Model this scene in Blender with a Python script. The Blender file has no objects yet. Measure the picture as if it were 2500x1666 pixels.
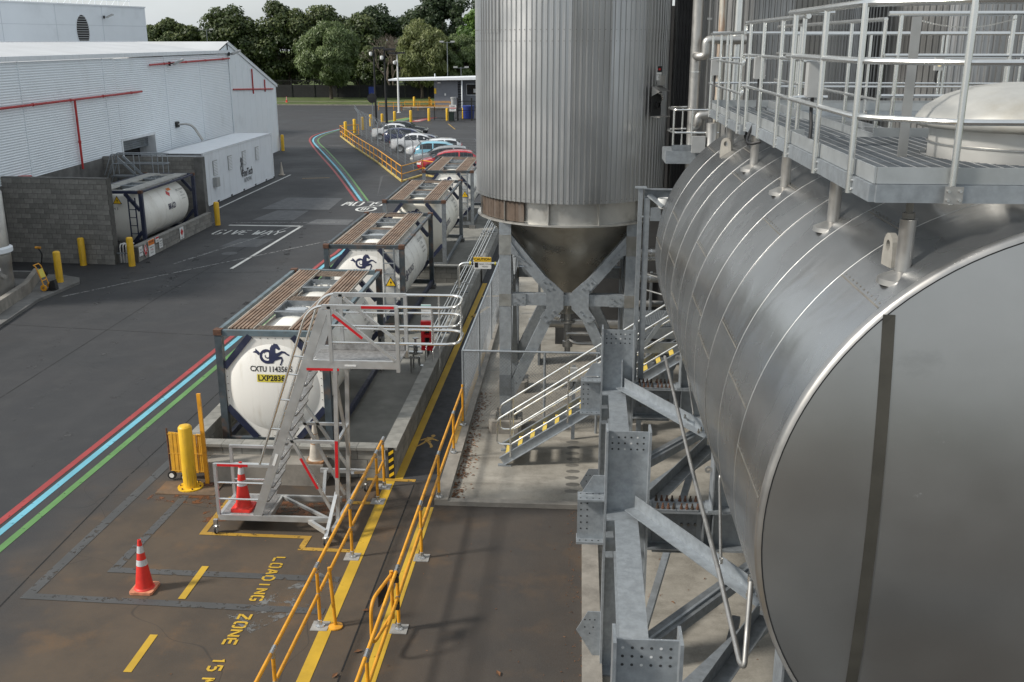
import bpy, bmesh, math, random
from mathutils import Vector, Matrix, noise
from math import sin, cos, pi, radians, sqrt, atan2
random.seed(7)
S = bpy.context.scene
COL = S.collection
# ------------------------------------------------------------------ camera
cam_data = bpy.data.cameras.new('camera'); cam = bpy.data.objects.new('camera', cam_data); COL.objects.link(cam)
cam.location = (0, 0, 8.6); cam.rotation_euler = (radians(90 - 16.68), 0, 0.066)
cam_data.sensor_width = 36.0; cam_data.lens = 36.0 * 2445 / 2500; cam_data.clip_end = 2000; cam_data.clip_start = 0.1
S.camera = cam
# ------------------------------------------------------------------ sky and sun
SUN_EL = radians(38); SUN_AZ = atan2(-0.943, -0.332)      # direction towards the sun: left, slightly behind
w = bpy.data.worlds.new('World'); S.world = w; w.use_nodes = True
nt = w.node_tree; nt.nodes.clear()
o_ = nt.nodes.new('ShaderNodeOutputWorld'); bg = nt.nodes.new('ShaderNodeBackground')
sky = nt.nodes.new('ShaderNodeTexSky'); sky.sky_type = 'NISHITA'; sky.sun_disc = False
sky.sun_elevation = SUN_EL; sky.sun_rotation = SUN_AZ; sky.air_density = 1.0; sky.dust_density = 2.0; sky.ozone_density = 1.0
tc = nt.nodes.new('ShaderNodeTexCoord'); mp = nt.nodes.new('ShaderNodeMapping'); mp.inputs['Scale'].default_value = (1, 1, 2.6)
nz = nt.nodes.new('ShaderNodeTexNoise'); nz.inputs['Scale'].default_value = 2.1; nz.inputs['Detail'].default_value = 7; nz.inputs['Roughness'].default_value = .58
cr = nt.nodes.new('ShaderNodeValToRGB'); cr.color_ramp.elements[0].position = .30; cr.color_ramp.elements[1].position = .58
cr.color_ramp.elements[0].color = (.62, .62, .62, 1); cr.color_ramp.elements[1].color = (.95, .95, .95, 1)
nz2 = nt.nodes.new('ShaderNodeTexNoise'); nz2.inputs['Scale'].default_value = 1.3; nz2.inputs['Detail'].default_value = 6
cr2 = nt.nodes.new('ShaderNodeValToRGB'); cr2.color_ramp.elements[0].position = .33; cr2.color_ramp.elements[1].position = .68
cr2.color_ramp.elements[0].color = (3.0, 3.35, 3.65, 1); cr2.color_ramp.elements[1].color = (5.3, 5.55, 5.65, 1)
mx = nt.nodes.new('ShaderNodeMix'); mx.data_type = 'RGBA'
nt.links.new(tc.outputs['Generated'], mp.inputs['Vector']); nt.links.new(mp.outputs[0], nz.inputs['Vector']); nt.links.new(mp.outputs[0], nz2.inputs['Vector'])
nt.links.new(nz.outputs['Fac'], cr.inputs[0]); nt.links.new(nz2.outputs['Fac'], cr2.inputs[0])
nt.links.new(cr.outputs['Color'], mx.inputs[0]); nt.links.new(sky.outputs[0], mx.inputs[6]); nt.links.new(cr2.outputs['Color'], mx.inputs[7])
nt.links.new(mx.outputs[2], bg.inputs['Color']); bg.inputs['Strength'].default_value = 0.1
nt.links.new(bg.outputs[0], o_.inputs['Surface'])
sd = bpy.data.lights.new('sun', 'SUN'); sd.energy = 2.5; sd.angle = radians(7.0); sd.color = (1.0, .95, .87)
so = bpy.data.objects.new('sun', sd); COL.objects.link(so)
sv = Vector((cos(SUN_EL) * -0.943, cos(SUN_EL) * -0.332, sin(SUN_EL)))
so.rotation_euler = (-sv).to_track_quat('-Z', 'Y').to_euler(); so.location = sv * 60
S.view_settings.view_transform = 'Standard'; S.view_settings.look = 'None'; S.view_settings.exposure = 0.75; S.view_settings.gamma = 1.0
S.render.engine = 'CYCLES'

# ------------------------------------------------------------------ mesh helpers
V = Vector
class MB:
    def __init__(s): s.v = []; s.f = []
    def add(s, vs, fs):
        o = len(s.v); s.v += [tuple(a) for a in vs]; s.f += [tuple(i + o for i in f) for f in fs]; return s
    BF = [(0,3,2,1),(4,5,6,7),(0,1,5,4),(1,2,6,5),(2,3,7,6),(3,0,4,7)]
    def box(s, x0, x1, y0, y1, z0, z1):
        return s.add([(x0,y0,z0),(x1,y0,z0),(x1,y1,z0),(x0,y1,z0),(x0,y0,z1),(x1,y0,z1),(x1,y1,z1),(x0,y1,z1)], MB.BF)
    def obox(s, c, a, b, d):
        c, a, b, d = V(c), V(a), V(b), V(d)
        return s.add([c-a-b-d,c+a-b-d,c+a+b-d,c-a+b-d,c-a-b+d,c+a-b+d,c+a+b+d,c-a+b+d], MB.BF)
    def bar(s, p, q, wd, h, up=(0,0,1), off=(0,0)):
        p, q = V(p), V(q); t = (q - p); L = t.length; t = t / L; u = V(up); sd = t.cross(u)
        if sd.length < 1e-5: sd = t.cross(V((0,1,0)))
        sd.normalize(); u = sd.cross(t)
        c = (p + q) / 2 + sd * off[0] + u * off[1]
        return s.obox(c, t * (L / 2), sd * (wd / 2), u * (h / 2))
    def ibeam(s, p, q, wd, h, tf=.018, tw=.012, up=(0,0,1)):
        s.bar(p, q, wd, tf, up, (0, h/2 - tf/2)); s.bar(p, q, wd, tf, up, (0, -h/2 + tf/2))
        return s.bar(p, q, tw, h - 2*tf, up)
    def angle(s, p, q, a, t=.01, up=(0,0,1), sx=1, sz=1):
        s.bar(p, q, a, t, up, (sx*a/2, 0)); return s.bar(p, q, t, a, up, (sx*t/2, sz*(a/2 + t/2)))
    def tube(s, pts, r, n=8, cap=True, closed=False):
        pts = [V(p) for p in pts]; N = len(pts); rs = r if isinstance(r, (list, tuple)) else [r] * N
        tang = []
        for i in range(N):
            a = pts[i-1] if (i > 0 or closed) else pts[i]; b = pts[(i+1) % N] if (i < N-1 or closed) else pts[i]
            d = b - a; tang.append(d.normalized() if d.length > 1e-9 else V((0,0,1)))
        t0 = tang[0]; ref = V((0,0,1)) if abs(t0.z) < .9 else V((0,1,0))
        nrm = t0.cross(ref).normalized(); o = len(s.v)
        for i in range(N):
            t = tang[i]; nrm = (nrm - t * nrm.dot(t)); nrm = nrm.normalized() if nrm.length > 1e-6 else t.orthogonal().normalized()
            b = t.cross(nrm)
            for k in range(n):
                a = 2*pi*k/n; s.v.append(tuple(pts[i] + (nrm*cos(a) + b*sin(a)) * rs[i]))
        M = N if closed else N - 1
        for i in range(M):
            j = (i+1) % N
            for k in range(n):
                l = (k+1) % n; s.f.append((o+i*n+k, o+i*n+l, o+j*n+l, o+j*n+k))
        if cap and not closed:
            s.f.append(tuple(o+k for k in reversed(range(n)))); s.f.append(tuple(o+(N-1)*n+k for k in range(n)))
        return s
    def cyl(s, p, q, r, r2=None, n=12): return s.tube([p, q], [r, r if r2 is None else r2], n)
    def lathe(s, prof, c=(0,0,0), n=32, a0=0., a1=2*pi, axis='z', cap=False):
        full = abs(a1-a0-2*pi) < 1e-6; m = n if full else n + 1; o = len(s.v); c = V(c)
        for (r, h) in prof:
            for k in range(m):
                a = a0 + (a1-a0)*k/n; x, y = r*cos(a), r*sin(a)
                s.v.append(tuple(c + (V((x,y,h)) if axis == 'z' else V((x,h,y)) if axis == 'y' else V((h,x,y)))))
        for i in range(len(prof)-1):
            for k in range(n):
                l = (k+1) % m; f = (o+i*m+k, o+i*m+l, o+(i+1)*m+l, o+(i+1)*m+k)
                s.f.append(f if axis != 'y' else f[::-1])
        return s
    def prism(s, poly, org, ux, uy, th):
        org, ux, uy = V(org), V(ux), V(uy); n = ux.cross(uy).normalized() * th; o = len(s.v); k = len(poly)
        for (a, b) in poly: s.v.append(tuple(org + ux*a + uy*b))
        for (a, b) in poly: s.v.append(tuple(org + ux*a + uy*b + n))
        s.f.append(tuple(o+i for i in reversed(range(k)))); s.f.append(tuple(o+k+i for i in range(k)))
        for i in range(k):
            j = (i+1) % k; s.f.append((o+i, o+j, o+k+j, o+k+i))
        return s
    def ribbon(s, pts, wd, z):                                    # flat painted stripe along a ground polyline
        o = len(s.v); n = len(pts)
        for i in range(n):
            a = V(pts[max(0,i-1)][:2]); b = V(pts[min(n-1,i+1)][:2]); t = (b-a).normalized(); m = V((-t.y, t.x)); p = V(pts[i][:2])
            s.v.append((p.x+m.x*wd/2, p.y+m.y*wd/2, z)); s.v.append((p.x-m.x*wd/2, p.y-m.y*wd/2, z))
        for i in range(n-1): s.f.append((o+2*i+1, o+2*i+3, o+2*i+2, o+2*i))
        return s
    def quad(s, a, b, c, d): return s.add([a,b,c,d], [(0,1,2,3)])
    def xf(s, M): s.v = [tuple(M @ V(a)) for a in s.v]; return s
    def join(s, o): return s.add(o.v, o.f)
def fillet(pts, r, n=5):
    pts = [V(p) for p in pts]; out = [pts[0]]
    for i in range(1, len(pts)-1):
        a, b, c = pts[i-1], pts[i], pts[i+1]; u = (a-b); v = (c-b); rr = min(r, u.length*.49, v.length*.49); u.normalize(); v.normalize()
        p, q = b+u*rr, b+v*rr
        for k in range(n+1):
            t = k/n; out.append(p*(1-t)**2 + b*2*t*(1-t) + q*t*t)
    out.append(pts[-1]); return out
def smoothpath(pts, n=6):
    pts = [V(p) for p in pts]; P = [pts[0]*2-pts[1]] + pts + [pts[-1]*2-pts[-2]]; out = []
    for i in range(1, len(P)-2):
        for k in range(n):
            t = k/n; a, b, c, d = P[i-1], P[i], P[i+1], P[i+2]
            out.append(.5*((2*b) + (c-a)*t + (2*a-5*b+4*c-d)*t*t + (3*b-a-3*c+d)*t**3))
    out.append(pts[-1]); return out
OFF = {}
def mesh(name, mb, mat, sm=35):
    me = bpy.data.meshes.new(name); me.from_pydata(mb.v, [], mb.f); me.update()
    if mat: me.materials.append(mat)
    if sm:
        me.polygons.foreach_set('use_smooth', [True]*len(me.polygons)); me.set_sharp_from_angle(angle=radians(sm))
    return me
def obj(name, mb, mat, parent=None, sm=35, label=None, kind=None):
    off = OFF.get(parent.name, None) if parent else None
    if off: mb.v = [(a-off[0], b-off[1], c-off[2]) for a, b, c in mb.v]
    o = bpy.data.objects.new(name, mesh(name, mb, mat, sm)); COL.objects.link(o)
    if parent:
        o.parent = parent
        if off: OFF[o.name] = off
    if label: o['label'] = label
    if kind: o['kind'] = kind
    return o
def inst(name, me, parent, loc, rz=0., scl=None, kind=None):
    o = bpy.data.objects.new(name, me); COL.objects.link(o); off = OFF.get(parent.name, (0,0,0))
    o.parent = parent; o.location = V(loc) - V(off); o.rotation_euler = (0, 0, rz)
    if scl: o.scale = scl
    return o
def tag(o, label, cat, group=None):
    o['label'] = label; o['category'] = cat
    if group: o['group'] = group
    return o
def thing(name, label, cat, loc=(0,0,0), rz=0., group=None, world=False):
    o = bpy.data.objects.new(name, None); COL.objects.link(o); o.empty_display_size = .2
    o.location = loc; o.rotation_euler = (0,0,rz)
    if world: OFF[o.name] = tuple(loc)
    return tag(o, label, cat, group)
def copy_tree(root, loc=None, rz=None, label=None, parent=None):
    c = root.copy(); COL.objects.link(c); c.parent = parent
    if loc is not None: c.location = loc
    if rz is not None: c.rotation_euler = (0,0,rz)
    if label: c['label'] = label
    for ch in list(root.children): copy_tree(ch, parent=c)
    return c
def struct(name, mb, mat, sm=0):
    o = obj(name, mb, mat, None, sm); o['kind'] = 'structure'; return o

# ------------------------------------------------------------------ materials
def N(nt, t, **k):
    n = nt.nodes.new(t)
    for a, b in k.items():
        if a in n.inputs: n.inputs[a].default_value = b
        else: setattr(n, a, b)
    return n
def c4(c): return (c[0], c[1], c[2], 1)
def mixc(nt, f, a, b, mode='MIX'):
    m = nt.nodes.new('ShaderNodeMix'); m.data_type = 'RGBA'; m.blend_type = mode
    for i, x in ((0, f), (6, a), (7, b)):
        if isinstance(x, (int, float)): m.inputs[i].default_value = x
        elif isinstance(x, (tuple, list)): m.inputs[i].default_value = c4(x)
        else: nt.links.new(x, m.inputs[i])
    return m.outputs[2]
def ramp(nt, src, a, b, va=0., vb=1.):
    r = nt.nodes.new('ShaderNodeMapRange'); r.interpolation_type = 'SMOOTHSTEP'
    r.inputs[1].default_value = a; r.inputs[2].default_value = b; r.inputs[3].default_value = va; r.inputs[4].default_value = vb
    nt.links.new(src, r.inputs[0]); return r.outputs[0]
def mul(nt, a, b, op='MULTIPLY'):
    m = nt.nodes.new('ShaderNodeMath'); m.operation = op
    for i, x in ((0,a),(1,b)):
        if isinstance(x, (int,float)): m.inputs[i].default_value = x
        else: nt.links.new(x, m.inputs[i])
    return m.outputs[0]
def noi(nt, vec, sc, det=5, rough=.55, dist=0.):
    n = N(nt, 'ShaderNodeTexNoise'); n.inputs['Scale'].default_value = sc; n.inputs['Detail'].default_value = det
    n.inputs['Roughness'].default_value = rough; n.inputs['Distortion'].default_value = dist; nt.links.new(vec, n.inputs['Vector']); return n.outputs['Fac']
def mapping(nt, vec, scl=(1,1,1), loc=(0,0,0)):
    m = N(nt, 'ShaderNodeMapping'); m.inputs['Scale'].default_value = scl; m.inputs['Location'].default_value = loc; nt.links.new(vec, m.inputs['Vector']); return m.outputs[0]
MATS = {}
def new(name):
    m = bpy.data.materials.new(name); m.use_nodes = True; t = m.node_tree; b = t.nodes['Principled BSDF']
    tcn = t.nodes.new('ShaderNodeTexCoord'); MATS[name] = m
    return m, t, b, tcn.outputs['Object']
def mat(name, col, rough=.6, metal=0., var=.12, vs=2.5, dirt=None, damt=.5, ds=1.2, dlo=.5, dhi=.72, streak=False, bump=0., bs=60., rv=.08, orand=0., spec=.5, stretch=None):
    m, t, b, P = new(name)
    if stretch: P = mapping(t, P, stretch)
    f = noi(t, P, vs, 6, .6)
    lo = tuple(c*(1-var) for c in col); hi = tuple(min(1, c*(1+var)) for c in col)
    c = mixc(t, ramp(t, f, .3, .7), lo, hi)
    if dirt:
        Q = mapping(t, P, (6, 6, .45)) if streak else P
        d = mul(t, ramp(t, noi(t, Q, ds, 7, .62), dlo, dhi), damt); c = mixc(t, d, c, dirt)
    if orand:
        oi = N(t, 'ShaderNodeObjectInfo'); h = N(t, 'ShaderNodeHueSaturation'); t.links.new(c, h.inputs['Color'])
        t.links.new(ramp(t, oi.outputs['Random'], 0, 1, 1-orand, 1+orand), h.inputs['Value']); c = h.outputs[0]
    t.links.new(c, b.inputs['Base Color']); b.inputs['Metallic'].default_value = metal; b.inputs['Specular IOR Level'].default_value = spec
    t.links.new(ramp(t, noi(t, P, vs*2.3, 4), .3, .7, max(.02, rough-rv), min(1, rough+rv)), b.inputs['Roughness'])
    if bump:
        bp = N(t, 'ShaderNodeBump'); bp.inputs['Strength'].default_value = bump; bp.inputs['Distance'].default_value = .02
        t.links.new(noi(t, P, bs, 3), bp.inputs['Height']); t.links.new(bp.outputs[0], b.inputs['Normal'])
    return m
WHITE = mat('white_paint', (.76,.79,.82), .5, 0, .03, .7, (.42,.42,.40), .30, .9, .5, .75, True)
CLADW = mat('white_corrugated_cladding', (.79,.84,.88), .45, 0, .03, .6, (.45,.47,.49), .25, .6, .52, .75)
TANKW = mat('tank_white', (.80,.78,.72), .38, 0, .03, 1.2, (.42,.37,.28), .32, .8, .5, .74)
TANKY = mat('tank_cream', (.72,.69,.60), .42, 0, .05, 1.2, (.33,.26,.16), .55, .9, .48, .7)
TANKP = mat('tank_end_panel', (.82,.80,.75), .42, 0, .03, .8, (.46,.40,.30), .34, 1.3, .50, .72, True)
NAVY = mat('navy_frame_paint', (.022,.028,.060), .45, 0, .2, 3, (.10,.10,.10), .4, 3)
FRAME = mat('weathered_blue_grey_frame', (.048,.062,.072), .55, 0, .3, 3, (.13,.075,.045), .65, 2.2, .5, .66)
FRAMEL = mat('pale_blue_frame_paint', (.115,.155,.175), .55, 0, .2, 3, (.15,.10,.07), .5, 2.5)
BROWN = mat('rusty_brown_walkway', (.215,.145,.10), .7, 0, .3, 2.2, (.42,.36,.30), .45, 3.5)
BRGRID = mat('brown_grating', (.20,.155,.12), .7, 0, .3, 5)
RUSTY = mat('rust', (.105,.050,.030), .8, 0, .35, 9)
GALV = mat('galvanised_steel', (.315,.342,.365), .46, .55, .13, 11, (.45,.47,.475), .28, 1.1, .45, .72, bump=.02, bs=30, orand=.09)
GALVD = mat('galvanised_steel_dull', (.22,.24,.258), .55, .5, .16, 9, (.14,.14,.13), .4, 1.3, .45, .7)
STAIN = mat('grimy_steel_stain', (.17,.16,.14), .6, .3, .2, 5)
ALU = mat('aluminium', (.58,.585,.58), .4, .7, .06, 3, (.36,.36,.35), .3, 2.5)
STEEL = mat('stainless_tube', (.74,.74,.72), .24, .92, .03, 3, rv=.03)
STEELD = mat('stainless_dull', (.46,.45,.43), .42, .85, .10, 3, (.25,.23,.2), .3, 1.5)
SKIRT = mat('stainless_skirt', (.50,.49,.46), .45, .75, .08, 2, (.16,.135,.11), .6, 1.1, .52, .70)
CONE_M = mat('hopper_stainless', (.36,.345,.31), .34, .9, .12, 1.1, (.16,.15,.13), .45, 1.0)
YEL = mat('yellow_handrail_paint', (.66,.30,.018), .45, 0, .12, 3, (.30,.13,.03), .55, 5, .52, .68, orand=.06)
YELB = mat('yellow_bollard_paint', (.70,.42,.022), .45, 0, .10, 2, (.28,.16,.04), .6, 4, .52, .68, True)
YELL = mat('yellow_barrier_panel', (.68,.37,.035), .5, 0, .12, 4, (.3,.17,.06), .4, 5)
CONC = mat('concrete_kerb', (.255,.235,.205), .85, 0, .16, 3, (.09,.08,.07), .6, 1.6, .45, .72, bump=.15, bs=90)
CONCD = mat('concrete_dark', (.155,.152,.145), .88, 0, .2, 1.4, (.05,.05,.045), .6, .8, .42, .7, bump=.15, bs=80)
BLOCK = mat('concrete_block', (.205,.198,.182), .9, 0, .14, 5, (.075,.072,.066), .6, .9, .46, .72, bump=.2, bs=120, orand=.16)
BLOCKL = mat('concrete_block_pale', (.225,.22,.20), .9, 0, .14, 5, (.09,.085,.075), .55, 1.2, .46, .72, bump=.2, bs=120, orand=.14)
MORTAR = mat('mortar', (.085,.082,.075), .95, 0, .2, 8)
BLACK = mat('black_plastic', (.012,.012,.013), .5, 0, .2, 5)
BLKFEN = mat('black_fence', (.012,.012,.012), .7, 0, .3, 1)
RUBBER = mat('rubber', (.018,.018,.018), .8, 0, .2, 8)
DARKG = mat('dark_recess', (.02,.02,.02), .8, 0, .2, 3)
CHROME = mat('zinc_fitting', (.58,.58,.57), .28, .9, .08, 12)
ORANGE = mat('cone_orange', (.66,.028,.018), .55, 0, .10, 5, (.30,.05,.03), .5, 5, .5, .66)
CONEB = mat('cone_base', (.50,.20,.11), .75, 0, .25, 9)
REFL = mat('reflective_band', (.55,.56,.57), .4, .1, .12, 14, (.25,.24,.23), .5, 14, .55, .65)
CONEG = mat('faded_cone', (.46,.42,.36), .7, 0, .12, 6, (.28,.20,.12), .55, 3)
CONEGB = mat('faded_cone_base', (.30,.16,.08), .8, 0, .25, 9)
REDP = mat('red_paint', (.55,.012,.018), .42, 0, .1, 5)
REDPIPE = mat('red_pipe_paint', (.42,.025,.025), .5, 0, .12, 4)
BLUEBIN = mat('blue_plastic', (.012,.035,.22), .45, 0, .1, 4)
BINGR = mat('bin_green', (.016,.028,.022), .5, 0, .1, 4)
GREYB = mat('grey_enclosure', (.36,.365,.36), .5, .1, .05, 5)
GLASS = mat('dark_window_glass', (.012,.015,.018), .06, 0, .1, 3, spec=.8)
GWALL = mat('gatehouse_grey_render', (.20,.21,.235), .75, 0, .06, 1.2)
SIGNW = mat('sign_white', (.72,.72,.70), .5, 0, .03, 5)
SIGNR = mat('sign_red', (.50,.018,.02), .45, 0, .05, 5)
SIGNY = mat('sign_yellow', (.80,.50,.02), .45, 0, .05, 5)
SIGNO = mat('sign_orange', (.72,.20,.03), .5, 0, .1, 5)
SIGNB = mat('sign_blue', (.02,.05,.30), .5, 0, .05, 5)
INK = mat('black_ink', (.012,.012,.014), .5, 0, .1, 5)
INKN = mat('navy_ink', (.010,.014,.055), .5, 0, .1, 5)
PLATE = mat('plate_yellow', (.62,.52,.06), .5, 0, .06, 6)
TRIM = mat('seam_bright_steel', (.50,.50,.49), .42, .9, .05, 6)
LAMPH = mat('lamp_glass', (.8,.8,.75), .1, 0, .05, 5)
TAILL = mat('tail_lamp', (.35,.01,.012), .2, 0, .1, 5)
BARK = mat('bark', (.075,.06,.045), .9, 0, .3, 6, bump=.4, bs=20)
BARKG = mat('bare_twig', (.15,.125,.10), .9, 0, .2, 6)
LEAFL = mat('dry_leaf', (.17,.075,.03), .8, 0, .35, 9)
OLDW = mat('old_white_walkway', (.40,.395,.37), .6, 0, .15, 4, (.2,.19,.17), .5, 3)

def clad_metal(name, base, rough, sv, wav, orand=.10, axis='z', sm=.4, rn=.1):
    # worn stainless or aluminium sheet: faint brushed streaks, slightly wavy reflections, dull smudges
    m, t, b, P = new(name)
    st = mapping(t, P, {'z': (14,14,.35), 'y': (.9,.9,.9), 'x': (1,1,1)}[axis])
    f = noi(t, st, 1.0, 6, .65); g = noi(t, P, .55, 4, .5)
    c = mixc(t, ramp(t, f, .3, .7), tuple(x*(1-sv) for x in base), tuple(x*(1+sv) for x in base))
    c = mixc(t, mul(t, ramp(t, g, .45, .75), sm), c, tuple(x*.62 for x in base))
    oi = N(t, 'ShaderNodeObjectInfo'); h = N(t, 'ShaderNodeHueSaturation'); t.links.new(c, h.inputs['Color'])
    t.links.new(ramp(t, oi.outputs['Random'], 0, 1, 1-orand, 1+orand), h.inputs['Value'])
    t.links.new(h.outputs[0], b.inputs['Base Color']); b.inputs['Metallic'].default_value = .92
    t.links.new(ramp(t, noi(t, P, .9, 3, .5), .3, .7, rough-rn, rough+rn), b.inputs['Roughness'])
    if axis != 'z':    # scuffs, scratches and dull handling marks
        sc_ = mul(t, ramp(t, noi(t, mapping(t, P, (2.2,9.,2.2)), 2.2, 9, .75), .665, .70), .55); sc2 = mul(t, ramp(t, noi(t, mapping(t, P, (.6,2.4,1.3), (3,1,7)), 1.1, 7, .7), .58, .68), .35)
        mm = mixc(t, sc_, h.outputs[0], (.66,.66,.65)); mm = mixc(t, sc2, mm, tuple(x*.72 for x in base)); t.links.new(mm, b.inputs['Base Color'])
        rr_ = b.inputs['Roughness'].links[0].from_socket; t.links.new(mul(t, rr_, mul(t, sc_, .25), 'ADD'), b.inputs['Roughness'])
    bp = N(t, 'ShaderNodeBump'); bp.inputs['Strength'].default_value = wav; bp.inputs['Distance'].default_value = .05
    t.links.new(noi(t, P, 1.6, 2, .4, .6), bp.inputs['Height'])
    bp2 = N(t, 'ShaderNodeBump'); bp2.inputs['Strength'].default_value = .02; bp2.inputs['Distance'].default_value = .01
    t.links.new(noi(t, mapping(t, P, (40,40,40)), 1.0, 3), bp2.inputs['Height']); t.links.new(bp.outputs[0], bp2.inputs['Normal'])
    t.links.new(bp2.outputs[0], b.inputs['Normal']); return m
SILO = clad_metal('silo_cladding', (.46,.463,.46), .44, .06, .03, .02, sm=.10)
SILO2 = clad_metal('darker_silo_cladding', (.34,.337,.33), .42, .12, .06, .06, sm=.3)  # darker, duller base colour than the nearest silo
BIGT = clad_metal('tank_cladding', (.43,.435,.435), .25, .05, .24, .03, 'y', sm=.35, rn=.05)
FACE = clad_metal('tank_end_brushed', (.41,.405,.392), .33, .04, .03, .0, 'x', sm=.22, rn=.05)

def paint(name, col, wear=.5, wsc=7., rough=.6, aniso=(1,1,1)):
    m, t, b, P = new(name); P = mapping(t, P, aniso)
    f = noi(t, P, wsc, 8, .7); g = noi(t, P, 1.1, 5, .6)
    c = mixc(t, ramp(t, g, .3, .72), tuple(x*.72 for x in col), col); t.links.new(c, b.inputs['Base Color'])
    b.inputs['Roughness'].default_value = rough
    tr = N(t, 'ShaderNodeBsdfTransparent'); ms = N(t, 'ShaderNodeMixShader'); o = t.nodes['Material Output']
    t.links.new(ramp(t, mul(t, f, mul(t, g, .35), 'ADD'), .90-wear*.30, 1.0-wear*.30), ms.inputs[0])
    t.links.new(b.outputs[0], ms.inputs[1]); t.links.new(tr.outputs[0], ms.inputs[2]); t.links.new(ms.outputs[0], o.inputs['Surface'])
    return m
P_YEL = paint('paint_yellow', (.58,.36,.025), .28); P_YELF = paint('paint_yellow_faded', (.43,.25,.035), .55)
P_WHT = paint('paint_white', (.66,.66,.63), .35); P_WHTF = paint('paint_white_faded', (.24,.24,.235), .8)
P_RED = paint('paint_red', (.36,.05,.048), .45); P_BLU = paint('paint_light_blue', (.17,.48,.60), .42); P_GRN = paint('paint_green', (.115,.26,.08), .45)
P_GREY = paint('paint_blacked_out_grey', (.076,.076,.075), .6); P_GRNF = paint('paint_green_faded', (.16,.22,.14), .6)
P_STN = paint('pale_spill_stain', (.16,.16,.155), 1.05, 3.); P_RUST = paint('rust_stain', (.16,.06,.02), 1.0, 4.)
# ------------------------------------------------------------------ the ground
def asphalt_mat():
    m, t, b, P = new('asphalt')
    sx = N(t, 'ShaderNodeSeparateXYZ'); t.links.new(P, sx.inputs[0])
    n1 = noi(t, P, .22, 7, .6); n2 = noi(t, P, 1.3, 7, .65); n3 = noi(t, P, 55, 3, .6); n4 = noi(t, P, 160, 2, .5)
    base = mixc(t, ramp(t, n1, .3, .7), (.0205,.0215,.0245), (.031,.0315,.0355))
    base = mixc(t, mul(t, ramp(t, n2, .4, .75), .35), base, (.060,.059,.058))
    # tyre-polished lanes along the road
    ln = noi(t, mapping(t, P, (.9,.035,1)), 1.0, 4, .5); base = mixc(t, mul(t, ramp(t, ln, .48, .7), .45), base, (.040,.040,.043))
    # iron-brown grime of the loading bay
    w1 = mul(t, mul(t, n1, 8.), sx.outputs[0], 'ADD'); w2 = mul(t, mul(t, n2, 3.), sx.outputs[1], 'ADD')
    br = mul(t, ramp(t, w1, -6.5, -3.0), ramp(t, w2, 22.5, 18.0))
    brc = mixc(t, ramp(t, noi(t, P, .8, 7, .65), .3, .7), (.062,.044,.028), (.106,.072,.042))
    br2 = mul(t, br, ramp(t, sx.outputs[0], -3.4, -1.5, .85, .42)); base = mixc(t, br2, base, brc)
    rs = mul(t, mul(t, ramp(t, noi(t, mapping(t, P, (1,1,1), (3,7,0)), .9, 6, .6), .53, .70), br2), .85); base = mixc(t, rs, base, (.135,.078,.036))
    # dark oil blots, pale scuffs
    base = mixc(t, mul(t, ramp(t, noi(t, mapping(t, P, (1,1,1), (9,2,0)), .45, 6, .6), .57, .72), .5), base, (.025,.024,.024))
    base = mixc(t, mul(t, ramp(t, noi(t, mapping(t, P, (1,1,1), (1,5,0)), 2.2, 9, .75), .63, .72), .35), base, (.11,.108,.10))
    base = mixc(t, mul(t, ramp(t, n3, .35, .7), .5), base, mixc(t, n4, (.02,.02,.02), (.11,.108,.10)))
    vo = N(t, 'ShaderNodeTexVoronoi'); vo.feature = 'DISTANCE_TO_EDGE'; vo.inputs['Scale'].default_value = .09
    wp = N(t, 'ShaderNodeVectorMath'); wp.operation = 'ADD'; nn = N(t, 'ShaderNodeTexNoise'); nn.inputs['Scale'].default_value = .35; t.links.new(P, nn.inputs['Vector'])
    ws = N(t, 'ShaderNodeVectorMath'); ws.operation = 'SCALE'; ws.inputs['Scale'].default_value = 3.; t.links.new(nn.outputs['Color'], ws.inputs[0])
    t.links.new(P, wp.inputs[0]); t.links.new(ws.outputs[0], wp.inputs[1]); t.links.new(wp.outputs[0], vo.inputs['Vector'])
    base = mixc(t, mul(t, ramp(t, vo.outputs['Distance'], .0012, .0), .5), base, (.018,.018,.018))
    t.links.new(base, b.inputs['Base Color'])
    t.links.new(ramp(t, n1, .3, .7, .62, .85), b.inputs['Roughness']); b.inputs['Specular IOR Level'].default_value = .4
    bp = N(t, 'ShaderNodeBump'); bp.inputs['Strength'].default_value = .22; bp.inputs['Distance'].default_value = .01
    t.links.new(n3, bp.inputs['Height']); t.links.new(bp.outputs[0], b.inputs['Normal']); return m
ASPH = asphalt_mat()
PATHA = mat('path_asphalt', (.030,.030,.032), .8, 0, .2, 2, (.055,.052,.048), .5, 1.5, bump=.2, bs=60)
PATCH = mat('asphalt_patch', (.095,.097,.10), .8, 0, .15, 2, (.11,.11,.11), .4, 3, bump=.2, bs=60)
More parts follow.
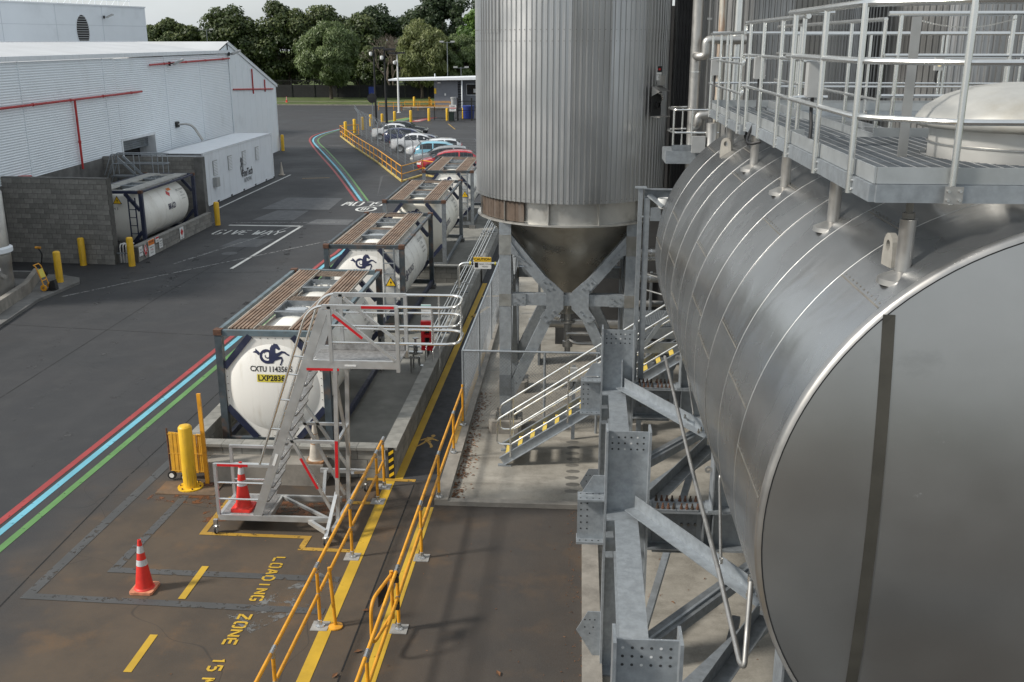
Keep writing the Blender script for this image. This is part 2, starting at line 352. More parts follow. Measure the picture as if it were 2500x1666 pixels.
def pad_mat():
    m, t, b, P = new('stained_concrete_pad')
    n1 = noi(t, P, .5, 8, .65); n2 = noi(t, P, 2.3, 8, .7); n3 = noi(t, P, 30, 4, .6)
    c = mixc(t, ramp(t, n1, .32, .68), (.20,.185,.155), (.35,.325,.28))
    c = mixc(t, mul(t, ramp(t, n2, .42, .72), .55), c, (.12,.105,.085))
    c = mixc(t, mul(t, ramp(t, noi(t, mapping(t, P, (.35,1.6,1), (4,1,0)), 1., 6, .6), .5, .72), .6), c, (.10,.088,.07))
    c = mixc(t, mul(t, ramp(t, noi(t, mapping(t, P, (1,1,1), (8,3,0)), 1.1, 7, .6), .66, .72), .5), c, (.18,.07,.03))
    c = mixc(t, mul(t, ramp(t, n3, .4, .7), .25), c, (.34,.32,.28))
    t.links.new(c, b.inputs['Base Color']); b.inputs['Roughness'].default_value = .85
    bp = N(t, 'ShaderNodeBump'); bp.inputs['Strength'].default_value = .12; bp.inputs['Distance'].default_value = .01
    t.links.new(n3, bp.inputs['Height']); t.links.new(bp.outputs[0], b.inputs['Normal']); return m
PAD = pad_mat()
FLOORB = mat('bund_floor_concrete', (.20,.195,.175), .85, 0, .2, .9, (.09,.09,.08), .6, .6, .42, .7, bump=.1, bs=60)
GRASS = mat('grass_verge', (.060,.085,.016), .9, 0, .35, .5, (.12,.115,.05), .4, .25, bump=.5, bs=14)
GRASSP = mat('park_grass', (.075,.105,.020), .9, 0, .25, .12, (.11,.12,.04), .4, .05, bump=.4, bs=8)

ground = struct('ground', MB().quad((-400,-40,-.012),(400,-40,-.012),(400,900,-.012),(-400,900,-.012)), GRASSP)
road = struct('asphalt_yard', MB().quad((-120,-30,0),(90,-30,0),(90,141,0),(-120,141,0)), ASPH)
struct('grass_verge', MB().quad((-120,141.12,.05),(-9,141.12,.05),(-9,160,.08),(-120,160,.08)), GRASS)
vk = MB().box(-120,-24.5,140.95,141.12,0,.12); struct('verge_kerb', vk, CONC)
struct('verge_footpath', MB().quad((-120,148.5,.085),(-26,148.0,.085),(-26,149.2,.085),(-120,149.8,.085)), mat('pale_path', (.17,.165,.11), .9, 0, .2, .8))
# concrete pad below the silos and the big tank, with its kerbs
struct('concrete_pad', MB().quad((-2.4,17.66,.004),(40,17.66,.004),(40,60,.004),(-2.4,60,.004)), PAD)
struct('tank_pad', MB().quad((.46,4.5,.004),(40,4.5,.004),(40,17.66,.004),(.46,17.66,.004)), PAD)  # unseen front edge cut back so the tank end mirrors dark asphalt
kb = MB(); kb.box(-2.66,-2.40,17.50,60,0,.13); struct('path_kerb', kb, CONC)
kb = MB(); kb.box(-2.40,.18,17.50,17.66,0,.09); struct('pad_kerb', kb, CONC)
kb = MB(); kb.box(.18,.46,-6,17.66,0,.14); struct('bay_kerb', kb, CONC)
struct('footpath', MB().quad((-3.46,18.60,.004),(-2.68,18.60,.004),(-2.55,60,.004),(-3.30,60,.004)), PATHA)
kb = MB(); kb.ribbon([(-17.9,28.2),(-18.75,32.2),(-18.75,35.1),(-19.6,35.75),(-22.5,36.1)], .28, .10); kb2 = MB().prism([(-18.05,26),(-17.75,27.6),(-18.45,32.2),(-18.3,34.9),(-18.6,35.5),(-19.5,35.95),(-26,36.2),(-26,26)], (0,0,.0), (1,0,0), (0,1,0), .10); struct('pump_bay_slab', kb2, CONCD)
# patches, seams and rust on the asphalt
def flat(name, poly, mt, z=.004):
    return obj(name, MB().add([(x,y,z) for x,y in poly], [tuple(range(len(poly)))]), mt, road, 0)
flat('asphalt_patch', [(-16.9,52.3),(-13.2,52.2),(-13.4,56.3),(-16.6,56.4)], PATCH)
flat('asphalt_patch', [(-16.3,48.9),(-14.2,48.9),(-14.2,51.9),(-15.9,51.9)], PATCH)
flat('asphalt_patch', [(-13.3,47.8),(-11.2,47.8),(-11.2,49.3),(-13.1,49.3)], PATCH)
flat('asphalt_patch', [(-15.6,42.1),(-13.9,42.1),(-13.7,44.0),(-15.3,44.0)], PATCH)
SEAMP = paint('dark_seam', (.012,.012,.012), .62, 5., .9)
def stripes(name, mt, *polys, w=.1, z=.006):
    mb = MB()
    for p in polys: mb.ribbon(p, w, z)
    return obj(name, mb, mt, road, 0)
R0 = [(-10.9,-6),(-10.72,12),(-10.65,16.26),(-10.43,26.7),(-10.32,38.7),(-10.2,41.4),(-10.3,47)]
B0 = [(x+.24,y) for x,y in R0]; G0 = [(x+.60,y) for x,y in R0]
R_ = [(-12.4,55.4),(-16.79,68.5),(-20.99,80.4),(-23.25,87.1),(-24.41,90.9),(-25.08,94.5),(-25.13,97.9),(-24.5,103.2)]
B_ = [(-12.12,55.4),(-16.38,68.4),(-20.57,80.4),(-22.95,87.1),(-24.02,90.6),(-24.6,93.7),(-24.78,97.3),(-24.36,102.5)]
G_ = [(-11.75,55.4),(-15.87,68.1),(-20.07,80.4),(-22.5,87.1),(-23.55,90.5),(-24.05,93.5),(-24.25,96.8),(-24.18,101.8)]
stripes('painted_line', P_RED, smoothpath([(x,y,0) for x,y in R_]), w=.15)
stripes('painted_line', P_BLU, smoothpath([(x,y,0) for x,y in B_]), w=.15)
stripes('painted_line', P_GRN, smoothpath([(x,y,0) for x,y in G_]), w=.13)
for m_, l_ in ((P_RED,R0),(P_BLU,B0),(P_GRN,G0)): stripes('painted_line', m_, smoothpath([(x,y,0) for x,y in l_]), w=.15)
stripes('painted_line', P_GREY, smoothpath([((a[0]+b[0])/2,(a[1]+b[1])/2,0) for a,b in zip(B_,G_)]), w=.2, z=.0055)
stripes('painted_line', P_WHT, [(-19.24,52),(-19.26,57),(-19.27,66.4)], w=.11)
stripes('painted_line', P_WHT, [(-16.95,47.35),(-13.30,47.3)], w=.22)
stripes('painted_line', P_WHT, [(-13.34,47.38),(-13.58,37.8)], w=.14)
stripes('painted_line', P_WHTF, [(-16.2,38.5),(-13.8,47.1)], w=.12)
stripes('painted_line', P_WHTF, [(-18.0,33.0),(-15.2,37.5),(-10.8,44.2)], w=.10)
stripes('painted_line', P_WHTF, [(-17.0,48.0),(-10.9,48.6)], w=.10)
stripes('painted_line', P_GREY, [(-7.45,66.2),(-11.6,57.3),(-13.0,66.0),(-12.2,67.2)], w=.16)
for seg in ([(-3.74,-4),(-3.71,18.6)],): stripes('painted_line', P_YEL, seg, w=.19)
stripes('painted_line', P_YEL, [(-3.56,18.55),(-3.38,36)], w=.17)
stripes('painted_line', P_YEL, [(-3.0,-4),(-2.80,17.4)], w=.10); stripes('painted_line', P_YEL, [(-2.85,-4),(-2.69,17.4)], w=.06)
stripes('painted_line', P_YELF, [(-3.3,34.0),(-2.65,34.1)], w=.2); stripes('painted_line', P_YELF, [(-3.36,31.2),(-2.95,32.6)], w=.14)
stripes('painted_line', P_YELF, [(-2.62,20.3),(-2.58,27)], w=.11, z=.136)
stripes('painted_line', P_YELF, [(-4.3,18.60),(-3.2,18.58)], w=.12, z=.009); stripes('painted_line', P_YELF, [(-4.4,17.5),(-3.8,17.5)], w=.12)
stripes('painted_line', P_YELF, [(-6.70,17.6),(-6.71,16.07)], w=.11)
stripes('painted_line', P_YELF, [(-6.76,16.07),(-4.70,16.04)], w=.11, z=.0075); stripes('painted_line', P_YELF, [(-4.75,16.09),(-4.77,15.63)], w=.11, z=.009); stripes('painted_line', P_YELF, [(-4.82,15.62),(-3.80,15.59)], w=.11, z=.0075)
stripes('painted_line', P_YEL, [(-6.23,14.90),(-6.24,13.85)], w=.12, z=.0095); stripes('painted_line', P_YEL, [(-6.27,12.84),(-6.27,11.90)], w=.12)
stripes('painted_line', P_GREY, [(-7.62,17.6),(-7.74,14.60)], w=.16); stripes('painted_line', P_GREY, [(-7.82,14.68),(-3.85,14.62)], w=.17, z=.0075)
stripes('painted_line', P_GREY, [(-8.50,21.5),(-8.76,13.70)], w=.19); stripes('painted_line', P_GREY, [(-8.85,13.78),(-3.86,13.64)], w=.17, z=.0075)
stripes('rust_stain', P_RUST, [(-8.3,17.6),(-7.0,17.5)], w=.55, z=.005); stripes('rust_stain', P_RUST, [(-7.0,16.9),(-4.2,17.3)], w=.8, z=.005)
stripes('pale_stain', P_STN, [(-5.1,13.2),(-3.95,14.6)], w=.7, z=.005)
stripes('rust_stain', P_RUST, [(-.55,10.9),(-.25,11.0)], w=.25, z=.005)
SCUFF = paint('tyre_scuff', (.075,.075,.076), 1.28, 2.4, .7); SCUFFD = paint('dark_tyre_mark', (.013,.013,.013), 1.22, 2.0, .8)
for i in range(8):
    rs_ = random.Random(40+i); x0 = rs_.uniform(-17.5,-10.5); y0 = rs_.uniform(18,48); hd = rs_.uniform(-.35,.35); ln_ = rs_.uniform(6,15); cv = rs_.uniform(-.045,.045)
    pts = [(x0,y0,0)]
    for k in range(14): hd += cv; pts.append((pts[-1][0]+sin(hd)*ln_/14, pts[-1][1]+cos(hd)*ln_/14, 0))
    for o in (0,1.75): stripes('tyre_mark', SCUFF if i % 3 else SCUFFD, [(x+o,y,0) for x,y,_ in pts], w=.24, z=.0035)
for p in ([(-18.9,29.5),(-11.0,28.6)],[(-9.0,12.0),(-9.15,18),(-8.9,34)],[(-14.2,12),(-14.6,33),(-14.2,52)],[(-17.4,36.6),(-11.5,37.4)],[(-22,70),(-12,71.5)],[(-32,110),(-10,106)],[(-3.25,8.0),(-3.2,18.4)]): stripes('paving_seam', SEAMP, p, w=.028, z=.003)
for (x,y) in [(-21.5,86.0),(-20.7,83.5)]: stripes('painted_line', P_WHTF, [(x,y),(x+1.1,y)], w=.14)
stripes('painted_line', P_YELF, [(-18.0,64.6),(-16.3,65.1)], w=.12)
stripes('painted_line', P_YELF, [(-12.6,103),(-14.2,110)], w=.12)
for i in range(5): stripes('painted_line', P_WHTF, [(-14+i*2.3,106+.4*i),(-12.6+i*2.3,106.1+.4*i)], w=.15)
# stencilled lettering: strokes on a 0..1 grid with stencil breaks
GL = {'L':[[(0,1),(0,.12)],[(.1,0),(1,0)]],'O':[[(.42,1),(.1,1),(0,.85),(0,.15),(.1,0),(.42,0)],[(.58,1),(.9,1),(1,.85),(1,.15),(.9,0),(.58,0)]],
 'A':[[(0,0),(.42,1)],[(.58,1),(1,0)],[(.3,.33),(.7,.33)]],'D':[[(0,.1),(0,.9)],[(.15,1),(.7,1),(1,.75),(1,.25),(.7,0),(.15,0)]],'I':[[(.5,0),(.5,1)]],
 'N':[[(0,0),(0,1)],[(.15,.85),(.85,.15)],[(1,0),(1,1)]],'G':[[(1,.85),(.9,1),(.55,1)],[(.42,1),(.1,1),(0,.85),(0,.15),(.1,0),(.42,0)],[(.55,0),(.9,0),(1,.15),(1,.42),(.6,.42)]],
 'Z':[[(0,1),(1,1)],[(.9,.85),(.1,.15)],[(0,0),(1,0)]],'E':[[(0,.1),(0,.9)],[(.12,1),(1,1)],[(.12,.5),(.85,.5)],[(.12,0),(1,0)]],'1':[[(.2,.8),(.5,1),(.5,0)]],
 '5':[[(1,1),(.05,1),(.05,.6)],[(.15,.55),(.7,.58),(1,.42),(1,.15),(.75,0),(.1,0)]],'0':[[(.42,1),(.1,1),(0,.85),(0,.15),(.1,0),(.42,0)],[(.58,1),(.9,1),(1,.85),(1,.15),(.9,0),(.58,0)]],
 'V':[[(0,1),(.45,0)],[(.55,0),(1,1)]],'W':[[(0,1),(.22,0)],[(.3,0),(.5,.7)],[(.56,.6),(.72,0)],[(.8,0),(1,1)]],'Y':[[(0,1),(.42,.5)],[(1,1),(.58,.5)],[(.5,.42),(.5,0)]],
 'S':[[(1,.85),(.85,1),(.15,1),(0,.85),(0,.62),(.2,.52)],[(.35,.5),(.85,.48),(1,.35),(1,.15),(.85,0),(.15,0),(0,.15)]],'M':[[(0,0),(0,1)],[(.1,.95),(.45,.4)],[(.55,.4),(.9,.95)],[(1,0),(1,1)]]}
def lettering(text, org, ux, uy, cw, ch, gap, st, mt, z=.0095):
    # ux: reading direction, uy: letter-up direction (2D)
    mb = MB(); x = 0.; ux, uy = V(ux), V(uy)
    for chh in text:
        if chh == ' ': x += cw*.9; continue
        for sline in GL[chh]:
            pts = [V(org) + ux*(x + a*cw) + uy*(b*ch) for a, b in sline]
            mb.ribbon([(p.x,p.y,0) for p in pts], st, z)
        x += cw + gap
    return obj('painted_letters', mb, mt, road, 0)
lettering('LOADING', (-5.13,15.28), (0,-1), (1,0), .135, .18, .075, .042, P_YEL)
lettering('ZONE', (-5.15,13.48), (0,-1), (1,0), .15, .18, .075, .042, P_YEL)
lettering('15', (-5.15,12.30), (0,-1), (1,0), .12, .18, .05, .042, P_YEL)
lettering('MIN', (-5.15,11.82), (0,-1), (1,0), .15, .18, .07, .042, P_YEL)
lettering('GIVE', (-16.95,44.95), (1,0), (.06,1), .29, 1.05, .12, .085, P_WHT)
lettering('WAY', (-15.1,44.95), (1,0), (.06,1), .33, 1.05, .14, .085, P_WHT)
lettering('SLOW', (-10.72,55.0), (-1,0), (0,-1), .42, 1.35, .15, .12, P_WHT)
ring = MB(); rp = [(-11.28+.50*cos(a*pi/16), 52.6+.72*sin(a*pi/16), 0) for a in range(33)]; ring.ribbon(rp, .14, .007); obj('painted_ring', ring, P_WHT, road, 0)
lettering('10', (-11.12,53.0), (-1,0), (0,-1), .15, .75, .08, .08, P_WHT)
# walking man painted on the footpath
wm = MB()
cx, cy = -3.28, 20.35
def wmp(poly): wm.add([(cx+a, cy+b, .0085) for a, b in poly], [tuple(range(len(poly)))])
wmp([(.10+.05*cos(a*pi/5), .66+.075*sin(a*pi/5)) for a in range(10)])
wmp([(-.03,.58),(.12,.56),(.09,.26),(-.06,.28)]); wmp([(.10,.52),(.26,.40),(.25,.35),(.09,.44)]); wmp([(-.02,.56),(-.16,.40),(-.14,.35),(-.02,.46)])
wmp([(-.06,.30),(.00,.27),(-.10,.10),(-.20,-.04),(-.24,-.02),(-.14,.13)]); wmp([(.01,.30),(.09,.28),(.17,.08),(.18,-.03),(.12,-.03),(.11,.08)])
obj('painted_walking_man', wm, P_YELF, road, 0)
mh = MB(); mh.lathe([(.0,.007),(.30,.007),(.33,.004)], (-14.65,40.7,0), 24); obj('manhole_cover', mh, PATCH, road)
# drain pits along the pad edge and fallen leaves
pm = mesh('drain_slot', MB().lathe([(.0,.0065),(.13,.0065),(.15,.0045)], (0,0,0), 10), STAIN, 0)
padr = bpy.data.objects['concrete_pad']
for i in range(9): inst('core_hole_patch', pm, padr, (-.02+.02*(i%2), 18.3+i*.32, 0), 0, (1.0,.62,1))
lm = mesh('fallen_leaf', MB().add([(-.06,0,.01),(0,-.022,.018),(.06,0,.012),(0,.022,.02)], [(0,1,2),(0,2,3)]), LEAFL, 0)
rl = random.Random(3); mb = MB()
def litter(n, fx, fy, s0, s1, z=.006):
    for i in range(n):
        x, y, a, s = fx(), fy(), rl.uniform(0,6.28), rl.uniform(s0,s1)
        R = Matrix.Translation((x,y,z)) @ Matrix.Rotation(a,4,'Z') @ Matrix.Scale(s,4)
        mb.add([R @ V(q) for q in [(-.06,0,.01),(0,-.022,.03),(.06,0,.012),(0,.022,.03)]], [(0,1,2),(0,2,3)])
litter(420, lambda: -2.38+abs(rl.gauss(0,.13)), lambda: rl.uniform(17.7,24), .25, .9)
litter(180, lambda: rl.uniform(-.1,.2), lambda: rl.uniform(10,17.4), .1, .4)
litter(60, lambda: rl.uniform(-6,0), lambda: rl.uniform(9.5,17), .1, .45)
litter(60, lambda: rl.uniform(.5,3.0), lambda: rl.uniform(8,17), .2, .8)
lo = obj('leaf_litter', mb, LEAFL, None, 0); lo['kind'] = 'stuff'; lo['label'] = 'brown dry leaves gathered along the kerbs'; lo['category'] = 'leaves'
for i, (x, y, a) in enumerate([(-3.1,12.6,.5),(-3.2,13.7,.2),(-1.0,12.2,2.),(1.4,12.6,.4),(1.9,10.4,.9),(-3.3,12.0,1.2),(-2.6,10.4,1.7)]):
    o = bpy.data.objects.new('fallen_leaf', lm); COL.objects.link(o); o.location = (x,y,.008); o.rotation_euler = (0,0,a); o.scale = (1.2,1.5,1.2)
    tag(o, ['brown leaf on the footpath nearest the swing gate', 'brown leaf on the footpath left of the gate hinge', 'rust-brown leaf on the open dark asphalt bay', 'curled leaf on concrete left of the sloping drain pipe', 'curled leaf on concrete beneath the diagonal braces', 'brown leaf beside the left yellow floor line', 'brown leaf at the bottom edge on the dark asphalt'][i], 'leaf')
# ------------------------------------------------------------------ block walls
def block_wall(root, p0, rz, length, height, mt, thick=.19, bl=.40, bh=.20, z0=0., cop=None, copw=.34, maxn=300, bond=.5):
    # p0: start of the outer face; the wall runs along local +x, its thickness goes to local +y
    R = Matrix.Translation((p0[0],p0[1],z0)) @ Matrix.Rotation(rz,4,'Z'); g = .012
    core = MB().box(0,length,.012,thick-.012,0,height-.004); core.xf(R); obj('mortar_core', core, MORTAR, root, 0)
    def bm(L): return mesh('block', MB().box(0,L-g,0,thick,0,bh-g), mt, 0)
    full = bm(bl); cache = {round(bl,3): full}; rows = int(round(height/bh)); n = 0
    for r in range(rows):
        x = -bl*bond if r % 2 else 0.
        while x < length - .02:
            a, b_ = max(0,x), min(length,x+bl); L = round(b_-a,3)
            if L > .05:
                me = cache.get(L) or cache.setdefault(L, bm(L))
                p = R @ V((a+g/2, random.uniform(-.0025,.0025), r*bh+g/2)); inst('block', me, root, p, rz); n += 1
            x += bl
    if cop:
        cm = mesh('coping_block', MB().box(0,bl-.008,thick/2-copw/2,thick/2+copw/2,0,.06), cop, 0); x = 0.
        while x < length - .01:
            L = min(bl, length-x); p = R @ V((x, random.uniform(-.003,.003), height+.001)); o = inst('coping_block', cm, root, p, rz)
            if L < bl - .01: o.scale = (L/bl,1,1)
            x += bl
    return n
w1 = thing('bund_wall', 'low grey block bund wall across the front of the nearest tank container', 'wall', (-5.8,18.67,0), world=True)
block_wall(w1, (-8.0,18.67), 0, 4.12, .62, BLOCKL, cop=BLOCKL, copw=.30, z0=0)
w2 = thing('bund_wall', 'long low block bund wall between the tank containers and the footpath', 'wall', (-3.66,26,0), world=True)
block_wall(w2, (-3.64,18.675), radians(90-.35), 17.2, .62, BLOCKL, cop=BLOCKL, copw=.30)
hz = MB()
for k in range(4):
    z = .02 + k*.16; hz.add([(-3.755,18.664,z),(-3.655,18.664,z+.07),(-3.655,18.664,z+.14),(-3.755,18.664,z+.07)], [(0,1,2,3)])
obj('hazard_stripe', hz, SIGNY, w2, 0); obj('hazard_panel', MB().box(-3.765,-3.645,18.666,18.669,.0,.68), BLACK, w2, 0)
w3 = thing('bund_wall', 'low block cross wall behind the second tank container', 'wall', (-5.5,35.8,0), world=True)
block_wall(w3, (-8.0,35.86), 0, 4.4, .62, BLOCKL, cop=BLOCKL, copw=.30)
w4 = thing('bund_wall', 'low block bund wall on the road side of the tank containers', 'wall', (-8.1,26,0), world=True)
block_wall(w4, (-8.02,36), radians(-90), 17.1, .62, BLOCKL, cop=BLOCKL, copw=.30)
w5 = thing('bund_wall', 'low block bund wall running past the two farthest tank containers', 'wall', (-3.6,45,0), world=True)
block_wall(w5, (-3.50,36.1), radians(90), 18, .6, BLOCK, cop=BLOCKL, copw=.30)
struct('bund_floor', MB().quad((-8,18.7,.03),(-3.7,18.7,.03),(-3.6,54,.03),(-8,54,.03)), FLOORB)
pl = thing('concrete_plinth', 'low concrete ledge in front of the nearest bund wall', 'plinth', (-6.2,18.2,0), world=True)
pb = MB().box(-7.40,-5.0,18.2,18.655,0,.46); obj('ledge', pb, CONC, pl, 0)

# ------------------------------------------------------------------ lettering on things
def text_mb(s, size, org, ux, uy, align='CENTER', bold=0., cyl=None, sx=1.):
    cu = bpy.data.curves.new('lettering', 'FONT'); cu.body = s; cu.size = size; cu.align_x = align; cu.align_y = 'CENTER'; cu.offset = bold; cu.resolution_u = 2
    ob = bpy.data.objects.new('lettering', cu); me = bpy.data.meshes.new_from_object(ob); mb = MB()
    org, ux, uy = V(org), V(ux), V(uy); vs = []
    for v in me.vertices:
        a, b = v.co.x*sx, v.co.y
        if cyl:      # (axis x, axis z, radius, start angle): u runs along y, v round the barrel
            cxx, czz, rr, a0, sg = cyl; an = a0 + b/rr; vs.append((cxx+rr*cos(an)*sg, org.y+a*ux.y, czz+rr*sin(an)))
        else: vs.append(tuple(org + ux*a + uy*b))
    mb.add(vs, [tuple(p.vertices) for p in me.polygons]); bpy.data.objects.remove(ob); bpy.data.meshes.remove(me); bpy.data.curves.remove(cu)
    return mb
def vstroke(mb, pts, ws, org, ux, uy, n=None):
    org, ux, uy = V(org), V(ux), V(uy); o = len(mb.v); m = len(pts)
    for i in range(m):
        a = V((*pts[max(0,i-1)],0)); b = V((*pts[min(m-1,i+1)],0)); t = (b-a).normalized(); nn = V((-t.y,t.x,0)); p = V((*pts[i],0))
        for s in (1,-1):
            q = p + nn*ws[i]*s*1.3; mb.v.append(tuple(org + ux*q.x + uy*q.y))
    for i in range(m-1): mb.f.append((o+2*i, o+2*i+1, o+2*i+3, o+2*i+2))
def emblem(org, ux, uy, s):
    # prancing horse with a coiled sea-tail
    mb = MB(); ux, uy = V(ux)*s, V(uy)*s; st = lambda p, w: vstroke(mb, p, w, org, ux, uy)
    sp = []; ws = []
    for k in range(34):
        a = radians(-40 - k*15.5); r = .215 - k*.0052; sp.append((-.10 + r*cos(a), -.04 + r*.92*sin(a))); ws.append(.034*(1-k/40))
    st(sp, ws)
    st([(-.10+.115*cos(radians(a)), -.03+.10*sin(radians(a))) for a in range(150,-60,-15)], [.020]*14)
    st([(-.31,-.02),(-.38,.03),(-.44,.035),(-.50,.02)], [.03,.025,.018,.0]); st([(-.33,.0),(-.40,.07),(-.42,.12)], [.03,.02,.0])
    st([(.02,-.20),(.05,-.08),(.04,.04),(.06,.14),(.11,.21)], [.05,.075,.065,.05,.035])
    st([(.08,.22),(.14,.20),(.20,.14),(.235,.11)], [.03,.042,.028,.020]); st([(.08,.22),(.085,.275)], [.018,.0])
    st([(.05,.22),(-.0,.14),(-.03,.05)], [.02,.018,.0]); st([(.08,-.05),(.20,-.02),(.30,.045),(.37,.035),(.44,-.02),(.49,-.04)], [.05,.036,.024,.018,.014,.016])
    st([(.05,-.13),(.17,-.12),(.29,-.10),(.31,-.16),(.28,-.25),(.255,-.30)], [.05,.034,.022,.018,.014,.016])
    st([(-.06,-.22),(.03,-.20),(.09,-.12)], [.03,.05,.04])
    return mb
def label_tri(root, org, ux, uy, s):
    ux, uy = V(ux), V(uy); n = ux.cross(uy).normalized()
    obj('warning_triangle', MB().prism([(-.5*s,0),(.5*s,0),(0,.88*s)], org, ux, uy, .004), INK, root, 0)
    obj('warning_triangle_face', MB().prism([(-.40*s,.06*s),(.40*s,.06*s),(0,.76*s)], V(org)+n*.004, ux, uy, .003), SIGNY, root, 0)
    obj('warning_symbol', MB().prism([(.03*s,.55*s),(-.08*s,.32*s),(.0,.32*s),(-.03*s,.12*s),(.10*s,.40*s),(.02*s,.40*s)], V(org)+n*.008, ux, uy, .002), INK, root, 0)

# ------------------------------------------------------------------ tank containers
def frame_end(root, y, FM, LM, s, lower=True):
    for x in (-1.14, 1.14):
        obj('corner_post', MB().box(x-.075,x+.075,y-.075,y+.075,.12,2.47), FM, root, 0)
        for z in (0, 2.471):
            obj('corner_casting', MB().box(x-.085,x+.085,y-.09,y+.09,z,z+.12), RUSTY if z else FM, root, 0)
    obj('top_beam', MB().box(-1.06,1.06,y-.05,y+.05,2.455,2.575), LM, root, 0)
    obj('bottom_beam', MB().box(-1.06,1.06,y-.06,y+.06,.02,.16), FM, root, 0)
def dish(x, z):      # bulge of the dished end at a point of the end panel
    r = sqrt(x*x + (z-1.30)**2)/.98
    return .0652 - .15*max(0., 1-r*r)**.85
def on_dish(mb, off):
    mb.v = [(x, dish(x,z)-off, z) for x, y, z in mb.v]; return mb
def tank_container(name, label, loc, rz, shell=TANKW, endstyle='panel', FM=FRAME, LM=FRAMEL, group='tank containers in the yard', walk=BROWN, grid=BRGRID, logo=True, code=None, plate=None, ladder=False, side='CRONOS', deck=True):
    r = thing(name, label, 'tank container', loc, rz, group)
    frame_end(r, .09, FM, LM, 1); frame_end(r, 5.968, FM, LM, -1)
    for x in (-1.15, 1.15):
        obj('top_rail', MB().box(x-.045,x+.045,.18,5.88,2.485,2.565), LM, r, 0)
        obj('bottom_rail', MB().bar((x,.18,.10),(x,5.88,.10),.09,.14), NAVY if FM is FRAME else FM, r, 0)
    R, zc = 1.12, 1.335
    sh = MB().lathe([(.0,.36),(.35,.385),(.7,.46),(.95,.58),(1.06,.70),(R,.85),(R,5.20),(1.06,5.36),(.95,5.48),(.7,5.6),(.0,5.68)], (0,0,zc), 48, axis='y'); barrel = obj('barrel', sh, shell, r, 40)
    for y in (.92,1.75,2.62,3.45,4.3,5.12):
        obj('band', MB().lathe([(R+.001,y-.02),(R+.006,y-.02),(R+.006,y+.02),(R+.001,y+.02)], (0,0,zc), 48, axis='y'), shell, barrel, 20)
        obj('band_seam', MB().lathe([(R+.002,y+.021),(R+.0025,y+.032)], (0,0,zc), 48, axis='y'), STAIN, barrel, 20)
    for ye in (.09, 5.968):
        front = ye < 1; yy = ye - .0
        for sx in (-1,1):
            obj('diagonal_brace', MB().bar((sx*1.06,yy,1.75),(sx*.46,yy,2.46),.13,.11,(0,1,0)), NAVY, r, 0)
            obj('diagonal_brace', MB().bar((sx*1.06,yy,.86),(sx*.46,yy,.16),.13,.11,(0,1,0)), NAVY, r, 0)
        if endstyle == 'panel' and front:
            oc = [(-.50,.165),(.50,.165),(1.055,.80),(1.055,1.80),(.50,2.445),(-.50,2.445),(-1.055,1.80),(-1.055,.80)]
            pn = obj('end_panel', MB().prism(oc, (0,.085,0), (1,0,0), (0,0,1), .02), TANKP, r, 0)
            bl = MB()
            for i in range(8):
                a, b = V(oc[i]), V(oc[(i+1)%8]); m = max(3, int((b-a).length/.16))
                for k in range(m):
                    p = a.lerp(b,(k+.5)/m)*.965 + V((0,1.305))*.035; bl.cyl((p.x,.066,p.y),(p.x,.058,p.y),.011,None,6)
            o = obj('bolt_row', bl, STAIN, pn, 0); o['kind'] = 'stuff'
            obj('dished_end', MB().lathe([(.98*k/14, dish(.98*k/14,1.30)) for k in range(15)], (0,0,1.30), 56, axis='y'), TANKP, pn, 60)
    if ladder:
        for x in (.60,.92): obj('ladder_rail', MB().bar((x,-.02,.25),(x,-.02,2.5),.045,.03), GALVD, r, 0)
        for k in range(7): obj('ladder_rung', MB().bar((.60,-.02,.45+k*.32),(.92,-.02,.45+k*.32),.035,.03), GALV, r, 0)
    # walkways on top: ribbed planks either side, mesh across
    if deck:
        for (xa, xb) in ((-.95,-.43),(.36,.88)):
            for (ya, yb) in ((.22,1.95),(1.97,3.85),(3.87,5.85)):
                pk = MB(); n = 6; wdt = (xb-xa)/n
                for k in range(n):
                    x = xa + k*wdt; pk.box(x+.006,x+wdt-.030,ya,yb,2.535,2.585)
                pk.box(xa,xb,ya,yb,2.528,2.536); obj('walkway_plank', pk, walk, r, 0)
            for xx in (xa-.012, xb+.012): obj('walkway_edge', MB().box(xx-.012,xx+.012,.2,5.86,2.53,2.585), OLDW if walk is not BROWN else mat_edge, r, 0)
        for (ya, yb) in ((.20,.48),(2.75,3.08),(5.35,5.80)):
            g = MB()
            for k in range(11): x = -.40 + k*.074; g.box(x-.008,x+.008,ya,yb,2.535,2.56)
            for k in range(5): y = ya + (yb-ya)*k/4; g.box(-.41,.35,y-.008,y+.008,2.53,2.565)
            obj('cross_walkway', g, grid, r, 0)
        for (ya, yb, big) in ((1.72,2.62,1),(4.05,4.80,0)):
            bx = MB(); z0, z1 = 2.38, 2.575
            for (a, b, c, d) in ((-.40,-.375,ya,yb),(.31,.335,ya,yb),(-.375,.31,ya,ya+.025),(-.375,.31,yb-.025,yb)): bx.box(a,b,c,d,z0,z1)
            sb = obj('spill_box', bx, GALVD, r, 0)
            if big:
                obj('manlid', MB().lathe([(0,.02),(.20,.015),(.24,0),(.24,-.06)], (-.04,(ya+yb)/2,2.50), 28), STEEL, sb)
                for k in range(12):
                    a = k*pi/6; obj('lid_clamp', MB().box(-.02,.02,-.03,.03,0,.03).xf(Matrix.Translation((-.04+.255*cos(a),(ya+yb)/2+.255*sin(a),2.47)) @ Matrix.Rotation(a,4,'Z')), CHROME, sb, 0)
            else:
                for k in range(3): obj('valve', MB().lathe([(.05,0),(.05,.05),(.03,.06),(.03,.11),(0,.11)], (-.2+k*.18,(ya+yb)/2,2.44), 12), CHROME, sb)
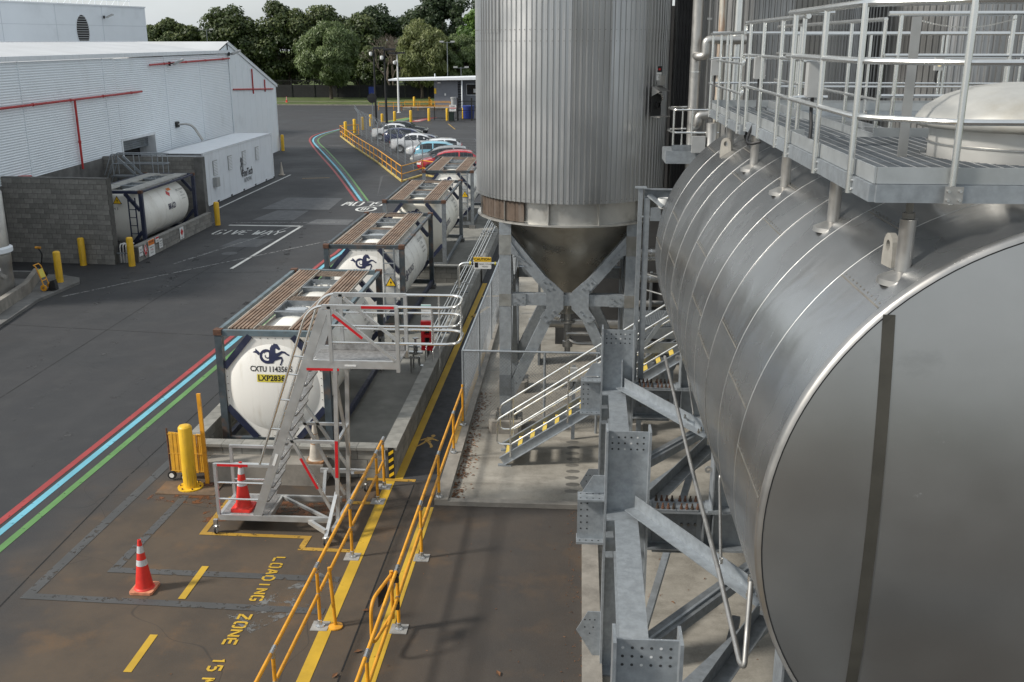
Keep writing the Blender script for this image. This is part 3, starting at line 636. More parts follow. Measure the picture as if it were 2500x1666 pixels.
            obj('cross_tube', MB().cyl((-.43,ya-.08,2.56),(.36,ya-.08,2.56),.022), GALVD, r)
    fz = .0645 if endstyle == 'panel' else .33
    if endstyle == 'panel':
        if logo: obj('emblem', on_dish(emblem((-.02,.0625,2.09), (1,0,0), (0,0,1), .80), .007), INKN, r, 0)
        if code:
            obj('lettering', on_dish(text_mb(code, .165, (-.02,.062,1.76), (1,0,0), (0,0,1), bold=.003, sx=.82), .007), INK, r, 0)
        else: obj('lettering', on_dish(text_mb('CRONOS', .15, (-.02,.062,1.80), (1,0,0), (0,0,1), bold=.003, sx=1.1), .007), INKN, r, 0)
        if plate:
            np_ = MB()
            for k in range(13):
                for z in (1.48,1.565,1.65): np_.v.append((-.33+.62*k/12, 0, z))
            for k in range(12):
                for j in range(2): i_ = k*3+j; np_.f.append((i_,i_+3,i_+4,i_+1))
            obj('number_plate', on_dish(np_, .005), PLATE, r, 0); obj('lettering', on_dish(text_mb(plate, .17, (-.02,.054,1.565), (1,0,0), (0,0,1), bold=.004, sx=.92), .0085), INK, r, 0)
    elif logo: obj('emblem', emblem((-.02,.395,2.05), (1,0,0), (0,.25,.97), .62), INKN, r, 0)
    if side:
        obj('lettering', text_mb(side, .27, (0,1.7,0), (0,1,0), (0,0,1), cyl=(0,zc,R+.012,.12,1), bold=.003), INKN, r, 0)
        e = emblem((0,0,0), (1,0,0), (0,1,0), .62); e.v = [((R+.012)*cos(.10+b/R), .95+a, zc+(R+.012)*sin(.10+b/R)) for a, b, c in e.v]; obj('emblem', e, INKN, r, 0)
        for k, (t_, sz) in enumerate((('CXTU 114356 5',.13),('22T6',.12),('MGW 36000 KG',.08),('TARE 3580 KG',.08))):
            obj('lettering', text_mb(t_, sz, (0,4.55,0), (0,1,0), (0,0,1), cyl=(0,zc,R+.012,.55-k*.13,1)), INK, r, 0)
        obj('sticker', MB().add([((R+.01)*cos(a), y, zc+(R+.01)*sin(a)) for a in (.72,.84) for y in (4.2,4.5)], [(0,1,3,2)]), SIGNO, r, 0)
    return r
mat_edge = mat('pale_walkway_edge', (.38,.34,.29), .7, 0, .2, 4)
T1 = tank_container('tank_container', 'white tank container with code plate and blue-grey frame, nearest to the access stairs', (-6.40,19.81,.18), 0, code='CXTU 114356 5', plate='LXP2836')
T2 = tank_container('tank_container', 'white tank container with ladder and brown walkways, second from the front', (-6.368,29.07,.18), -.002, ladder=True, FM=FRAME, LM=FRAME)
label_tri(T2, (.80,-.05,1.35), (1,0,0), (0,0,1), .34)
T3 = tank_container('tank_container', 'cream tank container with open grey frame and domed end, third from the front', (-6.264,37.84,.18), .006, shell=TANKY, endstyle='dish', FM=GALVD, LM=FRAME)
T4 = tank_container('tank_container', 'white tank container beside the silo, farthest of the row by the footpath', (-6.138,47.05,.18), .006, ladder=True, FM=GALVD, LM=FRAME, code='CRXU 824124 3')
label_tri(T4, (.80,-.05,1.35), (1,0,0), (0,0,1), .34)
for t_ in (T1,T2,T3,T4):
    for y in (.1,5.95):
        for x in (-1.13,1.13):
            obj('support_block', MB().box(x-.15,x+.15,y-.15,y+.15,-.15,-.002), CONCD, t_, 0)
TB = tank_container('tank_container', 'white tank container marked with black company lettering, inside the far block bund', (-19.37,40.6,.03), .0, FM=NAVY, LM=NAVY, walk=OLDW, grid=OLDW, endstyle='dish', logo=False, side=None)
cyl_ = (0,1.335,1.132,.10,1)
obj('lettering', text_mb('BRAID', .36, (0,3.3,0), (0,1,0), (0,0,1), cyl=cyl_, bold=.008, sx=.8), INKN, TB, 0)
for k, (t_, sz) in enumerate((('BTLU 261194 3',.13),('22K2',.12),('MGW 36000 KG',.07),('TARE 3700 KG',.07))): obj('lettering', text_mb(t_, sz, (0,4.75,0), (0,1,0), (0,0,1), cyl=(0,1.335,1.132,.62-k*.13,1)), INK, TB, 0)
obj('hazard_diamond', MB().add([(1.13*cos(a),y,1.335+1.13*sin(a)) for y, a in ((3.2,.62),(3.4,.48),(3.6,.62),(3.4,.76))], [(0,1,2,3)]), SIGNR, TB, 0)
obj('sticker', MB().add([(1.13*cos(a),y,1.335+1.13*sin(a)) for a in (.72,.84) for y in (3.55,3.95)], [(0,1,3,2)]), SIGNO, TB, 0)
for x in (.62,.92): obj('ladder_rail', MB().bar((x,-.02,.25),(x,-.02,2.3),.05,.03), NAVY, TB, 0)
for k in range(6): obj('ladder_rung', MB().bar((.62,-.02,.45+k*.34),(.92,-.02,.45+k*.34),.035,.03), NAVY, TB, 0)
label_tri(TB, (.05,.20,2.0), (1,0,0), (0,0,1), .40)
obj('lettering', text_mb('164 3', .15, (-.15,.30,1.78), (1,0,0), (0,0,1)), INK, TB, 0)

# ------------------------------------------------------------------ mobile access stairs
st = thing('access_stairs', 'aluminium mobile access stairs with high platform in front of the nearest tank container', 'access stairs', (-5.2,16.5,0), world=True)
def sp(name, mb, mt=ALU, sm=35): return obj(name, mb, mt, st, sm)
YF, YR = 16.17, 17.03
for y, nm in ((YF,'f'),(YR,'r')):
    sp('base_rail', MB().bar((-6.42,y,.30),(-4.35,y,.30),.06,.10), ALU, 0)
    # steep stringer
    sp('stringer', MB().bar((-5.70,y,.34),(-4.27,y,4.24),.16,.045,(0,1,0)), ALU, 0)
    sp('hand_rail', MB().tube(fillet([(-5.585,y,1.36),(-4.60,y+.0,4.12),(-4.40,y,4.30),(-3.05,y,4.30)], .2), .024), STEEL)
    # lower step guard
    sp('guard_rail', MB().bar((-6.42,y,1.33),(-5.36,y,1.33),.05,.05), ALU, 0)
    sp('guard_post', MB().bar((-6.41,y,.35),(-6.41,y,1.35),.055,.055,(0,1,0)), ALU, 0)
    sp('guard_rail', MB().cyl((-6.40,y,.98),(-5.45,y,.98),.019), STEEL); sp('guard_rail', MB().cyl((-6.40,y,.66),(-5.55,y,.66),.019), STEEL)
    # upper platform frame
    sp('platform_beam', MB().bar((-4.60,y,3.27),(-3.0,y,3.27),.05,.14), ALU, 0)
    sp('guard_post', MB().bar((-4.18,y,3.3),(-4.18,y,4.30),.06,.06,(0,1,0)), ALU, 0)
    sp('guard_post', MB().bar((-3.02,y,3.15),(-3.02,y,4.30),.06,.09,(0,1,0)), ALU, 0)
    sp('guard_rail', MB().bar((-4.30,y,4.29),(-3.0,y,4.29),.06,.07), ALU, 0)
    sp('guard_brace', MB().bar((-4.12,y,4.22),(-3.06,y,3.34),.05,.05,(0,1,0)), ALU, 0)
    sp('guard_rail', MB().cyl((-4.15,y,3.96),(-3.0,y,3.96),.019), STEEL); sp('guard_rail', MB().cyl((-4.15,y,3.66),(-3.0,y,3.66),.019), STEEL)
    # rear upright and braces
    sp('upright', MB().bar((-4.22,y,.28),(-4.12,y,3.22),.07,.06,(0,1,0)), ALU, 0)
    sp('brace', MB().bar((-5.05,y,2.0),(-4.28,y,.40),.05,.05,(0,1,0)), ALU, 0)
    sp('brace', MB().bar((-5.12,y,1.82),(-4.18,y,1.82),.05,.05), ALU, 0)
for z, in ((4.30,),(3.66,)):
    sp('end_loop', MB().tube(fillet([(-3.0,YF,z),(-1.98,YF,z),(-1.98,YR,z),(-3.0,YR,z)], .28, 6), .025), STEEL)
sp('end_loop', MB().tube(fillet([(-3.0,YF,3.97),(-1.98,YF,3.97),(-1.98,YR,3.97),(-3.0,YR,3.97)], .28, 6), .02), STEEL)
for (x,y) in ((-2.42,YF),(-2.42,YR),(-1.98,(YF+YR)/2)): sp('loop_post', MB().cyl((x,y,3.66),(x,y,4.30),.02), STEEL)
tread = mat('chequer_plate', (.34,.335,.33), .45, .6, .22, 14, (.16,.15,.14), .5, 4, bump=.5, bs=45)
sp('platform_deck', MB().box(-4.58,-3.02,YF+.03,YR-.03,3.255,3.275), tread, 0); sp('toe_board', MB().box(-4.40,-3.03,YR-.045,YR-.032,3.28,3.42), tread, 0)
sp('lower_deck', MB().box(-6.36,-5.52,YF+.03,YR-.03,.33,.36), tread, 0); sp('lower_deck_edge', MB().bar((-5.5,YF+.03,.30),(-5.5,YR-.03,.30),.06,.1), ALU, 0)
for k in range(13):
    t = (k+1)/14; x, z = -5.70+1.43*t, .34+3.9*t
    if z < 3.25: sp('tread', MB().box(x-.10,x+.12,YF+.03,YR-.03,z-.015,z+.015), tread, 0)
for y in (YF,YR):
    for t in (.25,.45,.62,.74): sp('rail_bracket', MB().cyl((-5.585+.985*t,y,1.36+2.76*t),(-5.70+1.43*(t*.69+.24),y,1.36+2.76*t-.02),.015), STEEL)
sp('base_cross_rail', MB().bar((-6.40,YF,.30),(-6.40,YR,.30),.06,.1), ALU, 0); sp('base_cross_rail', MB().bar((-4.22,YF-.35,.28),(-4.14,YR+1.0,.28),.07,.09), ALU, 0)
sp('outrigger', MB().bar((-4.75,YF,.26),(-4.36,15.82,.24),.06,.08), ALU, 0); sp('outrigger', MB().bar((-4.36,15.80,.14),(-4.22,YF+.02,.85),.06,.06,(1,0,0)), ALU, 0)
sp('outrigger', MB().bar((-5.0,18.02,.44),(-4.05,18.02,.44),.06,.08), ALU, 0); sp('outrigger', MB().bar((-4.7,YR,.32),(-4.9,18.0,.42),.06,.06), ALU, 0); sp('outrigger', MB().bar((-4.12,YR,.85),(-4.1,18.05,.42),.05,.05,(1,0,0)), ALU, 0)
sp('brace', MB().bar((-5.48,YR,.32),(-4.4,YF,.32),.05,.05), ALU, 0); sp('brace', MB().bar((-4.95,YR,2.2),(-4.16,YR,.9),.05,.05,(0,1,0)), ALU, 0); sp('brace', MB().bar((-4.13,YF,3.0),(-4.16,YR,1.2),.05,.05,(1,0,0)), ALU, 0); sp('brace', MB().bar((-4.16,YF,1.82),(-4.16,YR,1.82),.05,.05,(1,0,0)), ALU, 0)
for (p, q, y) in (((-6.36,1.36),(-5.80,1.36),YF-.026),((-3.62,4.325),(-3.06,4.325),YF-.032),((-4.12,4.19),(-3.62,3.775),YF-.027),((-4.62,3.205),(-4.05,3.205),YF-.027),((-4.83,1.53),(-4.55,.95),YF-.027)):
    sp('red_tape', MB().bar((p[0],y,p[1]-.03),(q[0],y,q[1]-.03),.045,.004,(0,1,0)), REDP, 0)
sp('red_tape', MB().bar((-4.19,YF-.04,1.15),(-4.165,YF-.04,1.85),.055,.004,(0,1,0)), REDP, 0)
sp('makers_plate', MB().box(-3.95,-3.75,YF-.03,YF-.026,3.24,3.27), SIGNW, 0); sp('makers_plate', MB().bar((-5.33,YF-.026,1.35),(-5.25,YF-.026,1.57),.05,.004,(0,1,0)), SIGNW, 0)
def caster(x, y, hz_=.24):
    c = sp('caster', MB().bar((x,y,.13),(x,y,hz_),.07,.06,(0,1,0)).box(x-.035,x+.035,y-.06,y+.06,.13,.16), CHROME, 0)
    obj('wheel', MB().lathe([(.0,-.02),(.06,-.022),(.078,-.015),(.078,.015),(.06,.022),(0,.02)], (x,y,.08), 20, axis='x'), REFL, c); obj('tyre', MB().lathe([(.062,-.02),(.081,-.016),(.081,.016),(.062,.02)], (x,y,.081), 20, axis='x'), RUBBER, c)
    obj('brake_lever', MB().bar((x,y-.02,.165),(x+.10,y-.06,.19),.03,.015), CHROME, c, 0)
for (x,y) in ((-6.46,16.1),(-4.37,15.78),(-6.42,17.05),(-4.12,18.06)): caster(x,y, .28 if y>16 else .14)

# ------------------------------------------------------------------ cones
def cone(name, label, loc, s=1., mt=ORANGE, bmt=CONEB, bands=True, group='traffic cones'):
    r = thing(name, label, 'traffic cone', loc, 0, group)
    b = MB(); bp = [(-.19,-.16),(-.16,-.19),(.16,-.19),(.19,-.16),(.19,.16),(.16,.19),(-.16,.19),(-.19,.16)]; b.prism([(x*s,y*s) for x,y in bp], (0,0,.0), (1,0,0), (0,1,0), .045*s); obj('base', b, bmt, r, 30)
    prof = lambda z: (.145 - .118*(z-.045)/.855)*s
    def seg(z0, z1, m, nm, e=0.): obj(nm, MB().lathe([(prof(z0)+e,z0*s),(prof(z1)+e,z1*s)] + ([(prof(z1)*.6,z1*s),(prof(z1)*.55,(z1-.02)*s)] if z1 > .89 else []), (0,0,0), 24), m, r, 30)
    obj('foot', MB().lathe([(.165*s,.045*s),(.155*s,.065*s),(prof(.075),.075*s)], (0,0,0), 24), mt, r, 30)
    if bands:
        seg(.075,.46,mt,'body'); seg(.46,.56,REFL,'reflective_band',.002); seg(.56,.68,mt,'body'); seg(.68,.80,REFL,'reflective_band',.002); seg(.80,.90,mt,'body')
    else:
        seg(.075,.40,mt,'body'); seg(.40,.42,bmt,'seam',.003); seg(.42,.62,mt,'body'); seg(.62,.635,bmt,'seam',.003); seg(.635,.90,mt,'body')
    return r
cone('traffic_cone', 'red traffic cone with white bands alone on the brown asphalt', (-6.95,14.1,.006))
cone('traffic_cone', 'red traffic cone with red base standing on the lower step of the access stairs', (-6.03,16.42,.362), 1.02, bmt=ORANGE)
cone('traffic_cone', 'faded dirty cone standing on the concrete ledge behind the stairs', (-5.19,18.42,.462), .95, CONEG, CONEGB, False)
cone('traffic_cone', 'grey faded cone by the far end of the white shipping container', (-19.8,66.2,.006), .95, CONEG, CONEG, False)
cone('traffic_cone', 'small orange and white cone on the far grass verge', (-42.4,146.5,.06), .95, ORANGE, CONEB)

# ------------------------------------------------------------------ bollards
def bollard(label, loc, h=1.2, r=.11, flange=False, mt=YELB):
    t = thing('bollard', label, 'bollard', loc, 0, 'yellow steel bollards')
    obj('tube', MB().lathe([(r,0),(r,h-.06),(r*.96,h-.045)], (0,0,0), 24), mt, t, 40); obj('cap', MB().lathe([(r*.97,h-.045),(r*.8,h-.015),(r*.45,h-.002),(0,h)], (0,0,0), 24), mt, t, 60)
    if flange:
        f = obj('flange', MB().lathe([(r,.025),(r*1.85,.025),(r*1.85,0)], (0,0,0), 24), mt, t, 30)
        for k in range(6): a = k*pi/3; obj('anchor_bolt', MB().cyl((r*1.5*cos(a),r*1.5*sin(a),.025),(r*1.5*cos(a),r*1.5*sin(a),.05),.016,None,6), RUSTY, f, 0)
    return t
sl = struct('bollard_slab', MB().box(-8.25,-7.05,17.62,18.2,0,.02), mat('rusty_slab', (.13,.088,.055), .85, 0, .3, 3, (.20,.10,.035), .6, 1.6))
bollard('large flanged yellow bollard on a rusty slab by the bund corner', (-7.65,17.95,.02), 1.34, .135, True)
BL = [((-18.97,34.76,.1),1.16,'yellow bollard on the kerb beside the yellow hand truck'),((-19.70,38.06,.0),1.12,'yellow bollard standing against the tall block wall'),((-17.70,38.05,.0),1.17,'yellow bollard at the hazard signs on the low block wall'),((-17.50,47.35,.0),1.14,'yellow bollard at the far end of the low block wall'),((-24.15,81.5,.0),1.3,'yellow bollard at the warehouse gable corner')]
for p, h, l in BL: bollard(l, p, h, .13)
CB = [((-21.85,94.3),1.39,'yellow bollard at the head of the car park railing'),((-21.86,98.2),1.33,'second yellow bollard along the car park fence from the railing'),((-21.85,101.8),1.27,'third yellow bollard along the car park fence, seen through mesh'),((-21.92,106.3),1.2,'fourth yellow bollard along the car park fence'),((-21.8,112),.9,'short yellow bollard below the round traffic mirror'),((-20.42,112.1),1.17,'yellow bollard left of the painted green and red crossing'),((-18.63,112.2),1.28,'yellow bollard right beside the painted red crossing'),((-16.85,113.8),1.4,'yellow bollard in the middle of the black palisade fence'),((-14.91,114.7),1.36,'yellow bollard left of the wheelie bin'),((-13.29,116.4),1.3,'yellow bollard behind the black pedestrian gate'),((-22.14,136.4),1.47,'tall yellow bollard left of the gatehouse ramp'),((-20.57,139.8),1.27,'tall yellow bollard at the gatehouse corner')]
for p, h, l in CB: bollard(l, (*p,0), h, .15)

# ------------------------------------------------------------------ yellow handrails
def handrail(name, label, posts, top=1.03, mid=.56, r=.027, pads=True, ends=(None,None), zb=0.):
    t = thing(name, label, 'handrail', (posts[0][0],posts[0][1],0), world=True)
    pts = list(posts); a = [(*p,zb) for p in pts]
    path = [V((p[0],p[1],zb)) for p in ([ends[0]] if ends[0] else []) + pts + ([ends[1]] if ends[1] else [])]
    obj('top_rail', MB().tube([p+V((0,0,top)) for p in path], r, 10), YEL, t); obj('mid_rail', MB().tube([p+V((0,0,mid)) for p in path], r, 10), YEL, t)
    for p in pts:
        x, y = p
        o = obj('post', MB().cyl((x,y,zb+.03),(x,y,zb+top),r,None,10), YEL, t); z = zb
        obj('base_fitting', MB().lathe([(.075,zb+.012),(.07,zb+.03),(.036,zb+.045),(.036,zb+.12),(.028,zb+.125)], (x,y,0), 14), CHROME, o)
        if pads: obj('base_pad', MB().box(x-.13,x+.13,y-.13,y+.13,zb+.002,zb+.014), SIGNP, o, 0)
        obj('top_clamp', MB().tube([(x,y-.09,zb+top),(x,y+.09,zb+top)], r*1.28, 10).cyl((x,y,zb+top-.10),(x,y,zb+top-.01),r*1.28,None,10), CHROME, o); obj('mid_clamp', MB().tube([(x,y-.04,zb+mid),(x,y+.04,zb+mid)], r*1.3, 10), CHROME, o)
    return t
SIGNP = mat('grout_pad', (.30,.295,.28), .8, 0, .15, 6, (.15,.11,.08), .4, 4)
handrail('handrail', 'yellow pipe handrail on the left of the footpath beside the loading zone', [(-3.78,18.25),(-3.78,17.58),(-3.80,15.39),(-3.82,13.23),(-3.84,11.05),(-3.86,8.87)])
HR = handrail('handrail', 'yellow pipe handrail on the right of the footpath leading to the mesh fence', [(-2.59,15.43),(-2.60,13.23),(-2.61,11.05),(-2.62,8.87)])
for (x,y) in ((-2.58,17.6),(-2.56,19.79),(-2.545,21.40)):
    o = obj('post', MB().cyl((x,y,.13),(x,y,1.03 if y < 21 else 1.12),.027,None,10), YEL, HR); obj('base_fitting', MB().lathe([(.075,.14),(.07,.16),(.036,.175),(.036,.24)], (x,y,0), 14), CHROME, o)
    obj('top_clamp', MB().tube([(x,y-.09,1.03),(x,y+.09,1.03)], .035, 10), CHROME, o)
for z in (1.03,.56): obj('top_rail' if z > 1 else 'mid_rail', MB().tube([(-2.59,15.44,z),(-2.58,17.6,z),(-2.545,21.4,z)], .0275, 10), YEL, HR)
gp = thing('gate_post', 'flanged orange gate post standing beside the left handrail', 'post', (-3.58,13.23,0), world=True)
obj('post', MB().cyl((-3.58,13.23,.02),(-3.63,13.23,1.02),.028,None,10), YEL, gp); obj('flange', MB().lathe([(.11,.004),(.11,.025),(.03,.05)], (-3.58,13.23,0), 18), YEL, gp)
sg = thing('swing_gate', 'yellow looped self-closing gate hinged on the right handrail', 'gate', (-2.62,13.0,0), world=True)
obj('loop', MB().tube(fillet([(-2.66,13.16,1.0),(-2.82,12.35,1.0),(-2.82,12.30,.30),(-2.70,13.1,.30)], .22, 6), .026, 10), YEL, sg); obj('hinge_bar', MB().cyl((-2.67,13.14,.25),(-2.67,13.14,1.05),.028), YEL, sg)
obj('gate_sign', MB().box(-.008,.008,-.16,.16,-.11,.11).xf(Matrix.Translation((-2.735,12.78,.86)) @ Matrix.Rotation(radians(-12),4,'Z')), INK, sg, 0); obj('hinge', MB().box(-2.66,-2.57,13.12,13.20,.86,.98).box(-2.66,-2.57,13.12,13.20,.40,.50), BLACK, sg, 0)

# ------------------------------------------------------------------ folding barrier trolley and leaning post
fb = thing('folding_barrier', 'folded yellow expanding barrier on small wheels behind the big bollard', 'barrier', (-7.85,18.35,0), world=True)
for k in range(14): obj('slat', MB().box(-8.17+k*.040,-8.17+k*.040+.037,18.33-.006*(k%2),18.36,.16,1.04 - .004*k), YELL, fb, 0)
for k in range(3): obj('slat', MB().box(-7.60+k*.036,-7.60+k*.036+.026,18.34,18.37,.16,1.00), YELL, fb, 0)
for z in (.20,.58,1.0): obj('scissor_rod', MB().cyl((-8.19,18.325,z),(-7.50,18.325,z),.005), YELL, fb)
obj('end_post', MB().cyl((-8.20,18.34,.1),(-8.20,18.34,1.12),.018), RUSTY, fb)
for (x,y) in ((-7.86,18.22),(-8.16,18.3)):
    wl = obj('wheel', MB().lathe([(.05,-.03),(.085,-.03),(.09,0),(.085,.03),(.05,.03)], (x,y,.115), 18, axis='y'), RUBBER, fb); obj('rim', MB().lathe([(0,-.032),(.05,-.034),(.05,.03),(0,.03)], (x,y,.115), 12, axis='y'), SIGNW, wl)
lp = thing('leaning_post', 'tall slim orange channel post leaning beside the folded barrier', 'post', (-7.38,18.1,0), world=True)
obj('channel', MB().bar((-7.36,18.12,.03),(-7.42,18.22,1.92),.075,.05,(0,1,0)), YEL, lp, 0); obj('foot_plate', MB().box(-7.45,-7.24,18.02,18.16,.021,.04), RUSTY, lp, 0)
# ------------------------------------------------------------------ silos
SX, SY, SR = -.19, 22.98, 2.13
BLACKM = mat('black_shade_panel', (.010,.010,.011), .5, 0, .3, 2)
def build_silo(CL):
    s = thing('silo', 'tall ribbed metal silo with conical hopper on a galvanised steel frame, beside the footpath', 'silo', (SX,SY,0), 0, 'ribbed metal silos')
    NS, NR = 16, 7
    for k in range(NS):
        mb = MB(); pr = []; a0 = 2*pi*k/NS - .006; da = (2*pi/NS + .012)/NR; e = .003*(k % 2)
        for j in range(NR):
            for f, h in ((0,0),(.52,0),(.62,.026),(.88,.026),(.98,0)): pr.append((a0+(j+f)*da, SR-.028+h+e))
        pr.append((a0+NR*da, SR-.028+e)); zs = [5.33, 8.75, 8.76, 12.0, 15.5]; m = len(pr)
        tw = [random.uniform(-.004,.004) for _ in zs]
        for i, z in enumerate(zs):
            for a, r in pr: mb.v.append(((r+tw[i])*cos(a), (r+tw[i])*sin(a), z))
        for i in range(len(zs)-1):
            for q in range(m-1): mb.f.append((i*m+q, i*m+q+1, (i+1)*m+q+1, (i+1)*m+q))
        obj('cladding_sheet', mb, CL, s, 25)
    scr = MB()
    for k in range(112):
        a = 2*pi*(k+.75)/112
        for z in (5.40,8.60,8.82,11.9): scr.cyl(((SR)*cos(a),SR*sin(a),z),((SR+.006)*cos(a),(SR+.006)*sin(a),z),.009,None,5)
    o = obj('cladding_screws', scr, STAIN, s, 0); o['kind'] = 'stuff'
    sk = obj('skirt', MB().lathe([(1.98,5.6),(1.98,4.86)], (0,0,0), 72), SKIRT, s)
    obj('base_flange', MB().lathe([(1.98,4.875),(2.11,4.87),(2.11,4.835),(1.90,4.835)], (0,0,0), 72), SKIRT, s, 30)
    for k in range(12):
        a = 2*pi*k/12 + radians(-90+18)
        obj('stiffener', MB().box(0,.11,-.008,.008,4.87,5.36).xf(Matrix.Rotation(a,4,'Z') @ Matrix.Translation((1.975,0,0))), SKIRT, sk, 0)
    for k in range(7):
        a = radians(-160 + k*6.5); obj('skirt_panel', MB().box(-.11,.11,-.012,.012,4.89,5.34).xf(Matrix.Rotation(a,4,'Z') @ Matrix.Translation((2.03,0,0)) @ Matrix.Rotation(pi/2,4,'Z')), rust_panel, sk, 0)
    obj('hopper_cone', MB().lathe([(1.96,4.84),(1.30,4.03),(1.29,4.02),(.62,3.2),(.25,2.72),(.22,2.70),(.22,2.45)], (0,0,0), 72), CONE_M, s, 30)
    ov = obj('outlet_valve', MB().lathe([(.11,2.46),(.11,2.25),(.17,2.25),(.17,2.20),(.09,2.18),(.09,1.75),(.12,1.73),(.12,1.60),(.07,1.58),(.07,1.45)], (0,0,0), 20), STEELD, s)
    obj('outlet_pipe', MB().tube(fillet([(0,0,1.95),(0,-.35,1.95),(0,-.35,2.02),(2.4,-.35,2.02)], .1), .045), STEELD, ov); obj('outlet_pipe', MB().tube(fillet([(.0,0,1.8),(.2,-.15,1.72),(2.4,-.15,1.72)], .1), .05), STEELD, ov); obj('actuator', MB().cyl((-.18,-.1,2.35),(-.55,-.1,2.42),.09), CHROME, ov)
    H = 1.38
    for sx in (-1,1):
        for sy in (-1,1):
            x, y = sx*H, sy*H
            c = obj('column', MB().box(x-.13,x+.13,y-.13,y+.13,.34,4.83), GALV, s, 0)
            for (z0,z1) in ((4.12,4.56),(2.96,3.24),(.85,1.35)): obj('splice_sleeve', MB().box(x-.137,x+.137,y-.137,y+.137,z0,z1), GALVD if z0 < 2 else STAINP, c, 0)
            obj('base_plate', MB().box(x-.24,x+.24,y-.24,y+.24,.30,.34), STAIN, c, 0)
            obj('pedestal', MB().prism([(-.37,-.30),(-.30,-.37),(.30,-.37),(.37,-.30),(.37,.30),(.30,.37),(-.30,.37),(-.37,.30)], (x,y,0), (1,0,0), (0,1,0), .30), CONC, s, 0)
            ab = MB()
            for qx in (-.2,-.07,.07,.2):
                for qy in (-.2,.2): ab.cyl((x+qx,y+qy,.34),(x+qx,y+qy,.44),.018,None,6)
            o = obj('anchor_bolts', ab, STAIN, c, 0); o['kind'] = 'stuff'
    for k in range(4):
        M_ = Matrix.Rotation(k*pi/2,4,'Z'); y = -H
        cb = obj('cross_beam', MB().box(-H+.13,H-.13,y-.10,y+.10,2.98,3.235).xf(M_), GALV, s, 0)
        for sx in (-1,1):
            # upper brace down to the middle node, lower brace to the foot, bolted gussets
            def ib(p, q, wd, h): return MB().bar(p, q, wd, h, (0,1,0)).xf(M_)
            obj('upper_brace', MB().bar((sx*1.33,y,4.47),(sx*.30,y,3.22),.235,.22,(0,1,0)).xf(M_), GALV, s, 0)
            obj('lower_brace', MB().bar((sx*.30,y,3.0),(sx*1.30,y,.84),.235,.22,(0,1,0)).xf(M_), GALV, s, 0)
            hub = [(.09,2.92),(.09,3.30),(.30,3.50),(.48,3.64),(.64,3.50),(.47,3.30),(.47,2.92),(.62,2.70),(.46,2.58),(.30,2.70)]
            g = obj('gusset_plate', MB().prism([(sx*a,b) for a,b in (hub if sx < 0 else hub[::-1])], (0,y-.125,0), (1,0,0), (0,0,1), .02 if sx>0 else .02).xf(M_), GALV, s, 0)
            bt = MB()
            for a, b in ((.41,3.50),(.52,3.52),(.33,3.38),(.45,3.36),(.36,2.78),(.50,2.74),(.30,2.86),(.45,2.62)): bt.cyl((sx*a,y-.14,b),(sx*a,y-.165,b),.022,None,6)
            for a, b in ((.95,3.98),(1.05,3.94),(1.10,4.15),(1.18,4.08),(.98,3.16),(1.16,3.16),(.98,3.04),(1.16,3.04),(1.05,1.3),(1.13,1.16)): bt.cyl((sx*a,y-.14,b),(sx*a,y-.16,b),.022,None,6)
            o = obj('bolts', bt.xf(M_), GALVD, g, 0); o['kind'] = 'stuff'
            obj('gusset_plate', MB().prism([(sx*a,b) for a,b in ([(.86,3.94),(1.02,4.06+.0),(1.25,4.40),(1.25,4.15)] if sx<0 else [(.86,3.94),(1.25,4.15),(1.25,4.40),(1.02,4.14)])], (0,y-.13,0), (1,0,0), (0,0,1), .02).xf(M_), GALV, s, 0)
            obj('splice_plate', MB().box(min(sx*.92,sx*1.25),max(sx*.92,sx*1.25),y-.12,y-.102,2.97,3.245).xf(M_), GALV, s, 0)
    return s
rust_panel = mat('brown_stained_steel', (.115,.085,.065), .6, .4, .25, 3, (.22,.20,.18), .5, 1.2, streak=True)
STAINP = mat('smudged_galvanised', (.31,.315,.30), .55, .5, .2, 4, (.17,.155,.13), .6, 1.5, .4, .65)
silo1 = build_silo(SILO)
silo2 = build_silo(SILO2); silo2.location = (4.02,23.35,0); silo2.rotation_euler = (0,0,.5); silo2['label'] = 'ribbed metal silo behind the pipes, between the first silo and the dark gap'
silo2.scale = (.93,.93,1)
silo3 = copy_tree(silo2, (8.22,23.30,0), 1.1, 'ribbed metal silo behind the platform railing, right of the dark gap'); silo3.scale = (1,1,1)
cb = thing('instrument_cabinet', 'open stainless instrument niche on the right flank of the nearest silo', 'cabinet', (1.58,21.62,7.1), radians(50))
obj('back', MB().box(-.17,.17,-.02,.0,0,.60), DARKG, cb, 0); obj('hood', MB().add([(-.18,-.02,.60),(.18,-.02,.60),(.18,-.22,.50),(-.18,-.22,.50)], [(0,1,2,3)]).add([(-.18,-.02,.60),(-.18,-.22,.50),(-.18,-.02,.40)],[(0,1,2)]), STEELD, cb, 0)
obj('tray', MB().box(-.19,.19,-.25,-.02,-.02,0), STEELD, cb, 0); obj('gauge', MB().lathe([(.055,-.05),(.055,-.02),(.07,-.02),(.07,-.06),(.055,-.06)], (-.02,-.03,.22), 20, axis='y'), BLACK, cb); obj('valve', MB().tube(fillet([(-.1,-.05,.5),(.08,-.09,.44),(.12,-.08,.3)], .05), .022), CHROME, cb); obj('cover', MB().box(.0,.17,-.10,-.01,.62,.82), STEELD, cb, 0)
ns = thing('notice_sign', 'small red and white notice high on the nearest silo above the instrument niche', 'sign', (1.62,21.60,7.96), radians(50))
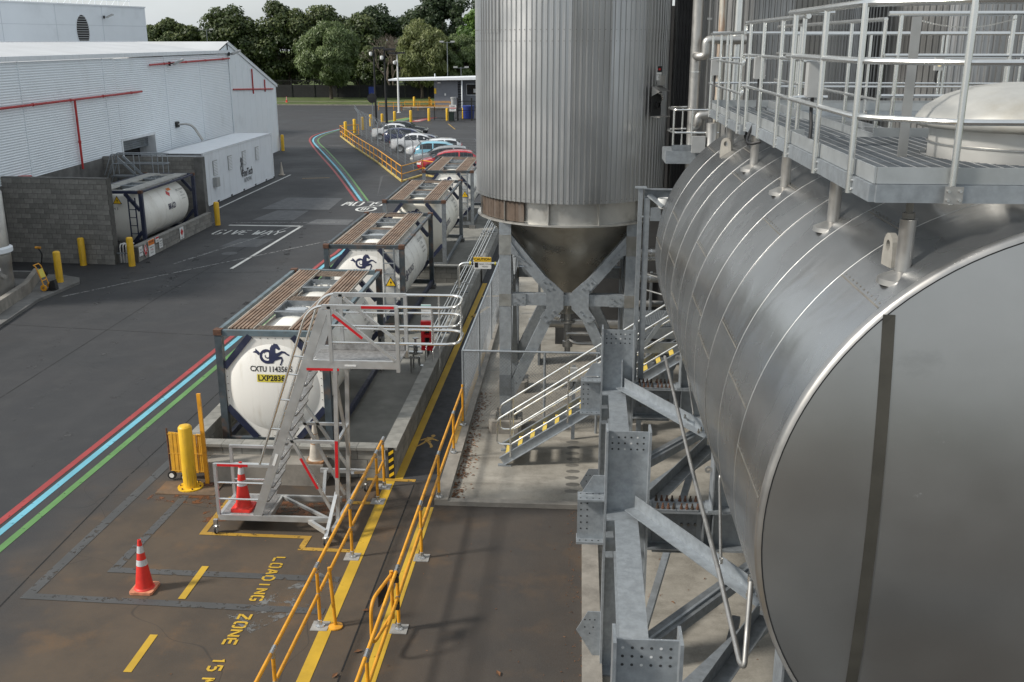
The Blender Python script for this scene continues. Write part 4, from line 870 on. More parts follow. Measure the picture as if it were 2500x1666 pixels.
obj('plate', MB().box(-.08,.08,-.012,0,-.14,.14), SIGNW, ns, 0); obj('header', MB().box(-.08,.08,-.014,-.012,.02,.14), BLACK, ns, 0); obj('symbol', MB().prism([(-.035,.06),(.035,.06),(.045,.08),(.035,.10),(-.035,.10),(-.045,.08)], (0,-.0145,0), (1,0,0), (0,0,1), .001), SIGNR, ns, 0)
for k, (x, z) in enumerate(((.0,0),)): obj('lettering', text_mb('LOCKED OUT', .03, (0,-.0135,-.03), (1,0,0), (0,0,1)).join(text_mb('VALVE', .03, (0,-.0135,-.08), (1,0,0), (0,0,1))), INK, ns, 0)
dk = thing('shade_panel', 'added black ribbed panel standing in for the deep shade between the two nearest silos', 'cladding', (2.0,21.9,0), world=True)  # added panel: its black colour stands in for shade between the silos
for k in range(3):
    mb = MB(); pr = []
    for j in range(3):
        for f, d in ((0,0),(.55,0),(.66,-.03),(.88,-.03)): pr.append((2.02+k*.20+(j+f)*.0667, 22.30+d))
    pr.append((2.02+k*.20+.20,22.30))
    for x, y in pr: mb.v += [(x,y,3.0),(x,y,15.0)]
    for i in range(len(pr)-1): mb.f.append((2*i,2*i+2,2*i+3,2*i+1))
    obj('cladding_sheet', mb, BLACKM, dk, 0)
# added dark wall with doors, put in to deepen the darkness behind the silos
dw = thing('dark_backing_wall', 'added dark wall that darkens the view behind the silo legs', 'building', (6,28.4,0), world=True)
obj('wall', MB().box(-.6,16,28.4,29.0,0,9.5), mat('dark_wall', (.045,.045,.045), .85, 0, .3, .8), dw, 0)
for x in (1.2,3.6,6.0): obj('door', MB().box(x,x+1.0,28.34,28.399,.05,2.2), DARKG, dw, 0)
for i in range(3):
    pr = thing('pipe_run', ['large lagged pipe run crossing behind the silo legs', 'middle lagged pipe run behind the silo legs', 'thin high pipe run behind the silo legs'][i], 'pipe', (0,26.6,0), world=True)
    z = (1.1,1.75,2.6)[i]; r_ = (.13,.09,.05)[i]; obj('pipe', MB().cyl((-1.3,26.8-.2*i,z),(9,26.8-.2*i,z),r_), STEELD, pr)
    for x in (-1.0,2.0,5.0): obj('pipe_bracket', MB().box(x-.03,x+.03,26.8-.2*i-r_-.02,26.8-.2*i+r_+.02,.0,z+r_+.02), GALVD, pr, 0)

# ------------------------------------------------------------------ small platform and vertical pipes between silo and big tank
sp_ = thing('service_platform', 'small galvanised service platform with stainless rails right of the nearest silo', 'platform', (2.2,20.6,6.2), world=True)
obj('deck_beam', MB().box(1.73,2.75,20.35,21.3,6.25,6.50), GALV, sp_, 0); obj('toe_board', MB().box(1.84,2.75,20.36,20.375,6.505,6.62), GALVD, sp_, 0); obj('junction_box', MB().box(2.22,2.48,20.22,20.32,6.48,6.80), GREYB, sp_, 0)
for z in (7.30,6.86): obj('rail', MB().tube(fillet([(2.2,21.3,z),(1.84,21.2,z),(1.80,20.9,z),(1.86,20.38,z),(2.75,20.38,z)], .08), .021), STEEL, sp_)
for (x,y) in ((1.86,20.38),(2.22,20.38),(2.12,21.3)): obj('rail_post', MB().cyl((x,y,6.25),(x,y,7.3),.02), STEEL, sp_)
obj('strut', MB().bar((2.5,20.6,6.25),(2.1,20.8,5.3),.08,.08), GALV, sp_, 0); obj('cable', MB().tube(smoothpath([(2.38,20.25,6.5),(2.36,20.2,6.3),(2.28,20.2,6.2)]), .012), BLACK, sp_)
vp = thing('vertical_pipe', 'wide insulated vertical pipe with elbow branches between the silos', 'pipe', (2.28,20.9,0), world=True)
obj('riser', MB().lathe([(.105,3),(.105,7.9),(.108,7.9),(.108,8.5),(.105,8.5),(.105,14)], (2.28,20.9,0), 20), STEELD, vp); obj('branch', MB().tube(fillet([(2.28,20.9,8.33),(2.30,20.62,8.30),(2.43,20.55,8.32),(2.43,20.55,8.62),(3.2,20.6,8.62)], .09), .085, 14), STEELD, vp); obj('branch', MB().tube(fillet([(2.28,20.7,6.95),(2.35,20.6,7.0),(2.35,20.6,7.18),(3.0,20.6,7.22)], .09), .085, 14), STEELD, vp)
for z in (4.5,6.2,8.0,9.6): obj('pipe_band', MB().lathe([(.109,z),(.112,z),(.112,z+.02),(.109,z+.02)], (2.28,20.9,0), 20), STEEL, vp)
PIPEC = mat('cream_pipe_with_rust', (.52,.49,.43), .5, .35, .12, 2.2, (.28,.12,.04), .8, .6, .52, .62, streak=True)
vp = thing('vertical_pipe', 'cream vertical pipe with a long rust streak by the far railing', 'pipe', (2.75,20.8,0), world=True); obj('riser', MB().cyl((2.75,20.8,5.5),(2.75,20.8,14),.072,None,16), PIPEC, vp); obj('support_flange', MB().lathe([(.11,7.2),(.11,7.25),(.072,7.25)], (2.75,20.8,0), 16), PIPEC, vp)
vp = thing('vertical_pipe', 'pale grey vertical pipe right of the rust-streaked one', 'pipe', (3.06,20.85,0), world=True); obj('riser', MB().cyl((3.06,20.85,5.5),(3.06,20.85,14),.085,None,16), STEEL, vp); obj('support_flange', MB().lathe([(.12,8.7),(.12,8.74),(.085,8.74)], (3.06,20.85,0), 16), STEEL, vp)
vp = thing('vertical_pipe', 'thin conduit pipe right of the insulated riser', 'pipe', (2.52,21.0,0), world=True); obj('riser', MB().cyl((2.52,21.0,5.5),(2.52,21.0,14),.03,None,10), STEELD, vp); obj('conduit_clip', MB().box(2.47,2.57,20.96,21.04,9.0,9.04), STEELD, vp, 0)
pv = thing('small_vessel', 'upright stainless filter vessel with rusty hood below the far railing', 'vessel', (2.62,20.2,0), world=True)
obj('body', MB().lathe([(.11,4.5),(.11,6.55),(.115,6.56),(.115,6.58),(.11,6.59),(.11,7.05),(.0,7.07)], (2.60,20.3,0), 20), STEELD, pv); obj('hood', MB().lathe([(.36,6.55),(.34,6.58),(.12,6.82),(.05,6.85)], (2.95,20.3,0), 24), PIPEC, pv)

# ------------------------------------------------------------------ steel frame under the big tank
fr = thing('tank_support_frame', 'galvanised beam frame with drilled plates and rusty bolts beside the big tank', 'steel frame', (.7,12.45,0), world=True)
boltd = mat("oiled_bolt", (.07,.05,.035), .6, .3, .2, 9)
def fp(name, mb, mt=GALV, sm=0): return obj(name, mb, mt, fr, sm)
COLS = [(.475,17.45,3.66),(.43,12.5,3.67),(.37,7.62,3.69),(.33,2.7,3.69)]
HOLE = mat('bolt_hole', (.035,.036,.038), .8, 0, .2, 5); HOLEL = mat('bolt_hole_painted_light', (.55,.56,.56), .7, 0, .1, 5)  # pale discs paint the light seen through some of the drilled holes
for i, (x, y, zt) in enumerate(COLS):
    c = fp('column', MB().box(x+.03,x+.57,y-.012,y+.012,.0,zt-.05).box(x,x+.03,y-.15,y+.15,.0,zt).box(x+.57,x+.60,y-.15,y+.15,.0,zt))
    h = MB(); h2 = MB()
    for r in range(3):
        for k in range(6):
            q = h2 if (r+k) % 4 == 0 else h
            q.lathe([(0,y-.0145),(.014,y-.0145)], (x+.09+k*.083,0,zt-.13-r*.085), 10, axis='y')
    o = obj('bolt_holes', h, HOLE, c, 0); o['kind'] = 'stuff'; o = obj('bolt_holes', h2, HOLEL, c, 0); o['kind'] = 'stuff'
    sb = fp('beam_stub', MB().box(x-.36,x-.001,y-.012,y+.012,2.03,2.64).box(x-.36,x-.001,y-.13,y+.13,2.64,2.665).box(x-.37,x-.001,y-.13,y+.13,2.0,2.03))
    h = MB()
    for a in range(4):
        for b in (-.07,.07): h.lathe([(0,2.6665),(.013,2.6665)], (x-.32+a*.085,y+b,0), 8); h.lathe([(0,2.0315),(.013,2.0315)], (x-.32+a*.085,y-abs(b),0), 8)
    for a in range(2):
        for b in range(5): h.lathe([(0,y-.0145),(.013,y-.0145)], (x-.31+a*.085,0,2.18+b*.095), 8, axis='y')
    o = obj('bolt_holes', h, HOLE, sb, 0); o['kind'] = 'stuff'
    fp('cap_plate', MB().box(x+.031,x+.569,y-.32,y-.0125,2.46,2.478)); fp('stiffener', MB().prism([(0,0),(.10,0),(.10,.17),(.0,.17)], (x+.031,y-.3,2.2), (1,0,0), (0,1,0), .012)); fp('stiffener', MB().prism([(0,0),(.10,0),(.10,.17),(.0,.17)], (x+.031,y-.3,1.9), (1,0,0), (0,1,0), .012))
    fp('web_rib', MB().box(x+.37,x+.39,y-.15,y-.0125,2.48,3.05)) if i == 0 else None
    fp('gusset_plate', MB().prism([(-.34,.55),(-.18,.85),(.0,.85),(.0,.10),(-.08,.10)], (x,y+.06,0), (1,0,0), (0,0,1), .015)); fp('gusset_plate', MB().prism([(-.30,2.70),(-.15,2.95),(-.001,2.95),(-.001,2.70)], (x,y+.06,0), (1,0,0), (0,0,1), .015))
    gh = MB()
    for a, b in ((-.22,.72),(-.15,.72),(-.08,.72),(-.22,.60),(-.10,.60),(-.15,.5)): gh.lathe([(0,y+.0435),(.012,y+.0435)], (x+a,0,b), 8, axis='y')
    o = fp('bolt_holes', gh, HOLE); o['kind'] = 'stuff'
    fp('base_plate', MB().box(x-.06,x+.66,y-.25,y+.25,.004,.03))
    # transverse beam out to the tank legs, spliced with bolts
    tb = fp('transverse_beam', MB().ibeam((x+.60,y,2.26),(6.6,y,2.26),.36,.58,.025,.014))
    bx = x + .66
    if i < 2:
        obj('splice_plate', MB().box(bx,bx+.30,y-.175,y+.175,2.552,2.57).box(bx+.31,bx+.60,y-.175,y+.175,2.552,2.57), GALVD, tb, 0); obj('splice_plate', MB().box(bx,bx+.60,y-.175,y+.175,1.94,1.958), GALVD, tb, 0); obj('splice_plate', MB().box(bx,bx+.60,y-.03,y-.008,2.03,2.49), GALVD, tb, 0)
        for gx in (0,1):
            for k in range(4):
                for yy in (-.12,.12):
                    px = bx+.055+gx*.32+k*.072
                    bo = obj('bolt', MB().lathe([(.024,2.571),(.024,2.588),(.019,2.59),(.019,2.612),(.012,2.614),(.012,2.65),(0,2.65)], (px,y+yy,0), 6), RUSTY if (k+gx) % 3 else boltd, tb, 0)
                if k < 3: obj('bolt', MB().lathe([(0,-.055),(.02,-.055),(.02,-.03)], (bx+.08+gx*.32+k*.09,y,2.18+.12*gx), 6, axis='y'), STAIN, tb, 0)
    for sx_ in (x+1.34,x+1.46): obj('beam_stiffener', MB().box(sx_-.008,sx_+.008,y-.17,y-.008,1.98,2.525), GALVD, tb, 0)
    # tank saddle leg standing on the beam
    lx = x+1.43; lg = fp('saddle_leg', MB().box(lx,lx+.02,y-.16,y+.16,2.552,3.6).box(lx+.02,lx+.5,y-.012,y+.012,2.552,3.9).box(lx+.5,lx+.52,y-.16,y+.16,2.552,3.4))
    obj('leg_foot', MB().box(lx-.05,lx+.6,y-.17,y+.17,2.5515,2.575), GALV, lg, 0); obj('lifting_eye', MB().lathe([(.022,-.01),(.05,-.01),(.05,.01),(.022,.01)], (lx-.05,y,3.1), 16, axis='y'), STEELD, lg, 0)
    lr = copy_leg = fp('saddle_leg', MB().box(5.0,5.02,y-.16,y+.16,2.552,3.4).box(5.02,5.5,y-.012,y+.012,2.552,3.9))
    # plan bracing to the next frame
    if i < 3:
        y2 = COLS[i+1][1]; x2 = COLS[i+1][0]
        fp('longitudinal_beam', MB().ibeam((x+.29,y-.33,2.25),(x2+.29,y2+.02,2.25),.31,.50,.02,.012))
        br = fp('plan_brace', MB().angle((x+.42,y-.10,2.56),(2.22,y-2.42,2.56),.17,.012,(0,0,1),1,1)); fp('plan_brace', MB().angle((2.12,y-2.40,2.40),(x2+.55,y2+.25,2.40),.17,.012,(0,0,1),-1,1), GALVD)
        fp('plan_brace', MB().bar((x2+.36,y2+2.25,1.98),(2.36,y-.62,1.98),.20,.13), GALVD); fp('brace_strip', MB().bar((x2+.46,y2+2.33,2.06),(2.30,y-.72,2.06),.03,.03), GALV)
        fp('plan_brace', MB().bar((2.26,y-2.25,2.28),(x2+.50,y2+.7,2.28),.22,.10), GALVD); fp('vertical_brace', MB().bar((2.1,y-1.2,1.6),(x2+.6,y2+.3,.25),.10,.10), GALVD)
        for (px,py) in ((x+.47,y-.16),(x+.52,y-.25),(x+.56,y-.20),(2.05,y-2.22),(2.12,y-2.30),(2.0,y-2.3)): obj('bolt', MB().lathe([(.02,2.571),(.02,2.60),(.012,2.60),(.012,2.64),(0,2.64)], (px,py,0), 6), RUSTY if px < 1.5 else STAIN, br, 0)

TRIMD = mat("rim_bright_steel", (.40,.39,.375), .40, .9, .08, 2, (.3,.28,.25), .3, 1.0)
strip_m = mat("weathered_dark_strip", (.055,.052,.043), .6, .3, .15, 3)
lug_m = mat("cast_lug", (.30,.285,.255), .7, .2, .15, 6, (.22,.12,.06), .5, 4)
NECK = mat("manway_neck_steel", (.60,.59,.56), .4, .5, .05, 2, (.38,.35,.3), .3, 1.0)
DOME = mat("weathered_dome", (.42,.415,.39), .5, .35, .08, 2.5, (.28,.25,.19), .5, 1.6, .48, .7)
GALVT = mat("toe_board_steel", (.43,.45,.455), .42, .6, .10, 3, (.28,.29,.28), .4, 1.6)
# ------------------------------------------------------------------ the big horizontal tank
XC, ZC, RT, Y0, Y1 = 3.67, 5.18, 2.33, 6.62, 17.1
tk = thing('horizontal_tank', 'huge horizontal stainless steel tank with ringed cladding filling the right foreground', 'tank', (XC,11.8,ZC), world=True)
ys = [6.72] + [7.76 + 1.02*k for k in range(9)] + [Y1-.06]
for i in range(len(ys)-1):
    e = random.uniform(0,.004)
    obj('cladding_band', MB().lathe([(RT+e,ys[i]+.004),(RT+e+.001,(ys[i]*3+ys[i+1])/4),(RT+e-.002,(ys[i]+ys[i+1])/2),(RT+e,ys[i+1]-.012)], (XC,0,ZC), 128, axis='y'), BIGT, tk, 50)
    if i: obj('seam_bead', MB().lathe([(RT+.002,ys[i]-.006),(RT+.0045,ys[i]-.005),(RT+.005,ys[i]-.002),(RT+.0045,ys[i]+.001),(RT+.002,ys[i]+.003)], (XC,0,ZC), 128, axis='y'), TRIM, tk, 60)
    for a in ((133,168,112)[i % 3], (176,122,158)[i % 3]):
        an = radians(a + random.uniform(-4,4)); ca, sa = cos(an), sin(an); n = V((ca,0,sa)); tt = V((-sa,0,ca)); c = V((XC,(ys[i]+ys[i+1])/2,ZC)) + n*(RT+.004)
        lap = obj('lap_seam', MB().obox(c, V((0,(ys[i+1]-ys[i])/2-.02,0)), tt*.006, n*.0025), STAIN, tk, 0)
        rv = MB()
        for k in range(10):
            p = c + V((0,-.45+k*.1,0)) - tt*.03; rv.obox(p, V((0,.006,0)), tt*.006, n*.003)
        o = obj('rivets', rv, STAIN, lap, 0); o['kind'] = 'stuff'
hp = [(RT+.004,6.725),(RT+.003,6.672),(RT-.008,6.652),(RT-.034,6.640)]
obj('rim', MB().lathe(hp, (XC,0,ZC), 128, axis='y'), TRIMD, tk, 60)
obj('end_plate', MB().lathe([(RT-.034,6.640)] + [(q, 6.640-.29*(1-(q/(RT-.034))**2)) for q in (2.22,2.1,1.9,1.6,1.2,.8,.4,0)], (XC,0,ZC), 128, axis='y'), FACE, tk, 60)
obj('end_seam', MB().lathe([(RT-.030,6.634),(RT-.040,6.636)], (XC,0,ZC), 128, axis='y'), DARKG, tk, 0)
zt = ZC + sqrt(RT**2 - (2.08-XC)**2) - .22
es = MB()
for k in range(41):
    z = ZC-1.55+(zt+.18-ZC+1.55)*k/40
    for x in (2.055,2.135): q = sqrt((x-XC)**2+(z-ZC)**2); es.v.append((x, 6.634-.29*(1-min(1,q/(RT-.034))**2), z))
    if k: i = 2*k; es.f.append((i-2,i-1,i+1,i))
obj('end_strip', es, strip_m, tk, 0)
obj('end_dish', MB().lathe([(0,Y1+.35),(1.2,Y1+.25),(2.0,Y1+.08),(RT-.05,Y1-.03),(RT,Y1-.06)], (XC,0,ZC), 96, axis='y'), BIGT, tk, 60)
# lifting lugs, support stubs, manway dome
for (lx, ly) in ((2.27,7.32),(2.20,15.35)):
    za = ZC + sqrt(RT**2-(lx-XC)**2)
    hol = [(.11*cos(radians(a)), .30+.11*sin(radians(a))) for a in range(0,181,20)]
    lug = MB(); out = [(-.13,-.06)] + [(-.11*cos(radians(a)), .16+.11*sin(radians(a))) for a in range(0,181,20)][:] + [(.13,-.10)]
    inn = [(.04*cos(2*pi*k/16), .16+.04*sin(2*pi*k/16)) for k in range(16)]
    # plate with a real eye: ring of quads from the eye to the outline
    def outl(k):
        a = 2*pi*k/16; c, s_ = cos(a), sin(a)
        return (.09*c, .16+.09*s_) if s_ >= -.1 else (.10*c/abs(max(abs(c),abs(s_))) if abs(c) > abs(s_) else .10*c/abs(s_), .16 + (-.24 if abs(s_) >= abs(c) else .24*s_/abs(c)))
    o_ = len(lug.v); ld = (.06,.998) if ly < 10 else (.72,.69)
    for yy in (-.022,.022):
        for k in range(16): a, b = inn[k]; lug.v.append((lx+a*ld[0]+yy*ld[1], ly-a*ld[1]+yy*ld[0], za+b-.02)); a, b = outl(k); lug.v.append((lx+a*ld[0]+yy*ld[1], ly-a*ld[1]+yy*ld[0], za+b-.02))
    for k in range(16):
        j = (k+1) % 16; lug.f += [(2*k,2*k+1,2*j+1,2*j),(32+2*k,32+2*j,32+2*j+1,32+2*k+1),(2*k+1,32+2*k+1,32+2*j+1,2*j+1),(2*k,2*j,32+2*j,32+2*k)]
    obj('lifting_lug', lug, lug_m, tk, 0)
for k, ly in enumerate((7.05,9.08,11.3,13.4,15.6)):
    lx = 2.285; za = ZC + sqrt(RT**2-(lx-XC)**2)
    stb = obj('support_stub', MB().lathe([(.062,za-.1),(.055,za+.03),(.055,za+.36),(.058,za+.365),(.0,za+.37)], (lx,ly,0), 18), STEELD, tk)
    obj('stub_collar', MB().lathe([(.17,za-.09),(.165,za-.05),(.06,za+.0)], (lx,ly,0), 24), STEELD, stb); obj('jacking_bolt', MB().cyl((lx,ly,za+.36),(lx,ly,7.56),.026,None,8).cyl((lx,ly,za+.37),(lx,ly,za+.41),.045,None,6), STAIN, stb, 0)
dm = (XC,8.6,0)
nk = obj('manway_neck', MB().lathe([(.76,7.2),(.76,7.96)], dm, 64), NECK, tk); obj('neck_ring', MB().lathe([(.765,7.79),(.775,7.795),(.775,7.805),(.765,7.81)], dm, 64), STEEL, nk)
obj('manway_dome', MB().lathe([(.74,7.93),(.86,7.93),(.885,7.96),(.88,8.0),(.82,8.08),(.68,8.17),(.48,8.24),(.25,8.275),(0,8.285)], dm, 64), DOME, tk, 60)
obj('flange_ring', MB().lathe([(.98,7.10),(.98,7.2),(.76,7.24)], dm, 64), STEELD, tk, 40)
# ------------------------------------------------------------------ access platform on the tank
pf = thing('access_platform', 'galvanised grating walkway platform with stainless guardrails on top of the big tank', 'platform', (2.6,9,7.5), world=True)
def pp(name, mb, mt=GALV, sm=0): return obj(name, mb, mt, pf, sm)
ZG = 7.70
def fascia(p, q, z0=7.55, z1=7.67, zt0=7.675, zt1=7.785):
    pp('edge_channel', MB().bar((*p,(z0+z1)/2),(*q,(z0+z1)/2),.06,z1-z0)); pp('toe_board', MB().bar((*p,(zt0+zt1)/2),(*q,(zt0+zt1)/2),.014,zt1-zt0), GALVT)
fascia((2.01,6.95),(5.6,6.95)); fascia((2.00,6.95),(2.00,9.95)); fascia((2.02,9.97),(2.16,9.97)); fascia((2.14,9.99),(2.14,13.25),7.50,7.62,7.625,7.73); fascia((2.10,13.3),(2.10,16.55),7.44,7.56,7.565,7.66)
fascia((2.88,10.22),(5.6,10.22)); fascia((2.88,10.22),(2.88,15.9),7.50,7.62,7.625,7.73); fascia((2.1,16.57),(6.6,16.57),7.46,7.58,7.585,7.70); fascia((2.9,15.9),(6.6,15.9),7.46,7.58,7.585,7.70)
def grating(x0, x1, y0, y1, z, hole=None):
    a = MB(); n = int((y1-y0)/.04)
    def spans(u0, u1, c, vert):
        # cut the bars round the manway neck
        if not hole: return [(u0,u1)]
        d = (c - (hole[0] if vert else hole[1])); r = hole[2]
        if abs(d) >= r: return [(u0,u1)]
        h = sqrt(r*r-d*d); m = hole[1] if vert else hole[0]
        return [(p,q) for p,q in ((u0,min(u1,m-h)),(max(u0,m+h),u1)) if q-p > .02]
    for k in range(n):
        y = y0 + (k+.5)*(y1-y0)/n
        for p, q in spans(x0,x1,y,False): a.box(p,q,y-.0025,y+.0025,z-.03,z)
    pp('grating_bars', a, GALVD)['kind'] = 'stuff'
    b = MB(); n = int((x1-x0)/.105)
    for k in range(n):
        x = x0 + (k+.5)*(x1-x0)/n
        for p, q in spans(y0,y1,x,True): b.box(x-.0035,x+.0035,p,q,z-.012,z+.001)
    pp('grating_rods', b, ALU)['kind'] = 'stuff'
grating(2.03,5.5,6.99,10.19,ZG,(XC,8.6,.82)); grating(2.17,2.85,10.24,13.2,7.655); grating(2.13,2.85,13.3,15.9,7.59); grating(2.13,6.5,15.93,16.54,7.60)
for x in (2.6,3.2,4.4): pp('joist', MB().box(x-.03,x+.03,6.99,10.18,7.55,7.66) if not 2.8 < x < 4.5 else MB().box(x-.03,x+.03,6.99,7.75,7.55,7.66), GALVD)
def guard(posts, top, mids, zb, r=.0275, closed=False, start=None, endp=None, hook=0.):
    path = [V((p[0],p[1],0)) for p in ([start] if start else []) + posts + ([endp] if endp else [])]
    for j, z in enumerate([top]+mids):
        pts = fillet([p+V((0,0,z)) for p in path], .12, 4); pp('guardrail_tube' , MB().tube(pts, r if j == 0 else r*.8, 10), STEEL, 35)
    for (x, y) in posts:
        po = pp('guardrail_post', MB().cyl((x,y,zb),(x,y,top),r*.86,None,12), STEEL, 35)
        obj('fixing_plate', MB().box(x-.06,x+.06,y-.05,y-.044,zb+.01,zb+.125) if abs(y-6.91) < .03 else MB().box(x+.02,x+.026,y-.06,y+.06,zb+.01,zb+.125), STEELD, po, 0)
        bt = MB()
        for a in (-.038,.038):
            for b in (.035,.095): bt.cyl((x+a,y-.05,zb+b),(x+a,y-.066,zb+b),.011,None,6) if abs(y-6.91) < .03 else bt.cyl((x+.02,y+a,zb+b),(x-.0,y+a,zb+b),.011,None,6)
        o = obj('fixing_bolts', bt, CHROME, po, 0); o['kind'] = 'stuff'
guard([(1.955,9.75),(1.955,8.55),(1.955,7.42),(2.50,6.905),(3.75,6.905),(5.1,6.905)], 8.85, [8.465,8.085], 7.545, start=(1.955,10.0))
pp('guardrail_tube', MB().tube([(1.955,9.98,8.85),(2.35,9.98,8.85)], .022, 10), STEEL, 35); pp('guardrail_tube', MB().tube([(1.955,9.98,8.085),(2.35,9.98,8.085)], .02, 10), STEEL, 35)
guard([(2.10,10.05),(2.10,11.1),(2.10,12.2),(2.10,13.15)], 8.82, [8.43,8.05], 7.50, r=.024, start=(2.10,9.9), endp=(2.10,13.4))
guard([(2.055,13.5),(2.055,14.5),(2.055,15.5),(2.06,16.5)], 8.70, [8.32,7.95], 7.44, r=.022, start=(2.055,13.3), endp=(2.06,16.75))
for z1_, z2_ in ((8.82,8.70),(8.43,8.32),(8.05,7.95)): pp('guardrail_kink', MB().tube(fillet([(2.10,13.35,z1_),(2.08,13.45,z1_),(2.08,13.45,z2_),(2.055,13.32,z2_)], .04), .02, 8), STEEL, 35)
guard([(2.93,10.35),(2.93,11.6),(2.93,12.9),(2.93,14.2),(2.93,15.5)], 8.80, [8.42,8.04], 7.50, r=.022, endp=(2.93,15.85))
guard([(3.05,10.27),(4.1,10.27),(5.2,10.27)], 8.85, [8.465,8.085], 7.55, r=.024, start=(2.93,10.27))
guard([(2.3,16.62),(3.4,16.62),(4.5,16.62),(5.6,16.62),(6.6,16.62)], 8.72, [8.34,7.96], 7.46, r=.022, start=(2.06,16.62))
guard([(3.2,15.85),(4.3,15.85),(5.4,15.85),(6.5,15.85)], 8.70, [8.32,7.94], 7.46, r=.022, start=(2.98,15.85))
pp('flat_stanchion', MB().bar((2.62,8.42,7.66),(2.62,8.42,8.78),.075,.012,(0,1,0)), STEELD)
ch = MB(); cp = smoothpath([(2.62,8.42,8.76),(3.0,8.9,8.72),(3.5,9.5,8.72),(4.1,10.2,8.80)], 10); cp2 = smoothpath([(2.93,10.30,8.80),(2.91,10.28,8.5),(2.90,10.27,8.2)], 10)
for path in (cp, cp2):
    for i in range(len(path)-1):
        L = (path[i+1]-path[i]).length; n = max(1,int(L/.03))
        for k in range(n): p = path[i].lerp(path[i+1],k/n); q = path[i].lerp(path[i+1],(k+.7)/n); ch.bar(p,q,.012 if k%2 else .004,.004 if k%2 else .012)
pp('safety_chain', ch, STEELD)['kind'] = 'stuff'
for (x, y, z, w_, h_, l) in ((2.03,9.2,8.13,.10,.30,0),(2.11,12.45,8.17,.08,.25,1),(2.04,15.95,8.1,.09,.22,2)):
    jb = pp('junction_box', MB().box(x-.055,x+.06,y-w_,y+w_*.4,z,z+h_), GREYB); obj('box_lid', MB().box(x-.062,x-.056,y-w_+.01,y+w_*.4-.01,z+.01,z+h_-.01), GREYB, jb, 0)
    obj('box_cable', MB().tube(smoothpath([(x,y-.04,z),(x-.005,y-.05,z-.12),(x-.01,y-.12,z-.24),(x-.02,y-.16,z-.36)]), .016, 8), BLACK, jb); obj('box_clip', MB().cyl((x+.0,y+.02,z+h_-.03),(x+.1,y+.12,z+h_-.03),.007).cyl((x,y+.02,z+.03),(x+.1,y+.12,z+.03),.007), CHROME, jb)
pp('cable_loop', MB().tube(smoothpath([(2.13,12.7,7.62),(2.08,12.7,7.5),(2.06,12.65,7.42),(2.10,12.55,7.40),(2.2,12.5,7.43)]), .018, 8), BLACK, 35); pp('cable_loop', MB().tube(smoothpath([(2.2,13.4,7.5),(2.15,13.4,7.42),(2.2,13.38,7.3)]), .018, 8), BLACK, 35)
bl = thing('bulkhead_light', 'lit amber bulkhead lamp on the far guardrail at the right edge', 'lamp', (5.30,15.80,8.2))
obj('housing', MB().box(-.06,.06,-.05,.03,-.02,.20), GREYB, bl, 0)
em = bpy.data.materials.new('lamp_glow'); em.use_nodes = True; eb = em.node_tree.nodes['Principled BSDF']; eb.inputs['Base Color'].default_value = (.8,.7,.4,1); eb.inputs['Emission Color'].default_value = (1,.80,.40,1); eb.inputs['Emission Strength'].default_value = .7
obj('lens', MB().lathe([(0,-.07),(.03,-.07),(.045,-.055),(.05,-.05)], (0,0,.09), 16, axis='y'), em, bl)
obj('lamp_cable', MB().tube(smoothpath([(0,0,-.02),(-.02,0,-.1),(.0,.02,-.2)]), .012), BLACK, bl)
# ------------------------------------------------------------------ drain pipes below the tank
for k, (pts, r_, l) in enumerate(((([(1.60,17.2,3.2),(1.63,16.6,3.08),(1.66,13.5,2.88),(1.66,12.5,2.86),(1.63,10.0,2.98),(1.635,8.45,2.88),(1.66,8.35,2.90),(1.70,8.55,3.2),(1.74,8.75,3.62)], .028, 'sloping stainless drain pipe along the flank of the big tank with a sharp return bend')), (([(1.95,12.3,3.3),(1.92,12.2,3.1),(1.66,10.1,3.06)], .018, 'thin stainless branch pipe joining the sloping drain pipe')), (([(2.0,17.3,3.0),(2.0,15.9,2.6),(1.9,15.7,2.55),(1.8,15.4,2.75)], .016, 'thin bent stainless drain tube above the angled brace near the far column')))):
    t_ = thing('drain_pipe', l, 'pipe', pts[0], world=True); obj('tube', MB().tube(fillet(pts, .06), r_, 12), STEELD, t_); p = V(pts[-1]); obj('end_fitting', MB().lathe([(r_*1.3,-.03),(r_*1.3,.03)], p, 12), CHROME, t_)
# ------------------------------------------------------------------ rack posts, stair, landing
rk = thing('pipe_rack', 'pair of tall galvanised channel posts with brackets between silo and big tank', 'rack', (1.15,17.75,2.5), world=True)
obj('post', MB().box(1.06,1.135,17.7,17.8,2.57,6.12), GALV, rk, 0); obj('post', MB().box(1.165,1.265,17.72,17.82,2.57,5.95), GALV, rk, 0); obj('top_cap', MB().box(1.0,1.2,17.66,17.84,6.125,6.145), GALV, rk, 0); obj('top_beam', MB().ibeam((1.17,17.9,6.0),(2.6,17.9,6.0),.12,.18), GALVD, rk, 0); obj('bracket', MB().bar((1.25,17.75,6.0),(1.5,17.6,5.82),.16,.03), GALV, rk, 0); obj('bracket', MB().box(1.28,1.46,17.7,17.8,5.55,5.78), GALV, rk, 0)
obj('knob_end', MB().lathe([(0,0),(.09,.02),(.12,.08),(.12,.2)], (1.52,17.75,5.75), 16), SIGNW, rk)
ss = thing('steel_stairs', 'galvanised stairs with yellow nosings and stainless handrails behind the drilled column', 'stairs', (-1.5,19.9,0), world=True)
YA, YB = 19.47, 20.28
def sx_(z): return -1.45 + z*1.5
